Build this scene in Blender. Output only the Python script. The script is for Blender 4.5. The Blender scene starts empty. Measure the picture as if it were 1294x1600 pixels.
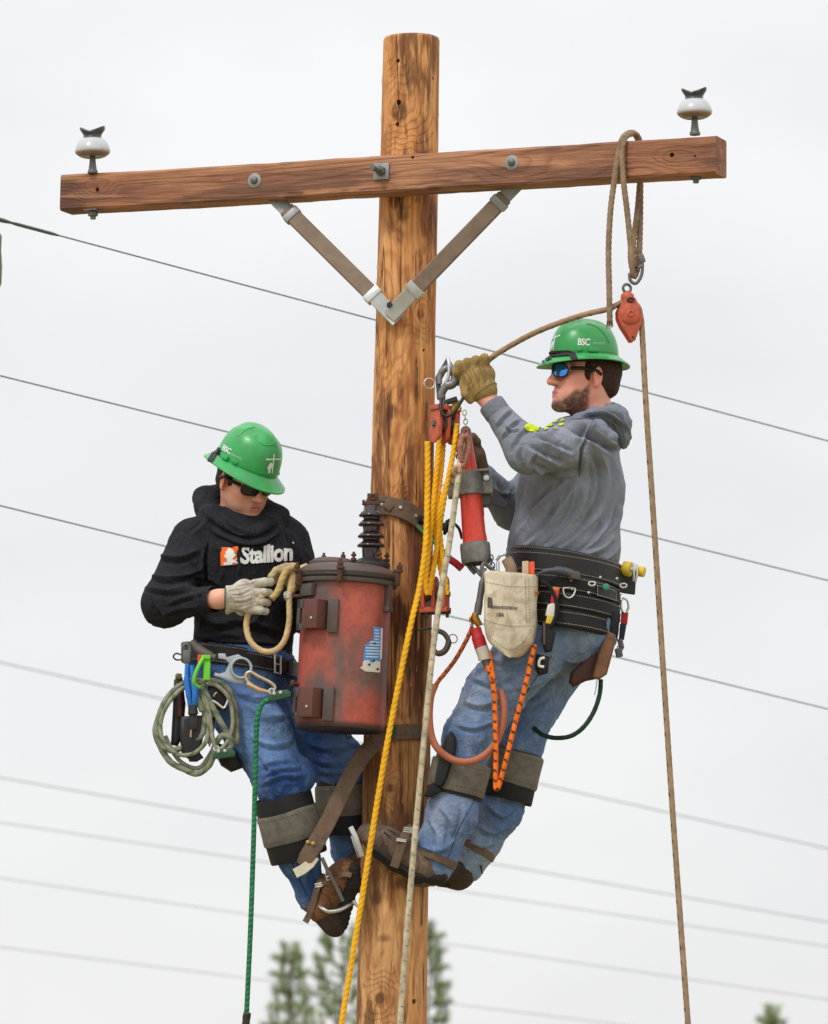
import bpy, bmesh, math, random
import numpy as np
from mathutils import Vector, Matrix
from mathutils.bvhtree import BVHTree
random.seed(7)
SC = bpy.context.scene
COL = SC.collection
R = math.radians

# ------------------------------------------------------------ camera
PITCH = R(7.0); CAM = np.array([0.0, -16.0, 1.6]); FPX = 8060.0
cam = bpy.data.cameras.new('camera'); camo = bpy.data.objects.new('camera', cam); COL.objects.link(camo)
camo.location = CAM; camo.rotation_euler = (math.pi/2 + PITCH, 0, 0)
cam.sensor_fit = 'VERTICAL'; cam.sensor_height = 24.0; cam.sensor_width = 24.0
cam.lens = 24.0 / (2*800.0/FPX)
cam.clip_start = 0.5; cam.clip_end = 4000
cam.dof.use_dof = True; cam.dof.focus_distance = 16.0; cam.dof.aperture_fstop = 4.5
SC.camera = camo

# ------------------------------------------------------------ sky and sun (overcast)
world = bpy.data.worlds.new('World'); SC.world = world; world.use_nodes = True
nt = world.node_tree; nt.nodes.clear()
def wn(t, **k):
    n = nt.nodes.new(t)
    for a, b in k.items(): setattr(n, a, b)
    return n
out = wn('ShaderNodeOutputWorld'); mixs = wn('ShaderNodeMixShader'); bsky = wn('ShaderNodeBackground'); bcl = wn('ShaderNodeBackground')
sky = wn('ShaderNodeTexSky', sky_type='NISHITA'); sky.sun_disc = False
SUN_EL, SUN_AZ = R(52), R(215)      # azimuth clockwise from +y
sky.sun_elevation = SUN_EL; sky.sun_rotation = SUN_AZ
bsky.inputs['Strength'].default_value = 0.1
tc = wn('ShaderNodeTexCoord'); sep = wn('ShaderNodeSeparateXYZ'); 
mp = wn('ShaderNodeMapping'); mp.inputs['Scale'].default_value = (1, 1, 2.2)
nz = wn('ShaderNodeTexNoise'); nz.inputs['Scale'].default_value = 6.5; nz.inputs['Detail'].default_value = 4; nz.inputs['Roughness'].default_value = .5
ad = wn('ShaderNodeMath', operation='MULTIPLY_ADD'); ad.inputs[1].default_value = 1.0; 
rmp = wn('ShaderNodeValToRGB')
rmp.color_ramp.elements[0].position = .30; rmp.color_ramp.elements[0].color = (.84, .84, .865, 1)
rmp.color_ramp.elements[1].position = .66; rmp.color_ramp.elements[1].color = (.955, .955, .958, 1)
L = nt.links.new
L(tc.outputs['Generated'], sep.inputs[0])
L(tc.outputs['Generated'], mp.inputs[0]); L(mp.outputs[0], nz.inputs['Vector'])
L(nz.outputs['Fac'], ad.inputs[0]); ad.inputs[2].default_value = 0
sb_ = wn('ShaderNodeMath', operation='SUBTRACT'); sb_.inputs[1].default_value = .0
L(ad.outputs[0], sb_.inputs[0]); L(sb_.outputs[0], rmp.inputs[0])
# overcast sky: brightest overhead, falling off towards the horizon
c2 = wn('ShaderNodeMath', operation='MULTIPLY_ADD'); c2.inputs[1].default_value = .55; c2.inputs[2].default_value = .28
cie = wn('ShaderNodeMath', operation='MULTIPLY_ADD'); cie.inputs[2].default_value = .925; zc = wn('ShaderNodeClamp')
L(sep.outputs['Z'], zc.inputs[0]); L(zc.outputs[0], c2.inputs[0]); L(zc.outputs[0], cie.inputs[0]); L(c2.outputs[0], cie.inputs[1])
L(rmp.outputs[0], bcl.inputs['Color']); L(cie.outputs[0], bcl.inputs['Strength'])
L(sky.outputs[0], bsky.inputs['Color'])
L(bsky.outputs[0], mixs.inputs[1]); L(bcl.outputs[0], mixs.inputs[2]); mixs.inputs[0].default_value = .96
L(mixs.outputs[0], out.inputs[0])
sl = bpy.data.lights.new('sun', 'SUN'); so = bpy.data.objects.new('sun', sl); COL.objects.link(so)
sl.energy = 1.5; sl.angle = R(13); sl.color = (1, .965, .91)
sd = Vector((math.sin(SUN_AZ)*math.cos(SUN_EL), math.cos(SUN_AZ)*math.cos(SUN_EL), math.sin(SUN_EL)))
so.rotation_euler = (-sd).to_track_quat('-Z', 'Y').to_euler(); so.location = sd*30
SC.view_settings.view_transform = 'Standard'; SC.view_settings.look = 'None'
SC.view_settings.gamma = 1; SC.view_settings.use_curve_mapping = False; SC.view_settings.exposure = 0.02

# ------------------------------------------------------------ frame helpers: photo pixel + distance behind the pole axis -> metres
cp, sp = math.cos(PITCH), math.sin(PITCH)
UPV = np.array([0, -sp, cp]); FWD = np.array([0, cp, sp]); RGT = np.array([1.0, 0, 0])
def W(px, py, d=0.0):
    r = FWD + RGT*((px-647.0)/FPX) + UPV*(-(py-800.0)/FPX)
    return CAM + r*((16.0+d)/r[1])
def WV(p): return W(*p)
def PX(V):
    q = np.asarray(V, float) - CAM
    z = q@FWD
    return np.stack([647+FPX*(q@RGT)/z, 800-FPX*(q@UPV)/z], -1)
def Cc(r, g, b):
    f = lambda v: (v/255/12.92) if v/255 <= .04045 else ((v/255+.055)/1.055)**2.4
    return np.array([f(r), f(g), f(b)])
def nrm(v):
    v = np.asarray(v, float); return v/max(1e-12, np.linalg.norm(v))

# ------------------------------------------------------------ objects
def tag(o, label=None, cat=None, group=None, kind=None):
    if label: o['label'] = label
    if cat: o['category'] = cat
    if group: o['group'] = group
    if kind: o['kind'] = kind
    return o
def thing(name, loc, label, cat, group=None):
    o = bpy.data.objects.new(name, None); COL.objects.link(o); o.location = [float(c) for c in loc]
    o.empty_display_size = .1
    return tag(o, label, cat, group)
def origin(o):
    p = np.zeros(3)
    while o is not None:
        p = p + np.array(o.location); o = o.parent
    return p
def mk(name, V, F, mat, parent=None, loc=None, smooth=True, col=None, autosmooth=None):
    """world-space vertices -> one mesh object (child coordinates are relative to the parent)"""
    V = np.asarray(V, np.float64)
    base = origin(parent) if parent is not None else (np.zeros(3) if loc is None else np.asarray(loc, float))
    me = bpy.data.meshes.new(name)
    Vl = V - base
    if isinstance(F, np.ndarray) and F.ndim == 2:
        n, k = F.shape
        me.vertices.add(len(Vl)); me.vertices.foreach_set('co', Vl.astype(np.float32).ravel())
        me.loops.add(n*k); me.loops.foreach_set('vertex_index', F.astype(np.int32).ravel())
        me.polygons.add(n); me.polygons.foreach_set('loop_start', np.arange(0, n*k, k, dtype=np.int32))
        me.update(calc_edges=True)
    else:
        me.from_pydata([tuple(v) for v in Vl], [], [tuple(int(i) for i in f) for f in F])
    me.validate()
    if smooth:
        me.polygons.foreach_set('use_smooth', np.ones(len(me.polygons), bool))
        if autosmooth: me.set_sharp_from_angle(angle=R(autosmooth))
    if col is not None:
        c = np.asarray(col, np.float32)
        if c.ndim == 1: c = np.tile(c, (len(V), 1))
        a = me.color_attributes.new('Col', 'FLOAT_COLOR', 'POINT')
        a.data.foreach_set('color', np.concatenate([c[:, :3], np.ones((len(c), 1), np.float32)], 1).ravel())
    if mat is not None: me.materials.append(mat)
    o = bpy.data.objects.new(name, me); COL.objects.link(o)
    if parent is not None: o.parent = parent
    else: o.location = [float(c) for c in base]
    return o
class MB:
    """collects shapes, links them as one mesh"""
    def __init__(s): s.V = []; s.F = []; s.C = []; s.n = 0
    def add(s, V, F, col=None):
        V = np.asarray(V, float)
        s.V.append(V); s.F += [tuple(int(i)+s.n for i in f) for f in F]; s.n += len(V)
        c = np.array([.5, .5, .5]) if col is None else np.asarray(col, float)
        s.C.append(np.tile(c, (len(V), 1)) if c.ndim == 1 else c)
        return s
    def build(s, name, mat, parent=None, loc=None, smooth=True, autosmooth=40, label=None):
        o = mk(name, np.concatenate(s.V), s.F, mat, parent, loc, smooth, np.concatenate(s.C), autosmooth)
        if label: o['label'] = label
        return o

# ------------------------------------------------------------ shape makers (world space, return V, F)
def frame_from(z, hint=(0, 0, 1)):
    z = nrm(z); h = np.asarray(hint, float)
    if abs(z@nrm(h)) > .98: h = np.array([1.0, 0, 0])
    x = nrm(np.cross(h, z)); y = np.cross(z, x)
    return x, y, z
def tube(P, r, n=12, cap=True, twist=0, lobes=0, amp=0, flat=None):
    """round tube along a polyline; r scalar or list; lobes/twist = laid rope"""
    P = np.asarray(P, float); m = len(P)
    r = np.full(m, r, float) if np.isscalar(r) else np.asarray(r, float)
    T = np.gradient(P, axis=0); T /= np.maximum(1e-12, np.linalg.norm(T, axis=1))[:, None]
    x, y, _ = frame_from(T[0]); X = [x]
    for i in range(1, m):
        v = X[-1] - T[i]*(X[-1]@T[i]); X.append(nrm(v))
    X = np.array(X); Y = np.cross(T, X)
    s = np.concatenate([[0], np.cumsum(np.linalg.norm(np.diff(P, axis=0), axis=1))])
    th = np.linspace(0, 2*np.pi, n, endpoint=False)
    rr = r[:, None]*(1 + (amp*np.cos(lobes*th[None, :] - twist*s[:, None]) if lobes else 0*th[None, :]))
    V = P[:, None, :] + rr[..., None]*(np.cos(th)[None, :, None]*X[:, None, :] + np.sin(th)[None, :, None]*Y[:, None, :])
    V = V.reshape(-1, 3); F = []
    for i in range(m-1):
        for j in range(n):
            k = (j+1) % n; F.append((i*n+j, i*n+k, (i+1)*n+k, (i+1)*n+j))
    if cap:
        F.append(tuple(range(n-1, -1, -1))); F.append(tuple(range((m-1)*n, m*n)))
    return V, F
def spline(P, n=10, closed=False):
    P = np.asarray(P, float); out = []
    m = len(P)
    for i in range(m if closed else m-1):
        if closed: p0, p1, p2, p3 = P[(i-1) % m], P[i], P[(i+1) % m], P[(i+2) % m]
        else: p0, p1, p2, p3 = P[max(i-1, 0)], P[i], P[i+1], P[min(i+2, m-1)]
        for t in np.linspace(0, 1, n, endpoint=False):
            out.append(.5*((2*p1)+(p2-p0)*t+(2*p0-5*p1+4*p2-p3)*t*t+(3*p1-p0-3*p2+p3)*t**3))
    if not closed: out.append(P[-1])
    return np.array(out)
def resample(P, step):
    P = np.asarray(P, float); s = np.concatenate([[0], np.cumsum(np.linalg.norm(np.diff(P, axis=0), axis=1))])
    t = np.linspace(0, s[-1], max(2, int(s[-1]/step)+1))
    return np.stack([np.interp(t, s, P[:, k]) for k in range(3)], 1)
def wsp(pts, n=10): return spline([W(*p) for p in pts], n)
def box(c, half, X=(1, 0, 0), Y=(0, 1, 0), Z=(0, 0, 1), bev=.0):
    """box with chamfered edges"""
    hx, hy, hz = half; b = min(bev, hx*.9, hy*.9, hz*.9)
    bm = bmesh.new(); bmesh.ops.create_cube(bm, size=2)
    for v in bm.verts: v.co = Vector((v.co.x*hx, v.co.y*hy, v.co.z*hz))
    if b > 0: bmesh.ops.bevel(bm, geom=bm.edges[:], offset=b, segments=2, profile=.6, affect='EDGES')
    bm.verts.ensure_lookup_table()
    V = np.array([v.co[:] for v in bm.verts]); F = [[v.index for v in f.verts] for f in bm.faces]; bm.free()
    M = np.stack([nrm(X), nrm(Y), nrm(Z)], 0)
    return V@M + np.asarray(c, float), F
def lathe(profile, c, axis=(0, 0, 1), n=32, sx=1, sy=1, hint=(0, 1, 0), cap=True):
    """profile [(r, h)] about an axis through c"""
    x, y, z = frame_from(axis, hint); m = len(profile)
    th = np.linspace(0, 2*np.pi, n, endpoint=False); V = []
    for r, h in profile:
        V.append(np.asarray(c)+h*z + r*(sx*np.cos(th)[:, None]*x + sy*np.sin(th)[:, None]*y))
    V = np.concatenate(V); F = []
    for i in range(m-1):
        for j in range(n):
            k = (j+1) % n; F.append((i*n+j, i*n+k, (i+1)*n+k, (i+1)*n+j))
    if cap:
        F.append(tuple(range(n-1, -1, -1))); F.append(tuple(range((m-1)*n, m*n)))
    return V, F
def rod(a, b, r, n=14, r2=None): return tube([a, b], [r, r if r2 is None else r2], n)
def hexnut(c, axis, r, h): return lathe([(r*.9, -h/2), (r, -h/2+h*.15), (r, h/2-h*.15), (r*.9, h/2)], c, axis, 6)
def torus(c, axis, Rr, r, n=28, m=8, sx=1, sy=1, hint=(0, 0, 1)):
    x, y, z = frame_from(axis, hint)
    P = [np.asarray(c)+Rr*(sx*math.cos(t)*x+sy*math.sin(t)*y) for t in np.linspace(0, 2*math.pi, n+1)]
    return tube(P, r, m, cap=False)
def ribbon(P, N, w, t, q=None):
    """strap: centre line P, face normals N (or one), width w (scalar/list), thickness t"""
    P = np.asarray(P, float); m = len(P)
    N = np.tile(nrm(N), (m, 1)) if np.ndim(N) == 1 else np.array([nrm(a) for a in N])
    T = np.gradient(P, axis=0); T /= np.maximum(1e-12, np.linalg.norm(T, axis=1))[:, None]
    B = np.cross(T, N); B /= np.maximum(1e-12, np.linalg.norm(B, axis=1))[:, None]; N = np.cross(B, T)
    w = np.full(m, w, float) if np.isscalar(w) else np.asarray(w, float)
    V = []; q = t*.3 if q is None else q
    for i in range(m):
        h = w[i]/2
        for a, b in ((-h, -t/2+q), (-h+q, -t/2), (h-q, -t/2), (h, -t/2+q), (h, t/2-q), (h-q, t/2), (-h+q, t/2), (-h, t/2-q)):
            V.append(P[i]+B[i]*a+N[i]*b)
    F = []
    for i in range(m-1):
        for j in range(8):
            k = (j+1) % 8; F.append((i*8+j, i*8+k, (i+1)*8+k, (i+1)*8+j))
    F.append(tuple(range(7, -1, -1))); F.append(tuple(range((m-1)*8, m*8)))
    return np.array(V), F
def prism(poly, c, X, Y, depth, bev=0):
    """flat outline (2d metres) extruded along X x Y by depth, centred"""
    X = nrm(X); Y = nrm(Y); Z = np.cross(X, Y); n = len(poly)
    bm = bmesh.new()
    f = bm.faces.new([bm.verts.new((a, b, -depth/2)) for a, b in poly])
    r = bmesh.ops.extrude_face_region(bm, geom=[f])
    for v in r['geom']:
        if isinstance(v, bmesh.types.BMVert): v.co.z = depth/2
    bmesh.ops.recalc_face_normals(bm, faces=bm.faces[:])
    if bev: bmesh.ops.bevel(bm, geom=[e for e in bm.edges if abs(e.verts[0].co.z-e.verts[1].co.z) < 1e-9], offset=bev, segments=2, profile=.6, affect='EDGES')
    bm.verts.ensure_lookup_table()
    V = np.array([v.co[:] for v in bm.verts]); F = [[v.index for v in f.verts] for f in bm.faces]; bm.free()
    return np.asarray(c)+V[:, :1]*X+V[:, 1:2]*Y+V[:, 2:]*Z, F
def pxpoly(pts, d):
    """photo outline -> plane at depth d: returns centre, 2d polygon in metres (x right, z up)"""
    Q = np.array([W(x, y, d) for x, y in pts]); c = Q.mean(0)
    return c, [((q-c)[0], (q-c)[2]) for q in Q]

# ------------------------------------------------------------ noise
def vnoise(P, scale=1.0, seed=0):
    P = np.asarray(P, float)*scale + 101.37*(seed+1)
    i = np.floor(P).astype(np.int64); f = P-i; f = f*f*(3-2*f)
    def h(x, y, z):
        v = (x*374761393 + y*668265263 + z*2147483647 + seed*974634777) & 0xffffffff
        v = ((v ^ (v >> 13))*1274126177) & 0xffffffff
        return ((v ^ (v >> 16)) & 0xffff)/65535.0
    r = 0
    for a in (0, 1):
        for b in (0, 1):
            for c in (0, 1):
                w = (f[..., 0] if a else 1-f[..., 0])*(f[..., 1] if b else 1-f[..., 1])*(f[..., 2] if c else 1-f[..., 2])
                r = r + w*h(i[..., 0]+a, i[..., 1]+b, i[..., 2]+c)
    return r*2-1
def fbm(P, scale=1.0, seed=0, o=3):
    return sum(vnoise(P, scale*2**k, seed+k)*.5**k for k in range(o))
def sstep(a, b, x):
    t = np.clip((x-a)/(b-a), 0, 1); return t*t*(3-2*t)

# ------------------------------------------------------------ materials
class NB:
    def __init__(s, name):
        s.m = bpy.data.materials.new(name); s.m.use_nodes = True; s.t = s.m.node_tree; s.t.nodes.clear()
        s.out = s.n('ShaderNodeOutputMaterial'); s.b = s.n('ShaderNodeBsdfPrincipled'); s.l(s.b.outputs[0], s.out.inputs[0])
    def n(s, t, **k):
        n = s.t.nodes.new(t)
        for a, b in k.items(): setattr(n, a, b)
        return n
    def l(s, a, b): s.t.links.new(a, b)
    def setin(s, i, v):
        if hasattr(v, 'is_linked') or isinstance(v, bpy.types.NodeSocket): s.l(v, i)
        else: i.default_value = v
    def math(s, op, a, b=0.0, c=None, clamp=False):
        n = s.n('ShaderNodeMath', operation=op); n.use_clamp = clamp
        s.setin(n.inputs[0], a); s.setin(n.inputs[1], b)
        if c is not None: s.setin(n.inputs[2], c)
        return n.outputs[0]
    def mix(s, f, a, b, bt='MIX'):
        n = s.n('ShaderNodeMix', data_type='RGBA', blend_type=bt)
        s.setin(n.inputs[0], f)
        for i, v in ((6, a), (7, b)):
            if isinstance(v, bpy.types.NodeSocket): s.l(v, n.inputs[i])
            else: n.inputs[i].default_value = (*[float(q) for q in v][:3], 1)
        return n.outputs[2]
    def ramp(s, f, stops):
        n = s.n('ShaderNodeValToRGB'); s.l(f, n.inputs[0]); e = n.color_ramp.elements
        while len(e) < len(stops): e.new(.5)
        for q, (p, c) in zip(e, stops):
            q.position = p; q.color = (c, c, c, 1) if np.isscalar(c) else (*[float(v) for v in c], 1)
        return n.outputs[0]
    def coord(s, scale=(1, 1, 1), loc=(0, 0, 0)):
        if not hasattr(s, 'tc'): s.tc = s.n('ShaderNodeTexCoord')
        m = s.n('ShaderNodeMapping'); m.inputs['Scale'].default_value = scale; m.inputs['Location'].default_value = loc
        src = s.tc.outputs['Object']
        if getattr(s, 'axes', None) is not None:
            if not hasattr(s, 'fr'):
                cb = s.n('ShaderNodeCombineXYZ')
                for i, a in enumerate(s.axes):
                    d = s.n('ShaderNodeVectorMath', operation='DOT_PRODUCT'); s.l(src, d.inputs[0]); d.inputs[1].default_value = [float(q) for q in a]; s.l(d.outputs['Value'], cb.inputs[i])
                s.fr = cb.outputs[0]
            src = s.fr
        s.l(src, m.inputs[0]); return m.outputs[0]
    def noise(s, vec, scale, detail=3, rough=.5, dist=0):
        n = s.n('ShaderNodeTexNoise'); s.l(vec, n.inputs['Vector'])
        n.inputs['Scale'].default_value = scale; n.inputs['Detail'].default_value = detail
        n.inputs['Roughness'].default_value = rough; n.inputs['Distortion'].default_value = dist
        return n.outputs['Fac']
    def bump(s, h, strength=.3, dist=.002, normal=None):
        n = s.n('ShaderNodeBump'); n.inputs['Strength'].default_value = strength; n.inputs['Distance'].default_value = dist
        s.l(h, n.inputs['Height'])
        if normal is not None: s.l(normal, n.inputs['Normal'])
        return n.outputs[0]
    def fin(s, color=None, rough=None, metal=None, normal=None, spec=None, **k):
        if color is not None:
            if isinstance(color, bpy.types.NodeSocket): s.l(color, s.b.inputs['Base Color'])
            else: s.b.inputs['Base Color'].default_value = (*[float(q) for q in color][:3], 1)
        for nm, v in (('Roughness', rough), ('Metallic', metal), ('Specular IOR Level', spec)):
            if v is not None: s.setin(s.b.inputs[nm], v)
        if normal is not None: s.l(normal, s.b.inputs['Normal'])
        for a, v in k.items(): s.setin(s.b.inputs[a.replace('_', ' ')], v)
        return s.m
_mc = {}
def mat(name, color=None, rough=.7, metal=0, var=.25, vscale=60, bump=.25, bscale=400, bdist=.001, spec=.4, var2=.0, v2scale=14, dirt=None, dirt_amt=0, dirt_scale=25, coat=0, wrinkle=0, wscale=40):
    """plain surface with colour mottling, grime and fine relief; color None = the mesh's own Col attribute"""
    if name in _mc: return _mc[name]
    b = NB(name); co = b.coord()
    if color is None:
        a = b.n('ShaderNodeAttribute'); a.attribute_name = 'Col'; c = a.outputs['Color']
    else:
        r = b.n('ShaderNodeRGB'); r.outputs[0].default_value = (*[float(q) for q in color], 1); c = r.outputs[0]
    n1 = b.noise(co, vscale, 4, .6); n2 = b.noise(co, v2scale, 3, .55)
    f = b.math('ADD', b.math('MULTIPLY_ADD', n1, 2*var, 1-var), b.math('MULTIPLY_ADD', n2, 2*var2, -var2))
    hsv = b.n('ShaderNodeHueSaturation'); b.l(c, hsv.inputs['Color']); b.l(f, hsv.inputs['Value'])
    c = hsv.outputs[0]
    if dirt is not None:
        dn = b.noise(co, dirt_scale, 5, .65, .4)
        c = b.mix(b.math('MULTIPLY', b.ramp(dn, [(.45, 0), (.62, 1)]), dirt_amt), c, dirt)
    h = b.noise(co, bscale, 3, .6)
    rr = b.math('MULTIPLY_ADD', n1, .3, rough-.15, clamp=True)
    nb_ = b.bump(h, bump, bdist)
    if wrinkle:
        wn_ = b.noise(co, wscale, 3, .55, 1.2); ab = b.math('ABSOLUTE', b.math('SUBTRACT', wn_, .5)); nb_ = b.bump(b.ramp(ab, [(0, 0), (.10, .75), (.3, 1)]), wrinkle, .005, nb_)
    b.fin(c, rr, metal, nb_, spec)
    if coat: b.b.inputs['Coat Weight'].default_value = coat; b.b.inputs['Coat Roughness'].default_value = .25
    _mc[name] = b.m
    return b.m
# ============================================================ SETTING
gm = NB('ground_dirt'); co = gm.coord()
gn = gm.noise(co, .35, 6, .6); g2 = gm.noise(co, 9, 4, .6)
gc = gm.mix(gm.ramp(gn, [(.38, 0), (.6, 1)]), Cc(168, 150, 118), Cc(128, 126, 82))
gc = gm.mix(gm.math('MULTIPLY', g2, .5), gc, Cc(105, 92, 70))
gm.fin(gc, .95, 0, gm.bump(g2, .6, .03), .2)
n = 40; gx = np.linspace(-1, 1, n+1); gx = np.sign(gx)*np.abs(gx)**2.4*1600
GX, GY = np.meshgrid(gx, gx, indexing='ij'); rad = np.hypot(GX, GY)
GZ = .35*vnoise(np.stack([GX, GY, 0*GX], -1), 1/70, 3)*sstep(15, 120, rad)
idx = np.arange((n+1)**2).reshape(n+1, n+1)
F = np.stack([idx[:-1, :-1], idx[1:, :-1], idx[1:, 1:], idx[:-1, 1:]], -1).reshape(-1, 4)
tag(mk('ground', np.stack([GX, GY, GZ], -1).reshape(-1, 3), F, gm.m), kind='structure')

# ---- wood
def wood(name, light, mid, dark, stain, axis='z', knots=(), rings=15, patch=(.50, .60), stain_amt=.6, lowdark=None, seed=0, spots=(), axes=None):
    b = NB(name); b.axes = axes
    st = {'z': (1, 1, .16), 'x': (.10, 1, 1)}[axis]
    co = b.coord(st, (seed*3.1, seed*1.7, seed*.9)); raw = b.coord()
    h = b.noise(co, 7.0, 2, .45, .15)
    for (p, w, a, el) in knots:
        v = b.n('ShaderNodeVectorMath', operation='SUBTRACT'); b.l(raw, v.inputs[0]); v.inputs[1].default_value = [float(q) for q in p]
        m = b.n('ShaderNodeVectorMath', operation='MULTIPLY'); b.l(v.outputs[0], m.inputs[0]); m.inputs[1].default_value = (1, 1, el) if axis == 'z' else (el, 1, 1)
        ln = b.n('ShaderNodeVectorMath', operation='LENGTH'); b.l(m.outputs[0], ln.inputs[0])
        g = b.n('ShaderNodeMapRange'); g.interpolation_type = 'SMOOTHSTEP'; b.l(ln.outputs['Value'], g.inputs[0])
        g.inputs[1].default_value = w; g.inputs[2].default_value = 0; g.inputs[3].default_value = 0; g.inputs[4].default_value = a
        h = b.math('ADD', h, g.outputs[0])
    wob = b.noise(b.coord({'z': (1, 1, .5), 'x': (.5, 1, 1)}[axis]), 34, 3, .6)
    hh = b.math('MULTIPLY_ADD', wob, .010, h)
    fr = b.math('FRACT', b.math('MULTIPLY', hh, rings))
    line = b.ramp(fr, [(0, 1), (.10, .75), (.34, .05), (.8, 0), (1, .9)])
    fib = b.noise(b.coord({'z': (1, 1, .05), 'x': (.05, 1, 1)}[axis]), 120, 4, .65)
    pn = b.noise(b.coord({'z': (1, 1, .17), 'x': (.07, 1, 1)}[axis], (4.2+seed, 1, 2)), 22, 5, .66, .5)
    pn2 = b.noise(b.coord({'z': (1, 1, .22), 'x': (.10, 1, 1)}[axis], (9.2, 7+seed, 2)), 8, 5, .66, .5)
    c = b.mix(b.ramp(b.noise(co, 4, 3, .5), [(.35, 0), (.65, 1)]), light, mid)
    c = b.mix(b.math('MULTIPLY', b.ramp(pn, [(patch[0], 0), (patch[1], 1)]), .58), c, dark)
    c = b.mix(b.math('MULTIPLY', line, .42), c, dark)
    c = b.mix(b.math('MULTIPLY', b.ramp(pn2, [(.54, 0), (.60, 1)]), stain_amt), c, stain)
    for (p, w, a, el) in knots:
        v = b.n('ShaderNodeVectorMath', operation='SUBTRACT'); b.l(raw, v.inputs[0]); v.inputs[1].default_value = [float(q) for q in p]
        m = b.n('ShaderNodeVectorMath', operation='MULTIPLY'); b.l(v.outputs[0], m.inputs[0]); m.inputs[1].default_value = (1, 1, .7) if axis == 'z' else (.7, 1, 1)
        ln = b.n('ShaderNodeVectorMath', operation='LENGTH'); b.l(m.outputs[0], ln.inputs[0])
        rr = b.math('MULTIPLY_ADD', wob, .012, ln.outputs['Value'])
        k = b.ramp(b.math('MULTIPLY', rr, 10/w/1.0), [(0, .75), (.10*10*.16, .95), (.32, .0)]) if False else None
        g = b.n('ShaderNodeMapRange'); g.interpolation_type = 'SMOOTHSTEP'; b.l(rr, g.inputs[0])
        g.inputs[1].default_value = w*.30; g.inputs[2].default_value = w*.16; g.inputs[3].default_value = 0; g.inputs[4].default_value = .85
        c = b.mix(g.outputs[0], c, stain)
    for (p, w, el, amt) in spots:
        v = b.n('ShaderNodeVectorMath', operation='SUBTRACT'); b.l(raw, v.inputs[0]); v.inputs[1].default_value = [float(q) for q in p]
        m = b.n('ShaderNodeVectorMath', operation='MULTIPLY'); b.l(v.outputs[0], m.inputs[0]); m.inputs[1].default_value = (1, 1, el)
        ln = b.n('ShaderNodeVectorMath', operation='LENGTH'); b.l(m.outputs[0], ln.inputs[0])
        g = b.n('ShaderNodeMapRange'); b.l(b.math('MULTIPLY_ADD', pn, -w*2.2, b.math('ADD', ln.outputs['Value'], w*1.1)), g.inputs[0]); g.inputs[1].default_value = w*1.1; g.inputs[2].default_value = w*.55; g.inputs[3].default_value = 0; g.inputs[4].default_value = amt
        c = b.mix(g.outputs[0], c, stain)
    spl = b.noise(b.coord({'z': (1, 1, .09), 'x': (.04, 1, 1)}[axis], (1.3, 4, seed)), 48, 3, .6)
    c = b.mix(b.math('MULTIPLY', b.ramp(spl, [(.60, 0), (.66, 1)]), .6), c, light)
    c = b.mix(b.math('MULTIPLY', b.ramp(spl, [(.34, 1), (.38, 0)]), .6), c, stain)
    ck = b.noise(b.coord({'z': (1, 1, .022), 'x': (.022, 1, 1)}[axis], (2.7, 5, seed)), 16, 3, .45)
    ckm = b.ramp(ck, [(.488, 0), (.499, 1), (.503, 1), (.514, 0)])
    c = b.mix(b.math('MULTIPLY', ckm, b.math('MULTIPLY', b.ramp(b.noise(b.coord((1, 1, 1), (8, 1, 1)), 7, 2, .5), [(.48, 0), (.56, 1)]), .85)), c, [q*.35 for q in stain])
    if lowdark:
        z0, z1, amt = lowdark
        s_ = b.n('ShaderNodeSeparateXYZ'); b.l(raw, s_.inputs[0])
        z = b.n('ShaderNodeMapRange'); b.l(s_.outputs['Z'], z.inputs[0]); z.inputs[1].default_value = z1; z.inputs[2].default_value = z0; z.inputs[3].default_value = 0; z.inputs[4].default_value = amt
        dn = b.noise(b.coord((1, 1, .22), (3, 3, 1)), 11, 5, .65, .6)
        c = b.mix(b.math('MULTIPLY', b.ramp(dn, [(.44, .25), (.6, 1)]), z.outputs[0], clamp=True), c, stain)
    hsv = b.n('ShaderNodeHueSaturation'); b.l(c, hsv.inputs['Color']); b.l(b.math('MULTIPLY_ADD', fib, 1.1, .47), hsv.inputs['Value'])
    bb = b.bump(fib, .45, .005); bb = b.bump(line, .4, .003, bb); bb = b.bump(pn, .5, .007, bb); bb = b.bump(spl, .4, .006, bb)
    b.fin(hsv.outputs[0], b.math('MULTIPLY_ADD', fib, .3, .55), 0, bb, .3)
    return b.m

STEEL = mat('galvanised_steel', Cc(150, 152, 152), .5, .55, .3, 35, .2, 300, .0008, .5, .1)
DSTEEL = mat('weathered_steel', Cc(112, 112, 108), .55, .6, .35, 60, .3, 200, .001, .5, .1)
DARKMETAL = mat('dark_metal', Cc(52, 50, 48), .5, .4, .35, 60, .3, 300, .001, .5, .1)
RUST = mat('rusty_iron', Cc(92, 66, 50), .75, .3, .4, 70, .4, 250, .001, .4, .1)

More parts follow.
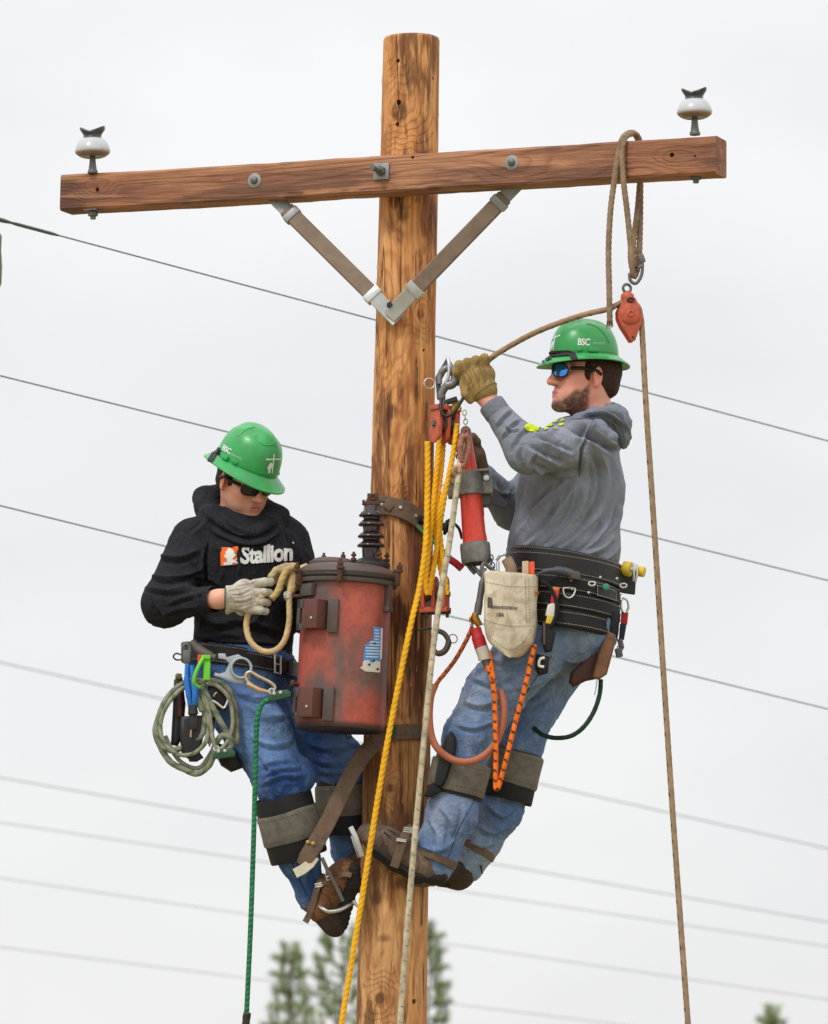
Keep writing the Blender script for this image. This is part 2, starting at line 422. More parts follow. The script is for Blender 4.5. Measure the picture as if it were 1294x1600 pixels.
# ============================================================ UTILITY POLE
pt, pb = W(643, 60, 0), W(611.5, 1600, 0)
dirp = (pt-pb)/(pt[2]-pb[2])
base = pb + dirp*(0-pb[2])
def pole_c(z): return base + dirp*z
def pole_r(z): return .0885 + (pt[2]-z)*(.0195/(pt[2]-pb[2]))
def pole_at(px, py, out=0.0):
    """point on the front of the pole shaft seen at a photo pixel"""
    q = W(px, py, 0); c = pole_c(q[2]); r = pole_r(q[2])+out
    dx = np.clip(q[0]-c[0], -r, r); return np.array([q[0], c[1]-math.sqrt(max(0, r*r-dx*dx)), q[2]])
pole = thing('utility_pole', base, 'tall round orange-brown wooden pole with a tilted timber crossarm, two insulators and V braces', 'utility pole')
knots = [(pole_at(623, 182)-base, .13, .42, .62), (pole_at(657, 497)-base, .075, .26, .7), (pole_at(594, 1562)-base, .09, .32, .8),
         (pole_at(612, 650)-base, .10, -.22, .4), (pole_at(632, 790)-base, .06, .2, .8), (pole_at(608, 1235)-base, .07, .22, .9), (pole_at(617, 318)-base, .12, -.3, .28)]
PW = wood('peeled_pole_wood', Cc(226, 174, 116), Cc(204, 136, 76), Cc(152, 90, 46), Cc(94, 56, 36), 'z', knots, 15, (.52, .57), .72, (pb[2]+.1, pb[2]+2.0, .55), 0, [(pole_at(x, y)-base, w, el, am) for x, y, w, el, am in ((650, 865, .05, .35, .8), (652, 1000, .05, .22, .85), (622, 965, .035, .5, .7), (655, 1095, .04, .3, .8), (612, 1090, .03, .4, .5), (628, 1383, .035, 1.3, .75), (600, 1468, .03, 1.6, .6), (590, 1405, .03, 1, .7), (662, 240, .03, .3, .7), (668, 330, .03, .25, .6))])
zs = np.concatenate([[-.4], np.arange(0, pb[2]-.1, .08), np.arange(pb[2]-.1, pt[2]-.006, .011), [pt[2]-.006, pt[2]]])
na = 112; th = np.linspace(0, 2*np.pi, na, endpoint=False)
ZZ, TH = np.meshgrid(zs, th, indexing='ij')
q = np.stack([np.cos(TH), np.sin(TH), ZZ*.22], -1)
rr = (.0885 + (pt[2]-ZZ)*(.0195/(pt[2]-pb[2])))*(1+.012*vnoise(q, 2.2, 1)+.012*vnoise(q*[4, 4, 8], 1.6, 2)) + .0016*vnoise(q*[12, 12, 6], 1.5, 5) + .0012*vnoise(q*[26, 26, 5], 1.5, 6)
rr[-1] -= .004
V = base + dirp*ZZ[..., None] + np.stack([np.cos(TH)*rr, np.sin(TH)*rr, 0*TH], -1)
F = []
m = len(zs); ii = np.arange(m-1)[:, None]*na; jj = np.arange(na)[None]
F = np.stack([ii+jj, ii+(jj+1) % na, ii+na+(jj+1) % na, ii+na+jj], -1).reshape(-1, 4)
top = np.arange((m-1)*na, m*na); V = V.reshape(-1, 3)
V = np.concatenate([V, V[top]*.5+V[top].mean(0)*.5+[0, 0, .002], [V[top].mean(0)+[0, 0, .003]]])
t2 = np.arange(m*na, m*na+na); F = [tuple(f) for f in F] + [(top[j], top[(j+1) % na], t2[(j+1) % na], t2[j]) for j in range(na)] + [(t2[j], t2[(j+1) % na], m*na+na) for j in range(na)]
F.append(tuple(range(na-1, -1, -1)))
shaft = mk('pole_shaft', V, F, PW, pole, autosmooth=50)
def cut_holes(o, holes):
    """bore real holes: (point, direction, radius, depth)"""
    mb = MB()
    for p, dv, r, dep in holes:
        dv = nrm(dv); mb.add(*rod(np.asarray(p)-dv*.03, np.asarray(p)+dv*dep, r, 12))
    c = mb.build('hole_cutter', None, None, smooth=False); bpy.context.view_layer.update()
    md = o.modifiers.new('bore', 'BOOLEAN'); md.object = c; md.operation = 'DIFFERENCE'; md.solver = 'EXACT'
    if o.parent: o.matrix_world  # evaluated below
    dg = bpy.context.evaluated_depsgraph_get(); me = bpy.data.meshes.new_from_object(o.evaluated_get(dg))
    o.modifiers.clear()
    if len(me.polygons) > len(o.data.polygons)*.8:
        old = o.data; nm = old.name; o.data = me; bpy.data.meshes.remove(old); me.name = nm
    cm = c.data; bpy.data.objects.remove(c); bpy.data.meshes.remove(cm)
hl = []
for px, py, r in ((622, 103, .0065), (677, 128, .0055), (623, 168, .009), (621, 202, .0075), (662, 553, .005), (648, 1566, .009)):
    p = pole_at(px, py); c = pole_c(p[2]); hl.append((p, c-p, r, .07))
cut_holes(shaft, hl)

# ---- crossarm
ARMN = None
aL, aR = W(94, 301.5, .287), W(1119, 241, -.60)
av = nrm(aR-aL); an = nrm(np.cross(av, [0, 0, 1.0])); 
if an[1] > 0: an = -an                                  # outward normal of the camera-side face
aup = np.cross(an, av); aup = aup if aup[2] > 0 else -aup
AD = .094; AH = .1165
cL, cR = aL - an*AD/2, aR - an*AD/2
P = resample([cL, cR], .03); n = len(P)
jit = .0016*np.stack([vnoise(P, 6, 11), vnoise(P, 6, 12), vnoise(P, 6, 13)], 1)
Va, Fa = ribbon(P+jit, an, AH, AD, .007)
Va += .0012*np.stack([vnoise(Va, 25, 14), vnoise(Va, 25, 15), vnoise(Va, 25, 16)], 1)
kn = [(W(152, 297, .25)-base, .05, .3, .5), (W(1048, 243, -.58)-base, .06, .34, .5), (W(800, 262, -.35)-base, .06, .2, .3), (W(1000, 262, -.53)-base, .07, -.2, .3)]
AW = wood('crossarm_wood', Cc(182, 132, 98), Cc(150, 98, 70), Cc(116, 72, 54), Cc(98, 68, 56), 'x', [(np.array([k[0]@av, k[0]@an, k[0]@aup]),)+k[1:] for k in kn], 14, (.49, .57), .7, None, 3, [(np.array([(q-base)@av, (q-base)@an, (q-base)@aup]), w, el, am) for q, w, el, am in ((aL, .07, .8, .8), (aL+av*.05-aup*.05, .06, .8, .7), (aR-av*.01, .045, .9, .5), (aL+av*.45-aup*.055, .03, 2.5, .6), (aL+av*1.3-aup*.055, .03, 2.5, .6), (aL+av*1.7+aup*.05, .03, 2.5, .5), (aL+av*.8+aup*.055, .03, 2.5, .5))], (av, an, aup))
arm = mk('crossarm', Va, Fa, AW, pole, autosmooth=40)
def on_arm(px, py, out=0.0):
    """point on the camera-side face of the arm"""
    p0 = W(px, py, -2); p1 = W(px, py, 2); t = ((aL+an*out-p0)@an)/((p1-p0)@an); return p0+(p1-p0)*t
cut_holes(arm, [(on_arm(152, 296), -an, .007, .05), (on_arm(1050, 242), -an, .0075, .05), (on_arm(645, 246), -an, .005, .03), (on_arm(1086, 244), -an, .0035, .03)])
for px, py, pl in ((597, 268, 1), (398, 282, 0), (800, 254, 0)):
    c = on_arm(px, py); mb = MB()
    if pl:
        mb.add(*rod(c-an*.01, c+an*.075, .0085, 14)); mb.add(*hexnut(c+an*.014, an, .017, .016))
        for k in range(10): mb.add(*torus(c+an*(.03+k*.0043), an, .0085, .0011, 14, 5))
    else: mb.add(*lathe([(.012, 0), (.0125, .003), (.011, .008), (.006, .011), (.001, .012)], c+an*.002, an, 18))
    bo = mb.build('bolt', DSTEEL, arm)
    w = MB()
    if pl: w.add(*box(c+an*.004, (.026, .0035, .026), av, an, aup, .0015))
    else: w.add(*lathe([(.023, 0), (.023, .002), (.011, .0045)], c, an, 22))
    w.build('washer', STEEL, bo)

# ---- braces
BW = mat('brace_wood', Cc(138, 121, 106), .8, 0, .12, 40, .3, 220, .001, .3, .08, 12, Cc(104, 84, 70), .35, 18)
def brace(a, b, name='brace'):
    a, b = W(*a), W(*b); T = nrm(b-a); nn = np.array([0, -1.0, 0]); nn = nrm(nn-T*(nn@T))
    V, F = ribbon(resample([a+T*.05, b-T*.09], .05), nn, .050, .026, .003)
    o = mk(name, V, F, BW, pole, autosmooth=40)
    up = MB(); up.add(*ribbon(resample([a-T*.02, a+T*.07], .02), nn, .044, .005))
    s = np.cross(nn, T); up.add(*box(a+T*.075, (.012, .029, .0165), T, s, nn, .003)); up.build('end_strap', STEEL, o)
    lo = MB(); lo.add(*box(b-T*.10, (.014, .029, .0165), T, s, nn, .003))
    off = nn*.006
    lo.add(*ribbon([b-T*.11+off, b-T*.085+off*1.6, b-T*.06-off*.8, b+T*.018-off*.8], nn, .048, .006)); lo.build('end_strap', mat('bright_steel', Cc(190, 192, 190), .42, .5, .2, 50, .2, 300, .0006, .5), o)
    return T, nn
brace((432, 312, .02), (616, 494, -.118)); brace((806, 290, -.265), (614, 488, -.130))
mb = MB(); pj = pole_at(610, 487); mb.add(*hexnut(pj+[0, -.042, 0], (0, 1, 0), .012, .014)); mb.add(*rod(pj, pj+[0, -.055, 0], .007)); mb.build('brace_bolt', DARKMETAL, pole)

# ---- insulators
PORC = mat('glazed_porcelain', None, .25, 0, .04, 40, .05, 100, .0005, .5, .04, 12, Cc(150, 148, 146), .2, 45)
def insulator(px, ybase, top, skirt_y, d):
    s = 1/500*(16.0+d)/16.0; c = W(px, ybase, d); z = nrm([-.015, 0, 1])
    h = lambda y: (ybase-y)*s
    prof = [(8, skirt_y+7), (17, skirt_y+8), (21, skirt_y+6.5), (26, skirt_y+3), (28, skirt_y), (28, skirt_y-3), (26, skirt_y-9), (22.5, skirt_y-16), (18, skirt_y-20.5), (15, skirt_y-22), (14.2, skirt_y-24), (14.5, skirt_y-28), (16.5, skirt_y-31), (19, skirt_y-35), (18.5, skirt_y-38), (14, skirt_y-37), (6, skirt_y-33), (.5, skirt_y-32)]
    V, F = lathe([(r*s, h(y)) for r, y in prof], c, z, 48, hint=(0, 1, 0)); V = V.reshape(len(prof), 48, 3)
    th = np.linspace(0, 2*np.pi, 48, endpoint=False); sad = .5+.5*np.cos(2*th+.4)
    for i, (r, y) in enumerate(prof):
        if y <= skirt_y-31:
            k = min(1, (skirt_y-30-y)/6)
            V[i] += (z[None]*((sad-.7)*8.5*s*k)[:, None]); V[i] += (V[i]-(c+z*h(y)))*((sad-.5)*.16*k)[:, None]*(r > 10)
    white, dk = Cc(192, 195, 198), Cc(58, 62, 66)
    cols = np.array([Cc(120, 112, 104) if y > skirt_y+4.5 else (Cc(150, 122, 96) if y > skirt_y+2 else (dk if y < skirt_y-21 else white)) for r, y in prof])
    o = mk('insulator', V.reshape(-1, 3), F, PORC, pole, col=np.repeat(cols, 48, 0), autosmooth=60)
    pin = MB(); zt = h(skirt_y+6)
    pin.add(*lathe([(.016, -.002), (.017, .004), (.0135, .01), (.011, zt*.5), (.008, zt+.01)], c, z, 18)); pin.build('insulator_pin', DSTEEL, o)
    nb = MB(); bpt = c - z*(AH+.004)
    nb.add(*box(bpt-z*.002, (.022, .022, .002), av, an, aup)); nb.add(*hexnut(bpt-z*.013, z, .016, .015)); nb.add(*rod(bpt-z*.03, bpt, .009)); nb.build('pin_nut', DSTEEL, o)
insulator(145, 270, 200, 237, .24); insulator(1086, 210, 137, 176, -.535)

# ---- pole bands: leather pole straps are belts, built with the belts below
# ============================================================ POWER LINES
WIRE = mat('grey_conductor', Cc(96, 102, 106), .5, .3, .1)
def wire(pts, d0, d1, r, label, group='overhead power lines behind the pole'):
    (x0, y0), (x1, y1) = pts; sl = (y1-y0)/(x1-x0); P = []
    for x in np.linspace(-2600, 3900, 60):
        t = (x-x0)/(x1-x0); P.append(W(x, y0+sl*(x-x0), d0+(d1-d0)*x/1294))
    P = np.array(P); t = np.linspace(-1, 1, 60); 
    V, F = tube(P, r, 8); c = P.mean(0)
    o = mk('power_line', V, F, WIRE, None, loc=c); return tag(o, label, 'power line', group)
w1 = wire(((85, 366), (1294, 689)), 2.0, 5.0, .0028, 'sharp thin grey power line highest of all, with a thick splice at its left end')
wire(((0, 587), (1294, 907)), 3.0, 6.0, .0028, 'sharp thin grey power line passing behind the green helmet of the man in black')
wire(((0, 790), (1294, 1108)), 4.0, 7.5, .0029, 'sharp thin grey power line passing behind the black hoodie shoulder, third from the top')
wire(((0, 1035), (1294, 1326)), 26, 31, .0042, 'blurred pale power line passing behind the coiled rope, fourth from the top')
wire(((0, 1215), (1294, 1441)), 30, 34, .0040, 'blurred pale power line meeting the left man at knee height, fifth from the top')
wire(((0, 1285), (1294, 1479)), 31, 35, .0034, 'blurred pale power line just below knee height of the left man, sixth from the top')
wire(((0, 1372), (1294, 1562)), 33, 36, .0032, 'blurred pale power line passing by the hanging boot, second from the bottom')
wire(((0, 1480), (1294, 1642)), 34, 38, .0032, 'blurred pale power line, lowest of all, crossing the pine top')
P = [W(-70, 324.5, 1.98), W(6, 345, 2.0), W(20, 348.6, 2.01)]; V, F = tube(P, [.009, .008, .004], 10); 
mb = MB(); mb.add(V, F); mb.add(*tube([W(16, 347.6, 2.01), W(25, 350, 2.02), W(80, 364.7, 2.05), W(92, 368, 2.06)], [.004, .0062, .0062, .0035], 10)); mb.build('splice_sleeve', mat('dull_green_sleeve', Cc(72, 84, 74), .5, .1), w1)
gr = MB(); gr.add(*lathe([(.02, 0), (.028, .02), (.030, .08), (.026, .14), (.028, .19), (.016, .21)], W(-10, 452, 2), (0, 0, 1), 16)); gr.add(*rod(W(-10, 398, 2), W(-10, 341, 2), .006)); gr.add(*box(W(-10, 341, 2), (.02, .014, .012), bev=.004))

tag(gr.build('line_post', mat('green_glaze', Cc(98, 122, 84), .5), None, loc=W(-10, 452, 2)), 'green rounded stub just showing at the left edge of the picture', 'insulator')

# ============================================================ PINES
NEED = NB('pine_needles'); a = NEED.n('ShaderNodeAttribute'); a.attribute_name = 'Col'
NEED.fin(a.outputs['Color'], .6, 0, None, .3, Transmission_Weight=0.0)
BARK = mat('pine_bark', Cc(92, 74, 58), .9, 0, .35, 20, .6, 60, .01)
def pine(px, ytop, d, width, label, seed, rows=9):
    rg = np.random.default_rng(seed); topp = W(px, ytop, d); b0 = np.array([topp[0], topp[1], 0.0]); H = topp[2]
    root = thing('pine_tree', b0, label, 'tree', 'young pines far behind the pole')
    tr = MB(); P = [b0+[.03*math.sin(k*2.1), 0, H*k/8] for k in range(9)]; tr.add(*tube(P, np.linspace(.075, .008, 9), 10))
    NV = []; NF = []; NC = []
    def tuft(p, dv, L, r, n):
        dv = nrm(dv); x, y, _ = frame_from(dv); g = rg.uniform(.75, 1.25)
        for k in range(n):
            t = rg.uniform(0, 1); a = rg.uniform(0, 6.283); o = p+dv*L*t
            dd = nrm(dv*rg.uniform(.5, 1.1)+(x*math.cos(a)+y*math.sin(a))*rg.uniform(.6, 1)); s = np.cross(dd, [rg.normal(), rg.normal(), rg.normal()]); s = nrm(s)*.0075
            e = o+dd*r*rg.uniform(.7, 1.1); i = len(NV)
            NV.extend([o-s, o+s, e]); NF.append((i, i+1, i+2))
            c = (Cc(128, 150, 102) if rg.random() < .6 else Cc(166, 180, 130))*g*rg.uniform(.7, 1.2); NC.extend([c, c, c])
    tuft(topp-[0, 0, .34], (0, 0, 1), .44, .11, 130)
    for k in range(rows):
        z = H-.22-k*.27*(1+.03*k); R0 = width*(.22+.78*min(1, (k+.4)/6))
        for j in range(4 if k < 3 else 5):
            a = rg.uniform(0, 6.283) if k > 1 else j*1.256+rg.uniform(-.3, .3); Lb = R0*rg.uniform(.65, 1.1)
            dr = np.array([math.cos(a), math.sin(a), 0]); p0 = b0+[0, 0, z]; p1 = p0+dr*Lb*.6+[0, 0, Lb*.18]; p2 = p0+dr*Lb+[0, 0, Lb*.62]
            br = spline([p0, p1, p2], 4); tr.add(*tube(br, np.linspace(.018, .006, len(br)), 6))
            tuft(br[-2], br[-1]-br[-3]+[0, 0, .1], .30, .15, 85)
            for q in range(2): 
                s0 = br[4+q]; sd_ = nrm(dr+np.array([rg.normal()*.7, rg.normal()*.7, .5])); tuft(s0, sd_, .28, .13, 60)
    tr.build('trunk', BARK, root); mk('crown', np.array(NV), np.array(NF), NEED.m, root, col=np.array(NC), smooth=False)
pine(534, 1464, 70, 1.0, 'blurred green pine top half hidden behind the foot of the wooden pole', 4)
pine(455, 1486, 74, .45, 'small blurred pine with a thin pointed top left of the yellow rope', 9)
pine(668, 1452, 78, .42, 'blurred pine showing as a green strip along the right edge of the pole', 12)
pine(1208, 1584, 76, .35, 'tiny pine tip at the bottom edge near the right corner', 15)
# ============================================================ ORGANIC SURFACES (smooth unions of tapered limbs, meshed as one skin)
class Blob:
    def __init__(s): s.ops = []
    def cone(s, a, b, ra, rb, k=.02, sq=None, op='u'):
        """tapered limb; sq=(dir, f) thins it along dir by f"""
        s.ops.append((op, 'c', (np.asarray(a, float), np.asarray(b, float), ra, rb, sq), k)); return s
    def chain(s, pts, k=.02, sq=None, op='u'):
        for (a, ra), (b, rb) in zip(pts[:-1], pts[1:]): s.cone(a, b, ra, rb, k, sq, op)
        return s
    def ell(s, c, rad, M=None, k=.02, op='u'):
        s.ops.append((op, 'e', (np.asarray(c, float), np.asarray(rad, float), np.eye(3) if M is None else np.asarray(M, float)), k)); return s
    def box(s, c, half, M=None, r=.004, k=.01, op='u'):
        s.ops.append((op, 'b', (np.asarray(c, float), np.asarray(half, float), np.eye(3) if M is None else np.asarray(M, float), r), k)); return s
    def bounds(s, a):
        op, t, p, k = a
        if t == 'c': lo = np.minimum(p[0]-p[2], p[1]-p[3]); hi = np.maximum(p[0]+p[2], p[1]+p[3])
        elif t == 'e': r = np.max(p[1]); r = np.abs(p[2].T)@p[1]; lo = p[0]-r; hi = p[0]+r
        else: r = np.abs(p[2].T)@p[1]+p[3]; lo = p[0]-r; hi = p[0]+r
        return lo, hi
    def dist(s, a, P):
        op, t, p, k = a
        if t == 'c':
            A, B, ra, rb, sq = p; q = P-A; ba = B-A; tt = np.clip((q@ba)/max(1e-9, ba@ba), 0, 1)
            q = q-tt[..., None]*ba
            if sq is not None:
                u = nrm(sq[0]); q = q+(sq[1]-1)*(q@u)[..., None]*u
            return np.sqrt((q*q).sum(-1))-(ra+(rb-ra)*tt)
        if t == 'e':
            c, r, M = p; q = (P-c)@M.T; k0 = np.sqrt(((q/r)**2).sum(-1)); k1 = np.sqrt(((q/(r*r))**2).sum(-1))
            return np.where(k1 < 1e-6, -r.min(), k0*(k0-1)/np.maximum(k1, 1e-6))
        c, h, M, r = p; q = np.abs((P-c)@M.T)-h
        return np.sqrt((np.maximum(q, 0)**2).sum(-1))+np.minimum(q.max(-1), 0)-r
    def mesh(s, res=.005, fine=(), pad=.02):
        """fine: [(lo, hi, res)] boxes sampled more densely"""
        us = [a for a in s.ops if a[0] == 'u']; lo = np.min([s.bounds(a)[0] for a in us], 0)-pad; hi = np.max([s.bounds(a)[1] for a in us], 0)+pad
        ax = []
        for k in range(3):
            g = [lo[k]]
            while g[-1] < hi[k]:
                st = res
                for fl, fh, fr in fine:
                    if fl[k]-1e-6 <= g[-1] <= fh[k]: st = min(st, fr)
                g.append(g[-1]+st)
            ax.append(np.array(g))
        X, Y, Z = ax; Fd = np.full((len(X), len(Y), len(Z)), 9.0, np.float32)
        for a in s.ops:
            l, h = s.bounds(a); mg = a[3]+3.5*res; sl = []
            for k in range(3):
                i0 = max(0, np.searchsorted(ax[k], l[k]-mg)-1); i1 = min(len(ax[k]), np.searchsorted(ax[k], h[k]+mg)+1); sl.append(slice(i0, i1))
            if any(q.stop <= q.start for q in sl): continue
            P = np.stack(np.meshgrid(X[sl[0]], Y[sl[1]], Z[sl[2]], indexing='ij'), -1)
            d = s.dist(a, P); sub = Fd[tuple(sl)]; k = max(a[3], 1e-5)
            if a[0] == 'u': hh = np.maximum(k-np.abs(sub-d), 0)/k; sub[...] = np.minimum(sub, d)-hh*hh*k*.25
            else: d = -d; hh = np.maximum(k-np.abs(sub-d), 0)/k; sub[...] = np.maximum(sub, d)+hh*hh*k*.25
        return nets(Fd, X, Y, Z)
def nets(Fd, X, Y, Z):
    S = Fd < 0; nx, ny, nz = Fd.shape
    cnt = np.zeros((nx-1, ny-1, nz-1), np.int8)
    for a in (0, 1):
        for b in (0, 1):
            for c in (0, 1): cnt += S[a:nx-1+a, b:ny-1+b, c:nz-1+c]
    act = (cnt > 0) & (cnt < 8); I = np.argwhere(act); vid = np.full(act.shape, -1, np.int32); vid[act] = np.arange(len(I))
    acc = np.zeros((len(I), 3)); num = np.zeros(len(I)); co = (X, Y, Z)
    cs = [(a, b, c) for a in (0, 1) for b in (0, 1) for c in (0, 1)]
    for p in cs:
        for k in range(3):
            if p[k]: continue
            q = list(p); q[k] = 1
            ia = tuple((I+p).T); ib = tuple((I+q).T); fa = Fd[ia]; fb = Fd[ib]; m = (fa < 0) != (fb < 0)
            t = np.where(m, fa/np.where(m, fa-fb, 1), 0)
            pa = np.stack([co[j][ia[j]] for j in range(3)], 1); pb = np.stack([co[j][ib[j]] for j in range(3)], 1)
            acc += np.where(m[:, None], pa+(pb-pa)*t[:, None], 0); num += m
    V = acc/num[:, None]; Q = []
    for k in range(3):
        a, b = [(1, 2), (2, 0), (0, 1)][k]
        sl0 = [slice(None)]*3; sl1 = [slice(None)]*3; sl0[k] = slice(0, -1); sl1[k] = slice(1, None)
        for j in (a, b): sl0[j] = slice(1, -1); sl1[j] = slice(1, -1)
        s0 = S[tuple(sl0)]; s1 = S[tuple(sl1)]
        E = np.argwhere(s0 != s1)
        if not len(E): continue
        inside = s0[tuple(E.T)]; off = np.zeros(3, int); off[a] = 1; off[b] = 1; E = E+off
        def at(da, db):
            o = E.copy(); o[:, a] += da; o[:, b] += db; return vid[tuple(o.T)]
        q = np.stack([at(-1, -1), at(0, -1), at(0, 0), at(-1, 0)], 1); q[~inside] = q[~inside][:, ::-1]; Q.append(q)
    return V, np.concatenate(Q)
def vnorm(V, Q):
    e = np.cross(V[Q[:, 2]]-V[Q[:, 0]], V[Q[:, 3]]-V[Q[:, 1]]); N = np.zeros_like(V)
    for j in range(4): np.add.at(N, Q[:, j], e)
    return N/np.maximum(1e-12, np.linalg.norm(N, axis=1))[:, None]
def relax(V, Q, it=1, f=.5):
    for _ in range(it):
        A = np.zeros_like(V); n = np.zeros(len(V))
        for j in range(4):
            a, b = Q[:, j], Q[:, (j+1) % 4]; np.add.at(A, a, V[b]); np.add.at(n, a, 1); np.add.at(A, b, V[a]); np.add.at(n, b, 1)
        V = V+(A/np.maximum(n, 1)[:, None]-V)*f
    return V
def seg_dist(P2, line, extra=None):
    """distance of 2d/3d points to a polyline -> (dist, t along 0..1, signed side)"""
    line = np.asarray(line, float); L = np.linalg.norm(np.diff(line, axis=0), axis=1); cum = np.concatenate([[0], np.cumsum(L)])
    best = np.full(len(P2), 1e9); tt = np.zeros(len(P2)); sg = np.zeros(len(P2))
    for i in range(len(line)-1):
        a, b = line[i], line[i+1]; ba = b-a; u = np.clip(((P2-a)@ba)/max(1e-12, ba@ba), 0, 1); r = P2-a-u[:, None]*ba; d = np.linalg.norm(r, axis=1)
        m = d < best; best = np.where(m, d, best); tt = np.where(m, (cum[i]+u*L[i])/cum[-1], tt)
        if P2.shape[1] == 2: sg = np.where(m, np.sign(ba[0]*r[:, 1]-ba[1]*r[:, 0]), sg)
    return best, tt, sg
def folds(V, Q, lines, noise=.0, nscale=14, seed=0, stretch=None):
    """cloth folds: ridges (amp in mm, width in px of the photo) along lines lying on the camera-facing side, plus an all-over crumple"""
    N = vnorm(V, Q); px = PX(V); face = sstep(-.05, .35, -(N@FWD)); D = np.zeros(len(V))
    for amp, w, pts in lines:
        line = spline(np.array([(x, y, 0) for x, y in pts], float), 5)[:, :2]
        lo = line.min(0)-3*w; hi = line.max(0)+3*w; m = np.where(((px > lo) & (px < hi)).all(1) & (face > 0))[0]
        if not len(m): continue
        d, t, sg = seg_dist(px[m], line); x = d/(w*.88)*sg
        prof = np.exp(-np.abs(x)**1.2)*1.05 - .9*np.exp(-np.abs((x-1.3)/.7)**1.5)
        tap = np.clip(np.minimum(t, 1-t)*5+.12, 0, 1)
        D[m] += 1.9*amp*.001*prof*tap*face[m]
    if noise:
        S = V if stretch is None else V*np.asarray(stretch)
        f = fbm(S, nscale, seed, 3); rid = 1-np.abs(fbm(S+.13*np.stack([f, f[::-1]*0+f, f], 1), nscale*.7, seed+9, 2))*2
        D += noise*.001*(f*.7+np.clip(rid, 0, 1)**2*1.1)
    return V+N*D[:, None]

# ============================================================ head, hat and hand builders
def headframe(c, F, roll=0.0):
    F = nrm(F); S = nrm(np.cross([0, 0, 1.0], F)); U = np.cross(F, S)
    if roll: S, U = S*math.cos(roll)+U*math.sin(roll), U*math.cos(roll)-S*math.sin(roll)
    return np.asarray(c, float), F, S, U
def head_ops(B, fr, s, neck_to, neck_r=.056):
    c, F, S, U = fr; M = np.stack([F, S, U]); P = lambda f, a, u: c+s*(F*f+S*a+U*u)
    B.ell(P(-.012, 0, .030), np.array([.098, .077, .090])*s, M, .02)
    B.ell(P(.030, 0, -.045), np.array([.062, .060, .074])*s, M, .03)
    for q in (-1, 1):
        B.cone(P(-.004, .049*q, -.048), P(.070, .019*q, -.103), .016*s, .014*s, .03)
        B.ell(P(.058, .044*q, -.022), np.array([.026, .022, .020])*s, M, .02)
        B.ell(P(.052, .041*q, -.058), np.array([.030, .017, .028])*s, M, .025)
    B.ell(P(.086, 0, -.104), np.array([.018, .021, .016])*s, M, .02)
    B.ell(P(.074, 0, -.070), np.array([.024, .032, .026])*s, M, .02)
    B.cone(P(.083, -.040, .022), P(.083, .040, .022), .013*s, .013*s, .015)
    for q in (-1, 1): B.ell(P(.098, .031*q, .000), np.array([.018, .018, .012])*s, M, .012, 's')
    for q in (-1, 1): B.ell(P(.078, .031*q, .000), np.array([.012, .014, .011])*s, M, .004)
    B.cone(P(.092, 0, .012), P(.117, 0, -.031), .0090*s, .0125*s, .012)
    for q in (-1, 1): B.ell(P(.102, .0125*q, -.033), np.array([.013, .0085, .0088])*s, M, .007)
    for q in (-1, 1): B.ell(P(.106, .0065*q, -.043), np.array([.004, .003, .004])*s, M, .003, 's')
    B.cone(P(.0945, -.016, -.0605), P(.0945, .016, -.0605), .0055*s, .0055*s, .008)
    B.cone(P(.092, -.014, -.0735), P(.092, .014, -.0735), .0068*s, .0068*s, .008)
    B.cone(P(.1035, -.021, -.0672), P(.1035, .021, -.0672), .0032*s, .0032*s, .003, op='s')
    for q in (-1, 1):
        n = nrm(S*q*1.0-F*.42); M2 = np.stack([nrm(F+S*q*.42), n, U])
        B.ell(P(-.010, .080*q, -.004), np.array([.019, .0075, .032])*s, M2, .006)
        B.ell(P(-.006, .089*q, -.002), np.array([.011, .007, .020])*s, M2, .004, 's')
        B.ell(P(-.006, .079*q, -.030), np.array([.009, .006, .010])*s, M2, .005)
    B.cone(P(-.022, 0, -.055), neck_to, neck_r*s, neck_r*1.08*s, .03)
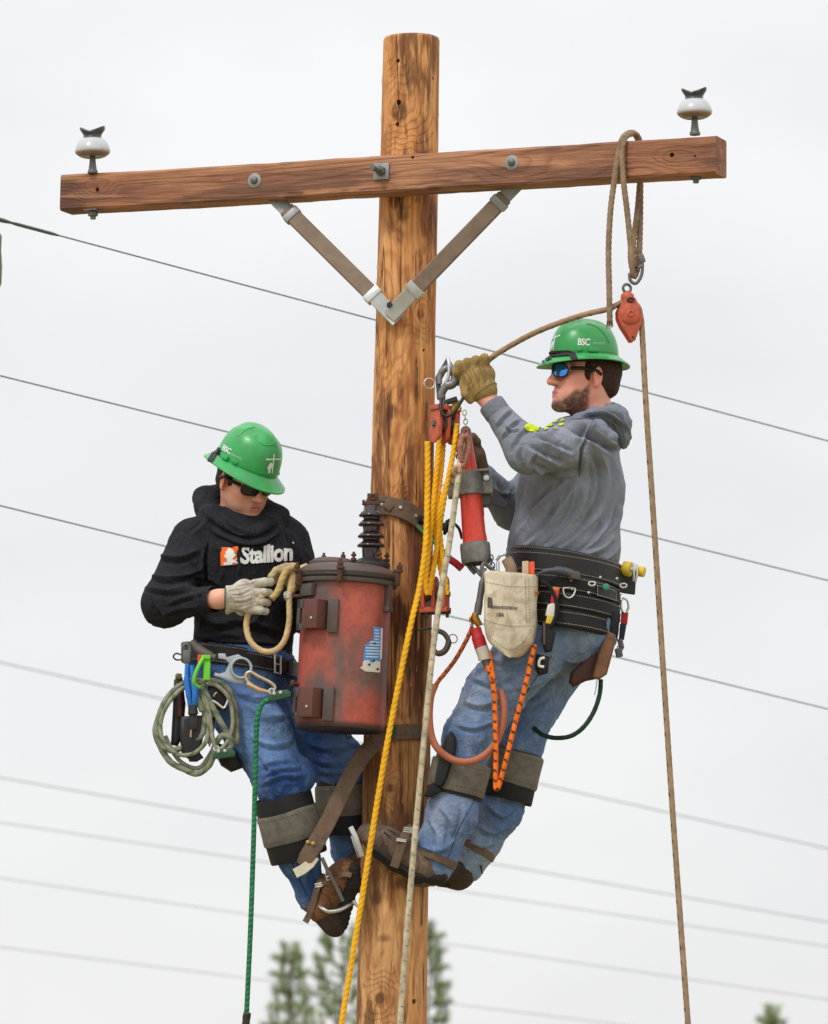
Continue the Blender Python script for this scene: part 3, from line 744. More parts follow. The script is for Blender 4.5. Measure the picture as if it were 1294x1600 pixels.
def head_cols(V, fr, s, tone, lip, beard=None, brow=None, stub=0):
    c, F, S, U = fr; q = (V-c)/s; f, a, u = q@F, q@S, q@U; aa = np.abs(a)
    C = np.tile(np.asarray(tone, float), (len(V), 1))
    def mixc(w, col): C[:] = C*(1-w[:, None])+np.asarray(col)*w[:, None]
    g = lambda f0, a0, u0, r: np.exp(-(((f-f0)**2+(aa-a0)**2+(u-u0)**2)/(r*r)))
    red = np.clip(g(.06, .045, -.03, .026)*.55+g(.115, 0, -.033, .017)*.6+g(-.01, .082, -.01, .032)*.65, 0, .75)
    mixc(red, np.asarray(tone)*[1.08, .68, .62])
    mixc(.32*np.clip(fbm(V, 90, 4), 0, 1), np.asarray(tone)*[1.05, .78, .72])
    lipw = np.clip(1.4*np.exp(-(((u+.067)/.0125)**4))*np.exp(-((aa/.021)**4)), 0, 1)*(f > .083)
    mixc(lipw*.95, lip)
    mixc(np.exp(-(((u+.0672)/.0024)**2))*np.exp(-((aa/.022)**4))*(f > .080)*.55, np.asarray(lip)*.25)
    if brow is not None: mixc(np.exp(-((u-.026-(aa-.03)*-.1)/.006)**2)*sstep(.008, .014, aa)*(1-sstep(.048, .056, aa))*(f > .05)*.85, brow)
    if beard is not None or stub:
        jaw = sstep(-.050, -.078, u+.55*(aa-.055)*0 + .0*f)*1.0
        side = sstep(-.028, -.010, f)*sstep(.046, .058, aa)*sstep(.02, -.01, u)*(f < .055)
        chin = sstep(-.076, -.088, u+.25*(f-.09))*(f > .02)
        line = sstep(-.035, -.06, u-1.0*(f-.0)*-.35+.02)*sstep(.044, .054, aa)
        mus = np.exp(-((u+.050)/.006)**2)*sstep(.030, .024, aa)*(f > .08)*.6
        Lw = -u-.050+1.15*np.clip(.034-f, 0, .06)-.034*sstep(.050, .088, f)
        burn = sstep(-.030, -.012, f)*sstep(.020, .008, f)*sstep(.03, .01, u)*sstep(.05, .06, aa)
        w = np.clip(np.maximum.reduce([sstep(-.006, .014, Lw)*(f > -.03), burn*.9, mus]), 0, 1)
        w *= 1-sstep(-.115, -.15, u)*.9; w *= 1-lipw
        w *= .84+.16*vnoise(V, 520, 3)+.16*vnoise(V, 110, 5)
        w = np.clip(w, 0, 1)*sstep(.000, .018, f+.25*np.clip(-.07-u, 0, .05))*(1-g(-.008, .080, -.004, .022))
        mixc(w*(1.0 if beard is not None else stub), beard if beard is not None else np.asarray(tone)*.45)
    return C
SKIN = NB('skin'); a_ = SKIN.n('ShaderNodeAttribute'); a_.attribute_name = 'Col'; cs_ = SKIN.coord()
SKIN.fin(a_.outputs['Color'], SKIN.math('MULTIPLY_ADD', SKIN.noise(cs_, 90, 3), .25, .38), 0, SKIN.bump(SKIN.noise(cs_, 900, 3, .6), .18, .0006), .45)
SKIN.b.inputs['Subsurface Weight'].default_value = .06; SKIN.b.inputs['Subsurface Radius'].default_value = (.012, .004, .002); SKIN.b.inputs['Subsurface Scale'].default_value = .5
SKIN = SKIN.m
HATM = mat('green_hat_shell', Cc(46, 162, 82), .36, 0, .08, 18, .12, 260, .0006, .5, .08, 9, Cc(84, 120, 84), .38, 34, .12)
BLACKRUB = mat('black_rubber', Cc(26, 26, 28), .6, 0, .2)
WHITEP = mat('white_print', Cc(228, 230, 226), .6, 0, .12, 120, .05)

def hard_hat(parent, c, F, roll, sc, label=None, hs=1.0):
    """full-brim helmet: elliptical dome with raised crest and rain gutter; returns (object, bvh, frame)"""
    c, F, S, U = headframe(c, F, roll)
    n = 96; th = np.linspace(0, 2*np.pi, n, endpoint=False); ct, st = np.cos(th), np.sin(th)
    prof = [(.985, .012, 0), (1.0, .018, 0), (1.0, .028, 0), (.992, .04, 0), (.972, .056, 0), (.935, .073, 0), (.875, .091, 0), (.79, .107, 0), (.67, .120, 0), (.52, .130, 0), (.35, .1365, 0), (.18, .1395, 0), (.06, .140, 0)]
    brim = [(.94, .000, 0), (1.30, -.0175, 1), (1.345, -.0205, 1), (1.352, -.0185, 1), (1.345, -.0155, 1), (1.30, -.0125, 1), (1.18, -.002, 1), (1.07, .007, 1), (1.015, .011, .3)]
    rows = brim+prof; V = []
    ea, eb = .1165, .100
    for r, h, br in rows:
        # longer in front and at the back, narrower at the sides on the brim
        rad = r if not br else 1+(r-1)*(1.0+.10*ct+.05*np.cos(2*th))
        f = ea*rad*ct; a = eb*rad*st; hh = h+0*th
        if br: hh = hh - .006*(r-1)/.35*(np.cos(2*th)) 
        if not br and h > .035:
            t = np.arctan2(a, np.full_like(a, .03)+0*a)
            crest = np.exp(-(a/.030)**4)*sstep(.035, .075, h)*sstep(.10, .06, f)*sstep(-.115, -.08, f)
            rim2 = np.exp(-((np.abs(a)-.043)/.006)**2)*sstep(.06, .09, h)*sstep(.085, .05, f)*sstep(-.1, -.06, f)
            hh = hh+.0080*crest-.0045*rim2
        V.append(c+sc*(F*f[:, None]+S*a[:, None]+U*hh[:, None]))
    V = [v+U*(hs-1)*sc*max(0, r_[1])*(r_[2] == 0) for v, r_ in zip(V, rows)]
    m = len(rows); V = np.concatenate(V); F_ = []
    # subdivide rows for smoothness along the profile
    V = V.reshape(m, n, 3); fine = []
    bl = len(brim)
    for seg in (V[:bl], V[bl-1:]):
        k = len(seg); u = np.linspace(0, k-1, (k-1)*3+1)
        sp_ = np.stack([spline(seg[:, j], 3) for j in range(n)], 1); fine.append(sp_)
    A = np.concatenate([fine[0][:-1], fine[1]], 0); m = len(A); A = A.reshape(-1, 3)
    ii = np.arange(m-1)[:, None]*n; jj = np.arange(n)[None]
    Fq = [tuple(q) for q in np.stack([ii+jj, ii+(jj+1) % n, ii+n+(jj+1) % n, ii+n+jj], -1).reshape(-1, 4)]
    Fq.append(tuple(range((m-1)*n, m*n)))
    inner = []
    # inside shell so that the underside reads dark and hollow
    inn = np.array([c+sc*(F*(ea*.94*r)*ct[:, None]+S*(eb*.94*r)*st[:, None]+U*h*hs*.97) for r, h in ((1, .0), (.97, .04), (.85, .09), (.55, .124), (.1, .134))]).reshape(-1, 3)
    k0 = len(A); A = np.concatenate([A, inn]); ii = np.arange(4)[:, None]*n
    Fq += [tuple(k0+q) for q in np.stack([ii+n+jj, ii+n+(jj+1) % n, ii+(jj+1) % n, ii+jj], -1).reshape(-1, 4)]
    Fq += [(j, k0+j, k0+(j+1) % n, (j+1) % n) for j in range(n)]
    o = mk('hard_hat', A, Fq, HATM, parent, autosmooth=55)
    if label: o['label'] = label
    bv = BVHTree.FromPolygons([Vector(v) for v in A], Fq)
    P_ = [c+sc*(F*ea*.905*a_+S*eb*.90*b_+U*-.004) for a_, b_ in zip(np.cos(np.linspace(0, 2*np.pi, 49)), np.sin(np.linspace(0, 2*np.pi, 49)))]
    mb = MB(); mb.add(*ribbon(P_, np.array([p-c for p in P_]), .026*sc, .004)); mb.add(*box(c+sc*(F*-ea*.93+U*-.030), (.006, .020, .016), F, S, U, .004)); mb.build('suspension_shade_band', BLACKRUB, o)  # headband added in black, standing in for the shade under the brim
    # accessory slots at the sides
    for q in (-1, 1):
        mb = MB(); p = c+sc*(F*.012+S*q*eb*1.01+U*.020); mb.add(*box(p, (.017*sc, .006*sc, .007*sc), F, S, U, .003)); 
        p = c+sc*(F*.055+S*q*eb*.885+U*.022); X = nrm(F*.8-S*q*.5); mb.add(*box(p, (.010*sc, .005*sc, .006*sc), X, np.cross(U, X), U, .003))
        mb.build('accessory_slot', HATM, o)
    return o, bv, (c, F, S, U, sc, ea, eb)
def hat_band(o, hf, ang, w, thick=.004, z0=.012, z1=.034, name='goggle_strap'):
    """rubber strap round part of the dome just above the brim; ang=(from,to) degrees from the front, towards the left side"""
    c, F, S, U, sc, ea, eb = hf; mb = MB(); P = []; N = []
    for a in np.linspace(R(ang[0]), R(ang[1]), 30):
        t = (a-R(ang[0]))/(R(ang[1])-R(ang[0])); h = z0+(z1-z0)*math.sin(math.pi*t)
        k = 1.02
        P.append(c+sc*(F*ea*k*math.cos(a)+S*eb*k*math.sin(a)+U*h)); N.append(F*math.cos(a)/ea+S*math.sin(a)/eb)
    mb.add(*ribbon(P, np.array(N), w, thick)); return mb.build(name, BLACKRUB, o)

def text2d(body, size=1.0, bold=0.0, spacing=1.0):
    cu = bpy.data.curves.new('t', 'FONT'); cu.body = body; cu.size = size; cu.offset = bold; cu.space_character = spacing; cu.resolution_u = 3; cu.fill_mode = 'FRONT'
    ob = bpy.data.objects.new('t', cu); COL.objects.link(ob); bpy.context.view_layer.update()
    me = bpy.data.meshes.new_from_object(ob.evaluated_get(bpy.context.evaluated_depsgraph_get()))
    bm = bmesh.new(); bm.from_mesh(me); bmesh.ops.triangulate(bm, faces=bm.faces[:])
    for _ in range(2):
        es = [e for e in bm.edges if e.calc_length() > size*.22]
        if es: bmesh.ops.subdivide_edges(bm, edges=es, cuts=1); bmesh.ops.triangulate(bm, faces=bm.faces[:])
    bm.verts.ensure_lookup_table()
    V = np.array([v.co[:2] for v in bm.verts]); F = [[v.index for v in f.verts] for f in bm.faces]; bm.free()
    bpy.data.objects.remove(ob); bpy.data.curves.remove(cu); bpy.data.meshes.remove(me); return V, F
def poly2d(outline, size=.2):
    bm = bmesh.new(); bm.faces.new([bm.verts.new((x, y, 0)) for x, y in outline]); bmesh.ops.triangulate(bm, faces=bm.faces[:])
    for _ in range(3):
        es = [e for e in bm.edges if e.calc_length() > size]
        if es: bmesh.ops.subdivide_edges(bm, edges=es, cuts=1); bmesh.ops.triangulate(bm, faces=bm.faces[:])
    bm.verts.ensure_lookup_table(); V = np.array([v.co[:2] for v in bm.verts]); F = [[v.index for v in f.verts] for f in bm.faces]; bm.free(); return V, F
def decal(name, V2, F, fpx, bvh, mat_, parent, out=.0012, dirv=None):
    """print a flat drawing on a curved surface: fpx maps drawing coordinates to photo pixels, then straight onto the surface"""
    V = []
    last = None
    for x, y in V2:
        px, py = fpx(x, y); p = W(px, py, -1.2); dv = nrm(p-CAM) if dirv is None else dirv
        h = bvh.ray_cast(Vector(p), Vector(dv))
        if h[0] is None:
            q = bvh.find_nearest(Vector(W(px, py, 0 if last is None else last[1]))); h = q
        nn = h[1] if h[1].dot(Vector(dv)) < 0 else -h[1]
        V.append(np.array(h[0]+nn*out)); last = V[-1]
    Fo = []
    for f in F:
        a, b, c = (V[i] for i in f[:3]); Fo.append(f if np.cross(b-a, c-a)@FWD < 0 else f[::-1])
    return mk(name, np.array(V), Fo, mat_, parent, smooth=True)
def quadmap(o, ux, uy):
    """drawing (x right, y up) -> pixels, origin o, unit vectors in px"""
    return lambda x, y: (o[0]+ux[0]*x+uy[0]*y, o[1]+ux[1]*x+uy[1]*y)

def finger(B, base, d0, d1, d2, L, r, k=.005):
    """three bones with knuckle bends"""
    p = np.asarray(base, float); pts = [(p, r)]
    for dv, l, q in ((d0, .45, .95), (d1, .32, .88), (d2, .25, .78)):
        p = p+nrm(dv)*L*l; pts.append((p, r*q))
    B.chain(pts, k)
# ============================================================ PEOPLE
BLACKCLOTH = mat('black_fleece', None, .95, 0, .60, 360, .55, 900, .0012, .15, .12, 18, Cc(70, 70, 76), .25, 160, 0, .3, 28)
GREYCLOTH = mat('grey_fleece', None, .95, 0, .42, 360, .5, 800, .0012, .15, .07, 14, wrinkle=.26, wscale=26)
DENIM = mat('denim', None, .9, 0, .48, 400, .5, 1100, .0010, .2, .06, 22, wrinkle=.5, wscale=44)
LEATHER = mat('glove_leather', None, .75, 0, .14, 60, .35, 260, .0012, .3, .10, 22, Cc(120, 104, 78), .3, 40, 0, .5, 90)
BOOTL = mat('boot_leather', None, .7, 0, .3, 50, .4, 220, .0015, .35, .15, 14, Cc(60, 48, 38), .5, 30, 0, .6, 60)
BELTL = mat('black_belt_leather', Cc(34, 33, 34), .5, 0, .3, 60, .3, 260, .001, .45, .1)
GREYL = mat('grey_strap_leather', Cc(118, 112, 102), .8, 0, .22, 70, .4, 320, .001, .25, .1, 18, Cc(80, 75, 68), .4, 40)
BLACKPAD = mat('black_neoprene', Cc(36, 36, 38), .7, 0, .25, 80, .4, 400, .001, .3, .1)
BROWNL = mat('brown_strap_leather', Cc(112, 92, 76), .7, 0, .22, 60, .4, 300, .001, .3, .1, 18, Cc(70, 54, 44), .45, 30)
HAIRM = mat('dark_brown_hair', None, .7, 0, .5, 300, .8, 700, .003, .3)
LENSB = mat('black_lens', Cc(12, 12, 14), .08, 0, .05, 10, 0, 10, .0001, .6)
THREAD = mat('pale_thread', Cc(206, 202, 192), .8)
up = np.array([0, 0, 1.0])

def garment(name, B, res, mat_, parent, colf, lines=(), noise=1.0, nscale=16, seed=0, stretch=None, rel=1, label=None):
    V, Q = B.mesh(res); V = relax(V, Q, rel, .5); V = folds(V, Q, lines, noise, nscale, seed, stretch)
    o = mk(name, V, Q, mat_, parent, col=colf(V))
    if label: o['label'] = label
    return o, BVHTree.FromPolygons([Vector(v) for v in V], [tuple(q) for q in Q.tolist()]), V
def flat(c, var=.12, seed=0, sc=9):
    c = np.asarray(c, float)
    return lambda V: c[None]*(1+var*fbm(V, sc, seed))[:, None]
def denim_col(base, fade, seed, spots=()):
    base, fade = np.asarray(base, float), np.asarray(fade, float)
    def f(V):
        px = PX(V); w = np.clip(.36*fbm(V, 6, seed)+.20, 0, 1)
        for (x, y, r, a) in spots: w = w+a*np.exp(-(((px-[x, y])**2).sum(1)/(r*r)))*(1+.5*fbm(V*[1, 1, 2.5], 30, seed+1))
        # whiskers: thin pale wear lines
        w = np.clip(w+.25*np.clip(fbm(V*[1, 1, 1], 42, seed+3), 0, 1), 0, 1)
        return base*(1-w)[:, None]+fade*w[:, None]
    return f
def shades(parent, fr, s, lensmat, framemat):
    c, F, S, U = fr; P = lambda f, a, u: c+s*(F*f+S*a+U*u)
    root = None; fm = MB()
    n = 13
    def lens_at(a, u): return .112-(a/.078)**2*.034-(u/.05)**2*.004
    rows = []
    for q in (-1, 1):
        V = []; Fc = []
        for lay in (0, 1):
            for i in range(n):
                for j in range(n):
                    x = -1+2*i/(n-1); y = -1+2*j/(n-1)
                    xx = x*math.sqrt(1-y*y*.5*.8); yy = y*math.sqrt(1-x*x*.5*.8)
                    a = q*(.0350+.0310*xx); u = .003+.0215*yy-(.003*xx)
                    V.append(P(lens_at(a, u)-.002*lay, a, u))
        idx = lambda l, i, j: l*n*n+i*n+j
        for i in range(n-1):
            for j in range(n-1):
                f0 = (idx(0, i, j), idx(0, i+1, j), idx(0, i+1, j+1), idx(0, i, j+1)); f0 = f0 if q > 0 else f0[::-1]
                Fc.append(f0); Fc.append(tuple(idx(1, *divmod(k, n)) for k in f0[::-1]))
        rows.append((V, Fc))
        ed = [V[idx(0, i, 0)] for i in range(n)]+[V[idx(0, n-1, j)] for j in range(1, n)]+[V[idx(0, i, n-1)] for i in range(n-2, -1, -1)]+[V[idx(0, 0, j)] for j in range(n-2, -1, -1)]
        fm.add(*tube(ed, .0021*s, 6)); 
        fm.add(*tube(spline([P(.080, .064*q, .010), P(.05, .079*q, .013), P(.0, .084*q, .012), P(-.02, .083*q, .002)], 6), [.0058*s]*19, 8))
    fm.add(*tube(spline([P(.110, -.012, .008), P(.115, 0, .010), P(.110, .012, .008)], 4), .0026*s, 6))
    fo = fm.build('sunglasses', framemat, parent)
    for V, Fc in rows: mk('lens', V, Fc, lensmat, fo)
    return fo
def hair(parent, fr, s, col, seed, back=-.055):
    c, F, S, U = fr; P = lambda f, a, u: c+s*(F*f+S*a+U*u); M = np.stack([F, S, U]); B = Blob()
    B.ell(P(-.014, 0, .028), np.array([.104, .0825, .094])*s, M, .01)
    for q in (-1, 1): B.cone(P(.014, .0745*q, .03), P(.012, .0725*q, -.014), .010*s, .0055*s, .008)
    B.cone(P(-.070, -.03, -.03), P(-.070, .03, -.03), .028*s, .028*s, .03)
    B.box(P(.135, 0, 0), np.array([.10, .2, .2])*s, M, .002, .006, 's')
    B.box(P(0, 0, -.2+back+.0), np.array([.2, .2, .15])*s, M, .002, .012, 's')
    B.box(P(.06, 0, -.115), np.array([.085, .2, .09])*s, M, .002, .006, 's')
    for q in (-1, 1): B.ell(P(-.006, .085*q, -.012), np.array([.022, .03, .034])*s, M, .006, 's')
    V, Q = B.mesh(.0035); N = vnorm(V, Q)
    V = V+N*(.0016*fbm(V*[1, 1, .35], 160, seed, 2))[:, None]
    return mk('hair', V, Q, HAIRM, parent, col=np.asarray(col)*(1+.35*vnoise(V*[1, 1, .3], 240, seed))[:, None])
def legcuff(parent, a, b, t0, t1, r, th, mat_, name='leg_cuff', sq=1.0, side=(0, 1, 0), n=40, wob=0, col=None):
    a, b = np.asarray(a, float), np.asarray(b, float); ax = nrm(b-a); L = np.linalg.norm(b-a); c = a+ax*L*t0; h = L*(t1-t0)
    prof = [(r, .0), (r+th*.6, -.001), (r+th, .004), (r+th, h*.33), (r+th, h*.66), (r+th, h-.004), (r+th*.6, h+.001), (r, h)]
    V, F = lathe(prof+[(r-.004, h*.5)], c, ax, n, 1, sq, hint=side, cap=False)
    k = len(prof)
    F += [((k)*n+j, k*n+(j+1) % n, (j+1) % n, j) for j in range(n)]
    if wob: V = V + .0025*wob*np.stack([vnoise(V, 22, 31), vnoise(V, 22, 32), vnoise(V, 22, 33)], 1)
    return mk(name, V, F, mat_, parent, autosmooth=45, col=col)
def buckle(mb, c, X, Y, w, h, r=.0022):
    c = np.asarray(c, float); X, Y = nrm(X), nrm(Y)
    mb.add(*tube([c+X*w*a+Y*h*b for a, b in ((-.5, -.5), (.5, -.5), (.5, .5), (-.5, .5), (-.5, -.5), (.0, -.5))], r, 8))
    mb.add(*rod(c-X*w*.5, c+X*w*.5-Y*0, r*.8, 6))

# ------------------------------------------------------------ man in the black hoodie
def build_left():
    s = .905
    hc = W(381, 750, .0); yaw, pit = R(37), R(26)
    F = np.array([math.sin(yaw)*math.cos(pit), -math.cos(yaw)*math.cos(pit), -math.sin(pit)]); fr = headframe(hc, F, R(5))
    Ft = nrm([.57, -.82, 0]); St = np.array([-Ft[1]*-1*0+.82, .57, 0]); Mt = np.stack([Ft, nrm(np.cross(up, Ft)), up])
    J = dict(neck=W(368, 822, .06), rs=W(303, 846, -.04), re=W(257, 943, -.12), rw=W(342, 936, -.25), ls=W(449, 846, .14), le=W(481, 955, .10), lw=W(463, 922, -.08),
             rh=W(352, 1068, -.03), rk=W(443, 1240, -.14), ra=W(486, 1395, -.05), lh=W(422, 1072, .09), lk=W(540, 1205, .06), la=W(547, 1345, .10))
    # ---- body
    B = Blob(); head_ops(B, fr, s, J['neck'])
    B.ell(W(380, 890, .05), (.11, .165, .17), Mt, .04); B.ell(W(378, 1000, .04), (.10, .14, .15), Mt, .05); B.cone(W(378, 840, .05), J['neck'], .06, .055, .04)
    for sh, el, wr in (('rs', 're', 'rw'), ('ls', 'le', 'lw')): B.chain([(J[sh], .048), (J[el], .037), (J[wr], .0275)], .03)
    for a, b, c in (('rh', 'rk', 'ra'), ('lh', 'lk', 'la')): B.chain([(J[a], .078), (J[b], .054), (J[c], .036)], .03)
    hand_r = W(378, 931, -.27); B.cone(J['rw'], hand_r, .026, .03, .02, ((0, 1, 0), 1.5))
    for k in range(4): finger(B, W(396, 914+k*12.5, -.277), (1, -.15, .05-.03*k), (.9, .5, 0), (.2, 1, 0), .046, .0062)
    finger(B, W(368, 944, -.255), (.7, .5, -.3), (1, .3, .1), (1, .1, .2), .048, .0075)
    B.cone(J['lw'], W(456, 899, -.12), .025, .028, .02)
    for k in range(4): finger(B, W(462-k*6, 890+k*1.5, -.135-.011*k), (-.7, -.3, .3), (-.5, -.2, -.9), (-.1, .1, -1), .046, .0060)
    finger(B, W(468, 905, -.12), (-.3, -.5, -.6), (-.4, -.2, -.8), (-.2, 0, -1), .05, .008)
    V, Q = B.mesh(.0075, [(hc-.15, hc+.15, .0024), (hand_r-[.06, .05, .06], hand_r+[.09, .06, .06], .0035), (W(450, 912, -.13)-.05, W(450, 912, -.13)+.05, .0035)])
    tone = Cc(226, 168, 142)
    c = head_cols(V, fr, s, tone, Cc(218, 132, 124), None, Cc(58, 42, 34), .25)
    p = mk('person', V, Q, SKIN, None, loc=W(380, 1060, .04), col=c)
    tag(p, 'climber in a black hoodie and green hard hat looking down at his pale glove', 'person', 'linemen on the pole')
    shades(p, fr, s, LENSB, mat('black_frame', Cc(16, 16, 17), .3, 0, .1))
    hair(p, fr, s, Cc(58, 42, 34), 2, -.02)
    # ---- hoodie
    B = Blob()
    B.ell(W(381, 885, .05), (.150, .198, .155), Mt, .03); B.cone(W(382, 880, .05), W(381, 1004, .04), .172, .162, .05, (Ft, 1.28))
    B.chain([(J['rs'], .074), (J['re'], .066), (J['rw']+(J['re']-J['rw'])*.26, .0385)], .035); B.chain([(J['ls'], .072), (J['le'], .062), (J['lw'], .042)], .035)
    B.cone(W(330, 826, .0), W(372, 818, .06), .05, .06, .04); B.cone(W(432, 825, .12), W(385, 815, .07), .05, .055, .04)
    # folded hood round the neck
    ring = [(322, 794, .05, .032), (330, 806, -.03, .030), (352, 825, -.085, .026), (378, 838, -.105, .021), (400, 838, -.09, .021), (420, 822, -.03, .028), (432, 808, .06, .036), (400, 790, .15, .04), (350, 782, .14, .045), (325, 784, .09, .04), (322, 792, .05, .034)]
    B.chain([(W(x, y, d), r) for x, y, d, r in ring], .022)
    B.cone(W(318, 774, .11), W(345, 778, .16), .026, .03, .03)
    # waist rib
    B.cone(W(378, 1008, .04), W(379, 1026, .04), .160, .164, .006, (Ft, 1.22))
    fl = [(7, 5, [(232, 898), (262, 905), (300, 896), (322, 880)]), (6, 5, [(228, 918), (265, 924), (305, 915)]), (7, 6, [(246, 868), (280, 872), (312, 858)]), (5, 4, [(262, 944), (290, 934), (325, 929)]), (5, 4, [(300, 900), (330, 905), (345, 918)]), (4, 4, [(360, 850), (375, 868), (372, 900)]), (5, 5, [(415, 925), (405, 960), (380, 985)]), (5, 5, [(310, 960), (340, 975), (375, 978)]), (5, 5, [(300, 990), (345, 1002), (400, 1004), (450, 1010)]),
          (5, 5, [(255, 960), (285, 950), (318, 948)]), (7, 6, [(330, 842), (327, 880), (330, 915)]), (5, 5, [(342, 850), (350, 880), (345, 908)]), 
          (5, 6, [(452, 830), (462, 850), (470, 880)]), (5, 7, [(320, 985), (360, 970), (400, 975), (440, 990)]), (4, 6, [(312, 1000), (350, 992), (385, 996)]),  (4, 4, [(345, 800), (365, 822), (385, 830)]),
          (5, 5, [(322, 800), (318, 820), (300, 835)]), (4, 4, [(240, 930), (247, 950), (262, 964)]), (5, 5, [(310, 920), (318, 950), (312, 980)]), (4, 5, [(300, 870), (312, 895), (318, 925)])]
    fl += [(-9, 5, [(312, 798), (330, 818), (360, 836), (390, 843), (420, 834), (440, 816)]), (-8, 4, [(328, 845), (320, 880), (322, 915)])]
    ho, hb, HV = garment('hoodie', B, .0038, BLACKCLOTH, p, flat(Cc(37, 38, 43), .12, 3), fl, 2.2, 14, 5)
    # cuff seam, chest print
    ax = nrm(J['rw']-J['re'])
    legcuff(ho, J['re'], J['rw'], .68, .92, .0385, .0035, BLACKCLOTH, 'sleeve_cuff', 1, (0, 0, 1), 30, 0, Cc(37, 38, 43))
    m_or = mat('orange_print', Cc(244, 112, 34), .8, 0, .05)
    qm = quadmap((346, 883.5), (25.5, -2.2), (2.0, -27))
    V2, F2 = poly2d([(0, 0), (1, 0), (1, 1), (0, 1)], .12); decal('orange_print_square', V2, F2, quadmap((347, 884), (25.5, -1.8), (-1.2, -27.5)), hb, m_or, ho, .0045)
    hx = [(.10, .02), (.14, .16), (.26, .22), (.24, .36), (.12, .44), (.10, .56), (.22, .62), (.20, .74), (.34, .80), (.40, .94), (.56, .90), (.74, .84), (.80, .70), (.70, .62), (.82, .54), (.74, .42), (.64, .34), (.70, .26), (.84, .34), (.92, .22), (.88, .04), (.78, .10), (.66, .12), (.60, .02)]
    V2, F2 = poly2d(hx, .12); decal('horse_emblem', V2, F2, quadmap((347, 884), (25.5, -1.8), (-1.2, -27.5)), hb, WHITEP, ho, .0065)
    V2, F2 = text2d('Stallion', 1, .040, .95); V2[:, 0] *= 1
    wdt = V2[:, 0].max()-V2[:, 0].min(); V2[:, 0] = (V2[:, 0]-V2[:, 0].min())/wdt*79
    decal('chest_lettering', V2, F2, lambda x, y: (376+x, 880.5-x*.072-y*36*(1+0*x)), hb, WHITEP, ho, .0062)
    V2, F2 = text2d('TM', 1, .01); decal('chest_lettering', V2, F2, lambda x, y: (455.5+x*2.6, 850-y*4), hb, WHITEP, ho, .0035)
    # ---- jeans
    B = Blob(); B.ell(W(378, 1050, .03), (.145, .178, .14), Mt, .04)
    B.chain([(J['rh'], .108), (W(405, 1150, -.09), .096), (W(440, 1218, -.135), .080), (W(452, 1275, -.125), .062), (W(466, 1335, -.09), .060), (W(484, 1388, -.06), .047)], .03)
    B.chain([(J['lh'], .105), (W(490, 1150, .08), .094), (W(535, 1200, .06), .080), (W(540, 1260, .075), .064), (W(545, 1330, .10), .055)], .03)
    B.cone(W(428, 1225, -.135), W(470, 1210, -.135), .052, .05, .02); B.cone(W(486, 1398, -.055), W(490, 1403, -.052), .046, .047, .01)
    fl = [(6, 5, [(410, 1225), (440, 1212), (474, 1214)]), (6, 4, [(412, 1213), (440, 1202), (470, 1200)]), (5, 5, [(405, 1200), (430, 1190), (462, 1188)]), (5, 6, [(385, 1100), (415, 1120), (450, 1118)]), (6, 6, [(370, 1080), (400, 1092), (440, 1086)]), (5, 6, [(390, 1150), (425, 1165), (458, 1158)]),
          (5, 5, [(440, 1075), (455, 1110), (466, 1150)]), (6, 5, [(480, 1160), (510, 1170), (545, 1168)]), (6, 5, [(490, 1185), (515, 1192), (550, 1186)]), (5, 5, [(500, 1205), (525, 1207), (556, 1202)]), (5, 5, [(455, 1320), (470, 1345), (480, 1385)]), (5, 5, [(470, 1325), (490, 1350), (500, 1375)]), (5, 5, [(445, 1340), (465, 1362), (490, 1368)]), (4, 4, [(400, 1170), (420, 1200), (440, 1208)])]
    je, jb, JV = garment('jeans', B, .0040, DENIM, p, denim_col(Cc(50, 80, 138), Cc(126, 160, 208), 5, [(420, 1120, 45, .6), (540, 1175, 25, .35), (455, 1330, 30, .2), (445, 1170, 30, .2)]), fl, 2.6, 20, 8)
    mb = MB()
    for off in (0, 3): mb.add(*tube([np.array(q) for q in [W(462+off, 1062+off*.2, -.14)]*2] if False else wsp([(440+off*.6, 1060, -.135), (458+off, 1070, -.13), (468+off, 1090, -.12)], 5), .0006, 5))
    # ---- gloves
    GC = Cc(206, 200, 184)
    B = Blob(); sqy = ((0, 1, 0), 1.35)
    B.cone(W(353, 936, -.25), W(382, 932, -.272), .037, .040, .02, sqy); B.cone(W(382, 920, -.272), W(392, 945, -.272), .030, .028, .02, sqy)
    for k, (dx, yy, tp) in enumerate(((5, 912, .14), (3, 926, .02), (0, 940, -.03), (-3, 953, -.08))):
        finger(B, W(395+dx*.6, yy, -.278), (1, -.14, tp), (.72, .7, tp*.5), (-.1, 1, 0), .072-.003*k, .0142-.0005*k, .0035)
    finger(B, W(366, 947, -.25), (.7, .5, -.45), (1, .3, -.05), (1, .1, .1), .066, .0135, .008)
    B.cone(W(354, 937, -.25), W(360, 936, -.252), .046, .040, .008, ((0, 1, 0), 1.2)); B.box(W(331, 937, -.25), (.0415, .12, .12), None, .001, .004, 's')
    fl = [(1.6, 3, [(362, 928), (378, 926), (392, 918)]), (1.6, 3, [(364, 938), (380, 938), (394, 932)]), (1.5, 3, [(360, 948), (376, 952), (392, 946)]), (1.5, 2.5, [(368, 915), (384, 912), (400, 908)])]
    garment('glove', B, .0026, LEATHER, p, lambda V: GC*(1-.28*np.clip(fbm(V, 40, 6), 0, 1))[:, None], fl, .5, 60, 4, label='pale leather work glove gripping the rope')
    mb = MB(); a0, b0 = W(352.5, 937, -.25), W(358, 937, -.25); mb.add(*torus(a0, b0-a0, .0445, .0024, 32, 6, 1.0, .84, (0, 0, 1))); mb.build('glove_binding', mat('green_binding', Cc(48, 84, 66), .8), p)
    B = Blob(); GT = Cc(196, 176, 128)
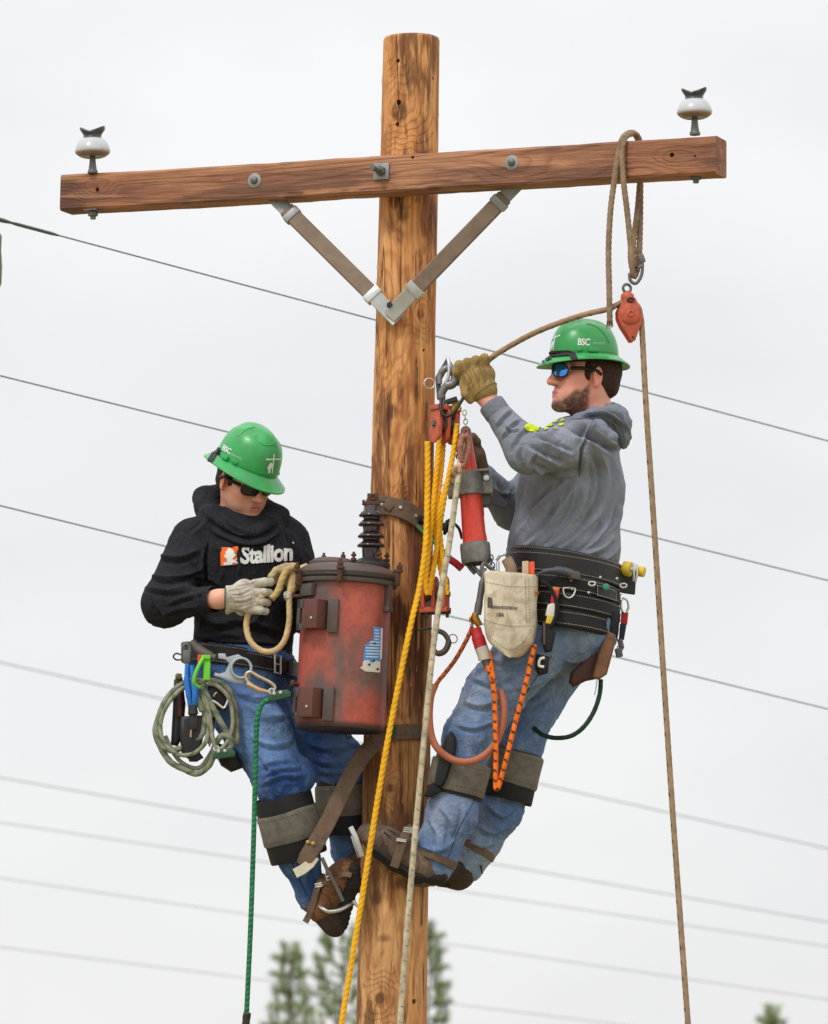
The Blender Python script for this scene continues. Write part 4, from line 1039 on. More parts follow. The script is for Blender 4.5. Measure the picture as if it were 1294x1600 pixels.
    B.cone(W(466, 915, -.09), W(457, 897, -.125), .034, .036, .02)
    for k in range(4): finger(B, W(463-k*5, 889+k*2, -.130-.013*k), (-.75, -.35, .12), (-.62, -.2, -.8), (-.15, .15, -1), .078, .0125, .005)
    finger(B, W(468, 905, -.12), (-.3, -.6, -.5), (-.5, -.2, -.8), (-.2, 0, -1), .062, .0125, .008)
    garment('glove', B, .0026, LEATHER, p, lambda V: GT*(1-.25*np.clip(fbm(V, 40, 8), 0, 1))[:, None], [], .6, 60, 14, label='tan leather work glove behind the tank rim')
    # ---- boots
    def boot(pts, solepts, name, c0, seed):
        B = Blob(); B.chain(pts, .022, None)
        o, b, v = garment('boot', B, .0034, BOOTL, p, flat(c0, .35, seed, 18), [], .9, 30, seed)
        B2 = Blob(); B2.chain(solepts, .01); V, Q = B2.mesh(.0034); V = V+vnorm(V, Q)*(.0009*np.sign(np.sin(V[:, 2:3]*420)))
        mk('sole', V, Q, mat('dark_sole_rubber', Cc(40, 34, 31), .85, 0, .35, 60, .5, 160, .002), o); return o
    b1 = boot([(W(488, 1392, -.05), .044), (W(505, 1418, -.065), .046), (W(519, 1400, -.085), .043), (W(531, 1372, -.115), .042), (W(540, 1358, -.13), .034)],
              [(W(530, 1441, -.075), .030), (W(538, 1412, -.095), .027), (W(548, 1378, -.125), .031), (W(551, 1360, -.14), .026)], 'boot', Cc(128, 88, 60), 3)
    B3 = Blob(); B3.cone(W(506, 1425, -.065), W(520, 1444, -.072), .040, .036, .02); B3.cone(W(525, 1450, -.075), W(530, 1432, -.08), .028, .030, .01)
    V, Q = B3.mesh(.0034); mk('boot_heel', V, Q, mat('dark_heel', Cc(56, 44, 37), .85, 0, .3, 60, .4, 160, .002), b1)
    boot([(W(550, 1338, .10), .044), (W(552, 1365, .10), .045), (W(566, 1352, .06), .04), (W(585, 1335, .03), .036)], [(W(560, 1380, .09), .03), (W(590, 1350, .03), .03)], 'boot', Cc(108, 78, 56), 4)
    return p, ho, hb, je, jb, fr, s, J
p1, hoodie1, hb1, jeans1, jb1, fr1, s1, J1 = build_left()
def build_hat1():
    hc, F, S, U = fr1
    yaw, pit = R(36), R(27); F = np.array([math.sin(yaw)*math.cos(pit), -math.cos(yaw)*math.cos(pit), -math.sin(pit)])
    c = W(384, 731, -.005)
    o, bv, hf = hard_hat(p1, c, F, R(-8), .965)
    hat_band(o, hf, (-205, -105), .022, .004, .010, .012)
    V2, F2 = poly2d([(338, 697), (345, 700), (330, 728), (323, 722)], 5); decal('brim_strap', V2, F2, lambda x, y: (x, y), bv, BLACKRUB, o, .003)
    # lineman-on-a-pole emblem on the front, school lettering on the side
    q = quadmap((424, 741), (25, 2), (3, -32))
    mb = []
    for poly in ([(.0, 0.05), (.07, .05), (.09, 1.0), (.02, 1.0)], [(-.42, .66), (.5, .74), (.5, .80), (-.42, .73)], [(-.3, .3), (-.12, .58), (0.02, .5), (.0, .34), (-.1, .2), (-.06, .08), (-.2, .02), (-.22, .2)]):
        V2, F2 = poly2d(poly, .12); decal('pole_emblem', V2, F2, q, bv, WHITEP, o, .001)
    V2, F2 = text2d('BSC', 1, .02, .85); decal('hat_lettering', V2, F2, quadmap((347, 702), (8.2, 5.0), (4.2, -11)), bv, WHITEP, o, .001)
    V2, F2 = text2d('BISMARCK', 1, .0, .9); decal('hat_lettering', V2, F2, quadmap((361, 711), (4.0, 1.9), (1.4, -4.6)), bv, mat('thin_white_print', Cc(170, 205, 180), .6), o, .001)
build_hat1()

# ------------------------------------------------------------ man in the grey hoodie
def build_right():
    s = .99
    hc = W(915, 590, -.02); yaw, pit = R(21), R(6)
    F = np.array([-math.cos(yaw)*math.cos(pit), -math.sin(yaw)*math.cos(pit), math.sin(pit)]); fr = headframe(hc, F, R(-1))
    Ft = nrm([-1, .05, .0]); Mt = np.stack([Ft, nrm(np.cross(up, Ft)), up])
    tilt = nrm(W(900, 740, 0)-W(884, 980, 0)); Mt2 = np.stack([nrm(Ft-tilt*(Ft@tilt)), nrm(np.cross(tilt, Ft)), tilt]); Ft2 = Mt2[0]
    J = dict(neck=W(930, 668, .0), ls=W(912, 697, -.165), le=W(820, 706, -.30), lw=W(756, 615, -.26), rs=W(878, 712, .16), re=W(802, 796, .17), rw=W(748, 742, .03),
             lh=W(842, 1005, -.095), lk=W(722, 1180, -.14), la=W(672, 1352, -.14), rh=W(885, 1010, .09), rk=W(803, 1185, .06), ra=W(724, 1345, .10))
    B = Blob(); head_ops(B, fr, s, J['neck'], .060)
    B.ell(W(896, 770, 0), (.12, .165, .19), Mt2, .04); B.ell(W(884, 920, 0), (.11, .14, .19), Mt2, .05); B.cone(W(912, 710, .0), J['neck'], .07, .06, .04)
    for sh, el, wr in (('rs', 're', 'rw'), ('ls', 'le', 'lw')): B.chain([(J[sh], .05), (J[el], .04), (J[wr], .029)], .03)
    for a, b, c in (('rh', 'rk', 'ra'), ('lh', 'lk', 'la')): B.chain([(J[a], .08), (J[b], .056), (J[c], .038)], .03)
    B.cone(J['lw'], W(746, 597, -.25), .028, .032, .02)
    for k in range(4): finger(B, W(727+k*9, 582-k*1.2, -.245-.002*k), (-.4+.15*k, -.75, .3), (.1, .2, -1), (.3, .9, -.3), .046, .0062)
    finger(B, W(752, 588, -.235), (.3, -.4, .8), (.2, -.6, .7), (.2, -.7, .3), .05, .0085)
    B.cone(J['rw'], W(738, 712, .0), .028, .03, .02)
    for k in range(4): finger(B, W(733+k*1, 695+k*9, -.02), (-.8, -.5, .2), (-.4, -1, 0), (.5, -.8, -.1), .046, .0062)
    finger(B, W(745, 700, -.01), (-.2, -.7, .6), (-.5, -.5, .5), (-.7, 0, .2), .05, .0085)
    h1, h2 = W(746, 590, -.25), W(733, 705, -.01)
    V, Q = B.mesh(.0075, [(hc-.16, hc+.16, .0024), (h1-.06, h1+.06, .0035), (h2-.06, h2+.06, .0035)])
    tone = Cc(238, 172, 148)
    c = head_cols(V, fr, s, tone, Cc(196, 116, 108), Cc(84, 56, 42), Cc(84, 58, 44))
    p = mk('person', V, Q, SKIN, None, loc=W(880, 1000, 0), col=c)
    tag(p, 'bearded climber in a grey hoodie and green hard hat with one arm raised', 'person', 'linemen on the pole')
    LENSM = NB('blue_mirror_lens'); cs = LENSM.coord(); LENSM.fin(Cc(74, 146, 232), .08, .7, None, .8); 
    shades(p, fr, s, LENSM.m, mat('dark_frame', Cc(30, 28, 30), .35, 0, .1))
    hair(p, fr, s, Cc(64, 44, 34), 7, -.06)
    # ---- hoodie
    B = Blob()
    B.ell(W(895, 752, 0), (.152, .200, .205), Mt2, .04); B.cone(W(889, 780, .0), W(881, 856, 0), .157, .170, .06, (Ft2, 1.0)); B.cone(W(881, 856, 0), W(880, 905, 0), .168, .160, .03, (Ft2, 1.0))
    B.chain([(J['ls'], .080), (J['le']+[.01, 0, 0], .063), (J['lw']+(J['le']-J['lw'])*.26, .0375)], .035); B.chain([(J['rs'], .08), (J['re'], .060), (J['rw'], .043)], .035)
    B.cone(W(930, 690, .1), W(930, 690, -.1), .062, .062, .05); B.cone(W(905, 690, -.06), W(925, 680, -.04), .05, .045, .04)
    ring = [(905, 664, -.085, .020), (884, 668, -.04, .019), (880, 670, .03, .02), (905, 662, .08, .025), (940, 650, .08, .03), (960, 648, .03, .030), (962, 650, -.04, .030), (938, 657, -.085, .024), (905, 664, -.085, .020)]
    B.chain([(W(x, y, d), r) for x, y, d, r in ring], .02)
    # hood hanging at the nape
    B.chain([(W(955, 648, -.05), .034), (W(968, 668, -.035), .030), (W(974, 690, -.02), .018)], .02); B.chain([(W(955, 648, .05), .034), (W(968, 668, .035), .030), (W(974, 690, .02), .018)], .02)
    B.cone(W(963, 655, -.04), W(963, 655, .05), .036, .036, .02)
    fl = [(8, 7, [(905, 748), (880, 790), (850, 830), (815, 862)]), (7, 7, [(915, 760), (905, 800), (875, 840), (845, 866)]), (8, 8, [(930, 690), (945, 740), (940, 790), (915, 830)]), (6, 4, [(965, 655), (972, 672), (976, 695)]), (6, 4, [(930, 655), (948, 668), (962, 695)]), (5, 4, [(915, 668), (935, 685), (950, 705)]), (5, 4, [(925, 720), (930, 760), (918, 800)]), (5, 4, [(900, 760), (892, 800), (868, 835)]), (5, 4, [(870, 752), (848, 785), (828, 815)]), (5, 4, [(930, 800), (905, 835), (870, 862)]), (5, 4, [(945, 815), (930, 845), (905, 866)]), (5, 4, [(965, 790), (958, 820), (940, 845)]), (4, 3, [(850, 690), (858, 705), (856, 725)]), (4, 3, [(868, 680), (878, 700), (878, 722)]), (4, 3, [(790, 665), (800, 672), (815, 672)]), (5, 4, [(770, 760), (782, 770), (800, 772)]), (5, 4, [(762, 772), (776, 785), (795, 790)]), (6, 6, [(958, 710), (965, 760), (952, 810), (925, 850)]),
          (6, 6, [(890, 748), (860, 775), (835, 800), (808, 840)]), (8, 6, [(932, 655), (915, 690), (912, 720), (905, 748)]), (7, 5, [(900, 742), (860, 742), (828, 728)]), (7, 5, [(880, 728), (850, 716), (822, 700)]), (6, 5, [(895, 712), (865, 700), (838, 690)]), (6, 4, [(800, 700), (810, 680), (826, 668)]), (6, 4, [(785, 684), (798, 664), (812, 656)]),
          (5, 4, [(775, 666), (786, 650), (800, 640)]), (5, 4, [(815, 735), (808, 715), (812, 695)]), (5, 4, [(830, 742), (828, 722), (836, 704)]), (6, 6, [(960, 830), (940, 855), (900, 872)]), (6, 6, [(968, 850), (950, 870), (925, 880)]), (5, 6, [(825, 760), (815, 800), (805, 845)]), (5, 6, [(845, 760), (838, 800), (820, 850)]),
          (6, 5, [(905, 665), (930, 668), (960, 690)]), (5, 5, [(870, 668), (850, 680), (830, 678)]), (5, 5, [(795, 790), (780, 775), (770, 755)]), (5, 6, [(880, 770), (870, 800), (858, 830)]), (5, 5, [(945, 650), (955, 665), (958, 690)]), (5, 6, [(972, 740), (968, 790), (955, 830)])]
    fl += [(-15, 5, [(968, 708), (948, 696), (915, 676), (886, 664)]), (-8, 4, [(972, 700), (962, 680), (950, 660), (935, 648)]), (-7, 4, [(978, 690), (976, 672), (968, 655)]), (7, 5, [(955, 712), (925, 694), (895, 682)]), (-9, 4, [(928, 668), (912, 695), (907, 722), (905, 748)])]
    ho, hb, HV = garment('hoodie', B, .0038, GREYCLOTH, p, flat(Cc(134, 140, 152), .12, 5, 8), fl, 2.0, 12, 12)
    legcuff(ho, J['le'], J['lw'], .64, .82, .0375, .004, GREYCLOTH, 'sleeve_cuff', 1, (0, 0, 1), 30, 0, Cc(120, 125, 136))
    lm = mat('lime_print', Cc(196, 212, 30), .8, 0, .1)
    circ = [(math.cos(t)*.5+.5, math.sin(t)*.5+.5) for t in np.linspace(0, 6.28, 22)[:-1]]
    V2, F2 = poly2d(circ, .2); decal('lime_sleeve_print', V2, F2, quadmap((818, 674), (22, 3), (4, -14)), hb, lm, ho, .004)
    for k, (x, y, w, h, a) in enumerate(((842, 670, 9, 5, .3), (848, 664, 7, 3.5, -.3), (855, 668, 10, 5, .2), (858, 660, 6, 3.5, .1), (866, 662, 7, 4.5, -.2), (872, 667, 9, 4, .1), (876, 659, 6, 4, .4), (848, 673, 8, 3, 0), (864, 671, 6, 3, .1))):
        V2, F2 = poly2d([(0, .3), (.3, 0), (.8, .1), (1, .6), (.6, 1), (.2, .8)], .4); decal('lime_sleeve_print', V2, F2, quadmap((x, y), (w, -w*.15+a*3), (1, -h)), hb, lm, ho, .004)
    # ---- hood, folded down behind the neck
    B = Blob(); B.chain([(W(x, y, d), r) for x, y, d, r in ((888, 662, -.085, .014), (905, 657, -.105, .020), (930, 650, -.108, .026), (954, 650, -.085, .031), (968, 660, -.045, .033), (970, 662, .03, .033), (954, 650, .085, .030), (925, 648, .10, .024), (900, 655, .09, .018))], .012)
    B.chain([(W(962, 664, -.06), .032), (W(972, 682, -.04), .024), (W(975, 696, -.025), .012)], .012); B.chain([(W(964, 664, .04), .032), (W(972, 682, .03), .024), (W(975, 696, .02), .012)], .012); B.cone(W(966, 672, -.04), W(966, 672, .03), .03, .03, .02)
    hf_ = [(-10, 4, [(900, 660), (925, 658), (948, 664), (962, 680), (970, 700)]), (8, 4, [(910, 648), (938, 645), (960, 652), (976, 668)]), (-8, 3.5, [(940, 640), (960, 646), (974, 660), (980, 682)]), (6, 4, [(945, 672), (958, 684), (966, 700)]), (-6, 3, [(915, 652), (935, 652), (952, 660)])]
    ho2, _b, _v = garment('hood', B, .0034, GREYCLOTH, ho, flat(Cc(130, 136, 148), .12, 6, 8), hf_, 2.2, 22, 13)
    mb = MB()
    for pts in ([(893, 668, -.115), (889, 684, -.135), (891, 700, -.15)],): mb.add(*tube(wsp(pts, 6), .0026, 8))
    mb.build('drawstring', mat('grey_cord', Cc(132, 136, 144), .9), ho)
    # ---- jeans
    B = Blob(); B.ell(W(884, 965, .0), (.150, .180, .17), Mt2, .05); B.cone(W(915, 985, -.07), W(915, 985, .07), .095, .095, .05)
    B.chain([(J['lh'], .108), (W(770, 1085, -.125), .086), (W(734, 1150, -.14), .076), (W(720, 1195, -.14), .068), (W(706, 1270, -.14), .074), (W(684, 1325, -.14), .064), (W(677, 1352, -.14), .062)], .03)
    B.chain([(J['rh'], .106), (W(836, 1095, .08), .080), (W(812, 1160, .06), .070), (W(802, 1200, .06), .064), (W(780, 1265, .08), .070), (W(748, 1315, .10), .062), (W(727, 1352, .10), .056)], .03)
    fl = [(6, 6, [(740, 1060), (770, 1068), (805, 1050)]), (6, 6, [(722, 1095), (755, 1102), (790, 1085)]), (5, 5, [(712, 1130), (740, 1138), (775, 1125)]), (6, 6, [(760, 1030), (800, 1036), (850, 1020)]), (6, 6, [(800, 1075), (830, 1070), (870, 1050)]), (6, 5, [(800, 1105), (830, 1100), (855, 1085)]), (5, 5, [(805, 1135), (828, 1132), (848, 1120)]),
          (6, 5, [(690, 1262), (705, 1290), (700, 1330)]), (6, 5, [(672, 1280), (685, 1310), (680, 1345)]), (5, 5, [(725, 1255), (722, 1290), (705, 1320)]), (6, 5, [(655, 1320), (680, 1330), (700, 1322)]), (6, 5, [(760, 1255), (785, 1275), (800, 1262)]), (6, 5, [(745, 1290), (770, 1300), (790, 1290)]), (5, 5, [(735, 1315), (755, 1322), (770, 1315)]), (6, 6, [(880, 1030), (905, 1032), (925, 1020)]), (5, 5, [(870, 1050), (890, 1055), (905, 1045)]), (5, 5, [(745, 1005), (748, 1050), (730, 1100)])]
    je, jb, JV = garment('jeans', B, .0040, DENIM, p, denim_col(Cc(96, 124, 166), Cc(174, 188, 206), 15, [(760, 1060, 50, .4), (720, 1100, 30, .35), (690, 1290, 30, .3), (790, 1280, 30, -.3), (850, 1040, 50, .25)]), fl, 2.7, 20, 18)
    # ---- gloves
    GC = Cc(168, 140, 84)
    B = Blob()
    B.cone(W(753, 608, -.26), W(745, 596, -.252), .037, .043, .02); B.cone(W(734, 592, -.25), W(756, 586, -.25), .034, .036, .02)
    for k in range(4): finger(B, W(725+k*10.5, 584-k*3.0, -.262+.0*k), (-.45+.16*k, -.35, .75), (-.25, .2, -.75), (.5, .9, -.6), .072, .0142, .006)
    finger(B, W(755, 586, -.245), (.15, -.2, .8), (.05, -.3, .8), (-.1, -.2, .6), .048, .014, .008)
    B.chain([(W(724, 600, -.27), .013), (W(727, 616, -.28), .0125), (W(735, 626, -.272), .011)], .006)
    B.cone(W(756, 610, -.262), W(751, 603, -.258), .042, .039, .01)
    fl = [(2, 3, [(735, 575), (740, 590), (738, 606)]), (2, 3, [(748, 572), (754, 588), (752, 604)]), (2, 2.5, [(726, 584), (730, 600), (728, 612)]), (1.8, 2.5, [(760, 578), (764, 592), (762, 602)])]
    garment('glove', B, .0026, LEATHER, p, lambda V: GC*(1-.3*np.clip(fbm(V, 38, 16), 0, 1))[:, None], fl, .6, 55, 24, label='tan leather glove closed round the hand line')
    mb = MB(); a0, b0 = W(758, 612, -.262), W(751, 603, -.258); mb.add(*torus(a0, b0-a0, .0415, .0036, 32, 8, 1, 1), GC*.8); mb.build('glove_binding', LEATHER, p)
    B = Blob(); GB = Cc(112, 90, 68)
    B.cone(W(746, 735, .02), W(740, 712, .0), .037, .038, .02)
    for k in range(4): finger(B, W(737-k*.5, 690+k*10, -.03), (-.55, -.75, .25), (-.65, -.6, 0), (.3, -.6, -.1), .072, .0125, .005)
    finger(B, W(746, 702, -.01), (-.1, -.5, .8), (-.5, -.4, .6), (-.7, 0, .3), .06, .013, .008)
    garment('glove', B, .0028, LEATHER, p, lambda V: GB*(1-.3*np.clip(fbm(V, 38, 26), 0, 1))[:, None], [], .6, 55, 27, label='brown leather glove behind the red tube')
    # ---- boots
    def boot(pts, sole, c0, seed):
        B = Blob(); B.chain(pts, .025)
        o, b, v = garment('boot', B, .0034, BOOTL, p, flat(c0, .3, seed, 16), [(1.5, 3, [(600, 1298), (612, 1310), (618, 1330)]), (1.5, 3, [(590, 1300), (600, 1312), (604, 1325)])], .9, 30, seed)
        B2 = Blob(); B2.chain(sole, .012, ((0, -.2, 1), 1.25)); V, Q = B2.mesh(.0034)
        mk('sole', V, Q, mat('dark_sole_rubber', Cc(40, 34, 31), .85), o); return o
    boot([(W(668, 1345, -.145), .052), (W(660, 1358, -.155), .050), (W(632, 1335, -.16), .049), (W(604, 1316, -.162), .043), (W(582, 1306, -.165), .034), (W(572, 1302, -.165), .026)],
         [(W(683, 1370, -.16), .034), (W(655, 1367, -.172), .034), (W(620, 1349, -.174), .031), (W(588, 1327, -.172), .027)], Cc(116, 98, 82), 33)
    boot([(W(724, 1348, .10), .050), (W(716, 1364, .09), .048), (W(690, 1362, .07), .042)], [(W(720, 1376, .09), .034), (W(690, 1374, .07), .03)], Cc(74, 58, 46), 34)
    return p, ho, hb, je, jb, fr, s, J
p2, hoodie2, hb2, jeans2, jb2, fr2, s2, J2 = build_right()
def build_hat2():
    yaw = R(22); F = np.array([-math.cos(yaw), -math.sin(yaw), -.02]); c = W(913, 563, -.02)
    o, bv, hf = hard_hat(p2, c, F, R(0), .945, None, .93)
    V2, F2 = poly2d([(843.5, 565.5), (853, 554.5), (858.5, 549), (888, 547.5), (898, 550.5), (904, 563), (894, 564), (889.5, 556.5), (862, 558.5), (853, 560.5), (846.5, 564.5)], 3); decal('goggle_strap', V2, F2, lambda x, y: (x, y), bv, BLACKRUB, o, .0045)
    V2, F2 = text2d('BSC', 1, .025, .9); decal('hat_lettering', V2, F2, quadmap((902, 539), (12.2, .4), (1.2, -14.5)), bv, WHITEP, o, .001)
    V2, F2 = text2d('BISMARCK', 1, 0, .9); decal('hat_lettering', V2, F2, quadmap((926, 537.5), (4.4, .2), (.3, -5)), bv, mat('thin_white_print', Cc(170, 205, 180), .6), o, .001)
    q = quadmap((864, 547), (9, -.8), (4.0, -25))
    for poly in ([(-.05, 0.05), (.10, .05), (.12, 1.0), (-.02, 1.0)], [(-.55, .70), (.9, .86), (.9, .93), (-.55, .77)], [(-.5, .3), (-.2, .58), (0.02, .5), (.0, .34), (-.2, .2), (-.1, .08), (-.4, .02), (-.45, .2)]):
        V2, F2 = poly2d(poly, .15); decal('pole_emblem', V2, F2, q, bv, WHITEP, o, .001)
build_hat2()
# ============================================================ GEAR
ROPEM = mat('rope_fibre', None, .85, 0, .16, 300, .5, 900, .0012, .2, .05, 20)
def rope(name, pts, r, cfun, label, cat='rope', group=None, lobes=0, pitch=.05, amp=.13, n=14, step=.004, parent=None, sub=10, world=False):
    P = np.asarray(pts, float) if world else wsp(pts, sub)
    P = resample(P, step); V, F = tube(P, r, n, True, (lobes*2*np.pi/pitch if lobes else 0), lobes, amp)
    m = len(P); s = np.repeat(np.arange(m)*step, n); th = np.tile(np.linspace(0, 2*np.pi, n, endpoint=False), m)
    c = cfun(s, th, V)
    if not lobes: 
        d = np.repeat(P, n, 0); V = V+(V-d)*(.055*np.sin(2*th*2+s*2*np.pi/.012)*np.sin(s*2*np.pi/.009))[:, None]
    o = mk(name, V, F, ROPEM, parent, loc=None if parent is not None else P[0], col=c)
    if parent is None: tag(o, label, cat, group)
    return o
def solid(c, v=.18, sc=60): 
    c = np.asarray(c, float); return lambda s, th, V: c[None]*(1+v*fbm(V, sc, 3))[:, None]
def fleck(c, f, period, frac=.22, twist=1.0, v=.18, lanes=1):
    c, f = np.asarray(c, float), np.asarray(f, float)
    def g(s, th, V):
        u = (s/period+th/(2*np.pi)*twist); w = ((u % 1) < frac)*(np.cos(th*lanes-s*2*np.pi/period*.0) > -.4)
        b = c[None]*(1+v*fbm(V, 60, 3))[:, None]; return np.where(w[:, None], f[None]*(1+.2*fbm(V, 90, 4))[:, None], b)
    return g
YEL, TAN = Cc(236, 176, 40), Cc(160, 134, 106)
SILVER = mat('bright_metal', Cc(205, 206, 204), .3, .8, .15, 60, .1, 200, .0005, .5)
ORANGEP = mat('orange_block_paint', Cc(198, 92, 66), .5, 0, .14, 60, .2, 300, .0008, .4, .12, 18, Cc(110, 70, 58), .5, 45)

# ------------------------------------------------------------ transformer tank
def transformer():
    d = -.215; ta, tb = W(531, 1142, d), W(544, 884, d); z = nrm(tb-ta); Hh = np.linalg.norm(tb-ta); s = .002*(16+d)/16
    root = thing('transformer', ta, 'dented red-brown pole transformer tank with a dark lid and a ribbed black bushing', 'transformer')
    TM = mat('worn_red_paint', None, .42, 0, .14, 160, .3, 300, .001, .45, .08, 12, Cc(72, 56, 52), .22, 70)
    LID = mat('dirty_lid_paint', Cc(86, 78, 74), .55, .1, .3, 50, .35, 220, .0012, .4, .12, 14, Cc(104, 64, 54), .35, 26)
    prof = [(2, 3), (60, 3), (66, 0), (69, 1.5), (70, 6)]+[(70+.0*k, 6+k*6.5) for k in range(1, 35)]+[(72.5, 236), (73, 240)]
    V, F = lathe([(r*s, h*s) for r, h in prof], ta, z, 72, hint=(0, 1, 0)); 
    N = V-(ta+np.outer((V-ta)@z, z)); V = V+N*(.006*vnoise(V, 9, 3))[:, None]
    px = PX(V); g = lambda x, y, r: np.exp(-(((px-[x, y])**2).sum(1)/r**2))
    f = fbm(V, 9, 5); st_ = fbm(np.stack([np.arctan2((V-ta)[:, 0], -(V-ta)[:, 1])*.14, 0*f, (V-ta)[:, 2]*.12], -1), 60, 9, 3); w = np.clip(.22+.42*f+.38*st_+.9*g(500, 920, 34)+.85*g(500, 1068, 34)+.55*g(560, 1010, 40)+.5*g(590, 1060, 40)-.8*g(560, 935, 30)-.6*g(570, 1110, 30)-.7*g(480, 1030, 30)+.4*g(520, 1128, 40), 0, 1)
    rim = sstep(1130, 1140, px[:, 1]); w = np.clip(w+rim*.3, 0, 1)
    col = Cc(178, 86, 70)*(1-w)[:, None]+Cc(104, 86, 80)*w[:, None]; col *= (1+.15*fbm(V, 30, 8))[:, None]; hv = (V-ta)@z/s; low = sstep(9, 5, hv)[:, None]; col = col*(1-low)+Cc(58, 46, 44)*low  # shading along the tank's bottom edge is put into the colour
    tank = mk('tank', V, F, TM, root, col=col, autosmooth=50); tb_ = BVHTree.FromPolygons([Vector(v) for v in V], F)
    def ctr(h): return ta+z*h*s
    def surf(px_, py_, out=0.0):
        h = tb_.ray_cast(Vector(W(px_, py_, -1)), Vector(nrm(W(px_, py_, -1)-CAM))); p = np.array(h[0]); n_ = nrm((p-ta)-z*((p-ta)@z)); return p+n_*out, n_
    mb = MB(); mb.add(*lathe([(q*s, h*s) for q, h in ((72, 226), (77.5, 227), (79, 231), (78, 235), (74, 236), (74, 238), (79, 239), (80.5, 243), (79, 247), (76, 249), (72, 252), (66, 255), (60, 257), (40, 258), (1, 258))], ta, z, 72))
    lid = mb.build('lid', LID, root)
    mb = MB(); mb.add(*torus(ctr(237), z, 77*s, 3.6*s, 72, 10)); clamp = mb.build('clamp_band', DARKMETAL, root)
    mb = MB(); hc = ctr(257)+np.array([-.046, -.01, 0]); mb.add(*lathe([(q*s, h*s) for q, h in ((37, 0), (38, 3), (37, 6), (33, 8), (31, 10), (26, 12), (1, 13))], hc, z, 40)); mb.build('hand_hole_cover', LID, lid)
    for dx, dy in ((-.03, -.0), (.03, -.02)): 
        mb = MB(); c = hc+np.array([dx, dy, 0])+z*.02; mb.add(*hexnut(c+z*.008, z, .0075, .012)); mb.add(*rod(c, c+z*.022, .004)); mb.build('cover_bolt', RUST, lid)
    for a in (-155, -97, -20, 60, 140):
        v = np.array([math.cos(R(a)), math.sin(R(a)), 0]); c = ctr(236)+v*79*s; t = np.cross(z, v)
        mb = MB(); mb.add(*box(c+v*.006, (.008, .008, .024), v, t, z, .002)); mb.add(*box(c+v*.010+z*.022, (.013, .010, .005), v, t, z, .002)); mb.add(*hexnut(c+v*.014+z*.034, z, .009, .012)); mb.add(*rod(c+v*.014-z*.02, c+v*.014+z*.048, .0045)); mb.build('lid_clamp', RUST, clamp)
    # bushing with sheds
    bx = nrm(np.array([.02, .0, 1.0])); bc = ctr(254)+np.array([.070, -.03, 0])
    mb = MB(); mb.add(*lathe([(q*s, h*s) for q, h in ((30, -2), (31, 3), (30, 7), (24, 9), (20, 13), (14, 15))], bc, bx, 36)); fl = mb.build('bushing_flange', DARKMETAL, root)
    for a in (-170, -60, 20, 110):
        mb = MB(); v = np.array([math.cos(R(a)), math.sin(R(a)), 0]); c = bc+v*27*s+bx*.012; mb.add(*rod(c-bx*.01, c+bx*.036, .004)); mb.add(*hexnut(c+bx*.012, bx, .009, .01)); mb.add(*hexnut(c+bx*.026, bx, .008, .008)); mb.build('flange_bolt', RUST, fl)
    pr = [(13, 12), (14, 28)]
    for k in range(4):
        h0 = 31+k*14.5+(4 if k > 1 else 0); q = 22-.6*k; pr += [(13.5, h0), (q-1, h0+1), (q, h0+2.5), (q-1, h0+4.5), (17, h0+8), (13, h0+10.5)]
    pr += [(12.5, 96), (9, 98), (1, 98)]
    mb = MB(); mb.add(*lathe([(q*s, h*s) for q, h in pr], bc, bx, 40)); mb.build('bushing', mat('brown_glazed_porcelain', Cc(44, 28, 28), .16, 0, .1, 30, .03, 100, .0004, .6), root, autosmooth=70)
    mb = MB(); t = bc+bx*98*s
    mb.add(*box(t+bx*.005, (.023, .014, .006), (1, 0, 0), (0, 1, 0), bx, .002)); mb.add(*box(t+bx*.022+[.003, 0, 0], (.018, .008, .014), (1, 0, 0), (0, 1, 0), bx, .002)); mb.add(*rod(t+[-.03, 0, .008], t+[.04, 0, .012], .0042)); mb.add(*hexnut(t+[-.026, 0, .008], (1, 0, 0), .009, .008)); mb.add(*torus(t+bx*.024+[.003, -.009, 0], (0, 1, 0), .008, .003, 16, 6)); mb.build('terminal_clamp', RUST, root)
    # hanger brackets
    for (x, y, nm) in ((496, 961, 0), (489, 1099, 1)):
        p, n_ = surf(x, y); t = np.cross(z, n_); t = t if t[0] > 0 else -t; mb = MB(); hgt = .045
        cR = Cc(118, 62, 52); cD = Cc(78, 74, 72)
        mb.add(*box(p+n_*.022+t*.010, (.026, .026, hgt), t, n_, z, .002))
        o = mb.build('hanger_bracket', mat('bracket_paint', Cc(106, 62, 54), .6, .1, .25, 80, .3, 300, .001, .4, .1, 20, Cc(74, 68, 66), .6, 40), root)
        m2 = MB(); pl = p-t*.040+n_*.022; X = nrm(-t*.30+n_*.95); Y = nrm(np.cross(z, X)); Y = Y if Y[0] > 0 else -Y
        m2.add(*box(pl+z*.033, (.004, .027, .014), X, Y, z, .001)); m2.add(*box(pl-z*.037, (.004, .027, .010), X, Y, z, .001))
        m2.add(*box(pl+Y*.016, (.004, .011, .046), X, Y, z, .001)); m2.add(*box(pl-Y*.019, (.004, .008, .046), X, Y, z, .001)); m2.build('slotted_plate', mat('grey_worn_steel', Cc(88, 84, 82), .6, .2, .3), o)
        m5 = MB(); m5.add(*box(pl-n_*.016+t*.006, (.004, .022, .042), X, Y, z, .001)); m5.build('bracket_back', BLACKPAD, o)
        m3 = MB(); p3, n3 = surf(x+25, y+1); m3.add(*box(p3+n3*.006, (.0165, .005, .052), np.cross(z, n3), n3, z, .002)); m3.build('weld_flange', LID, o)
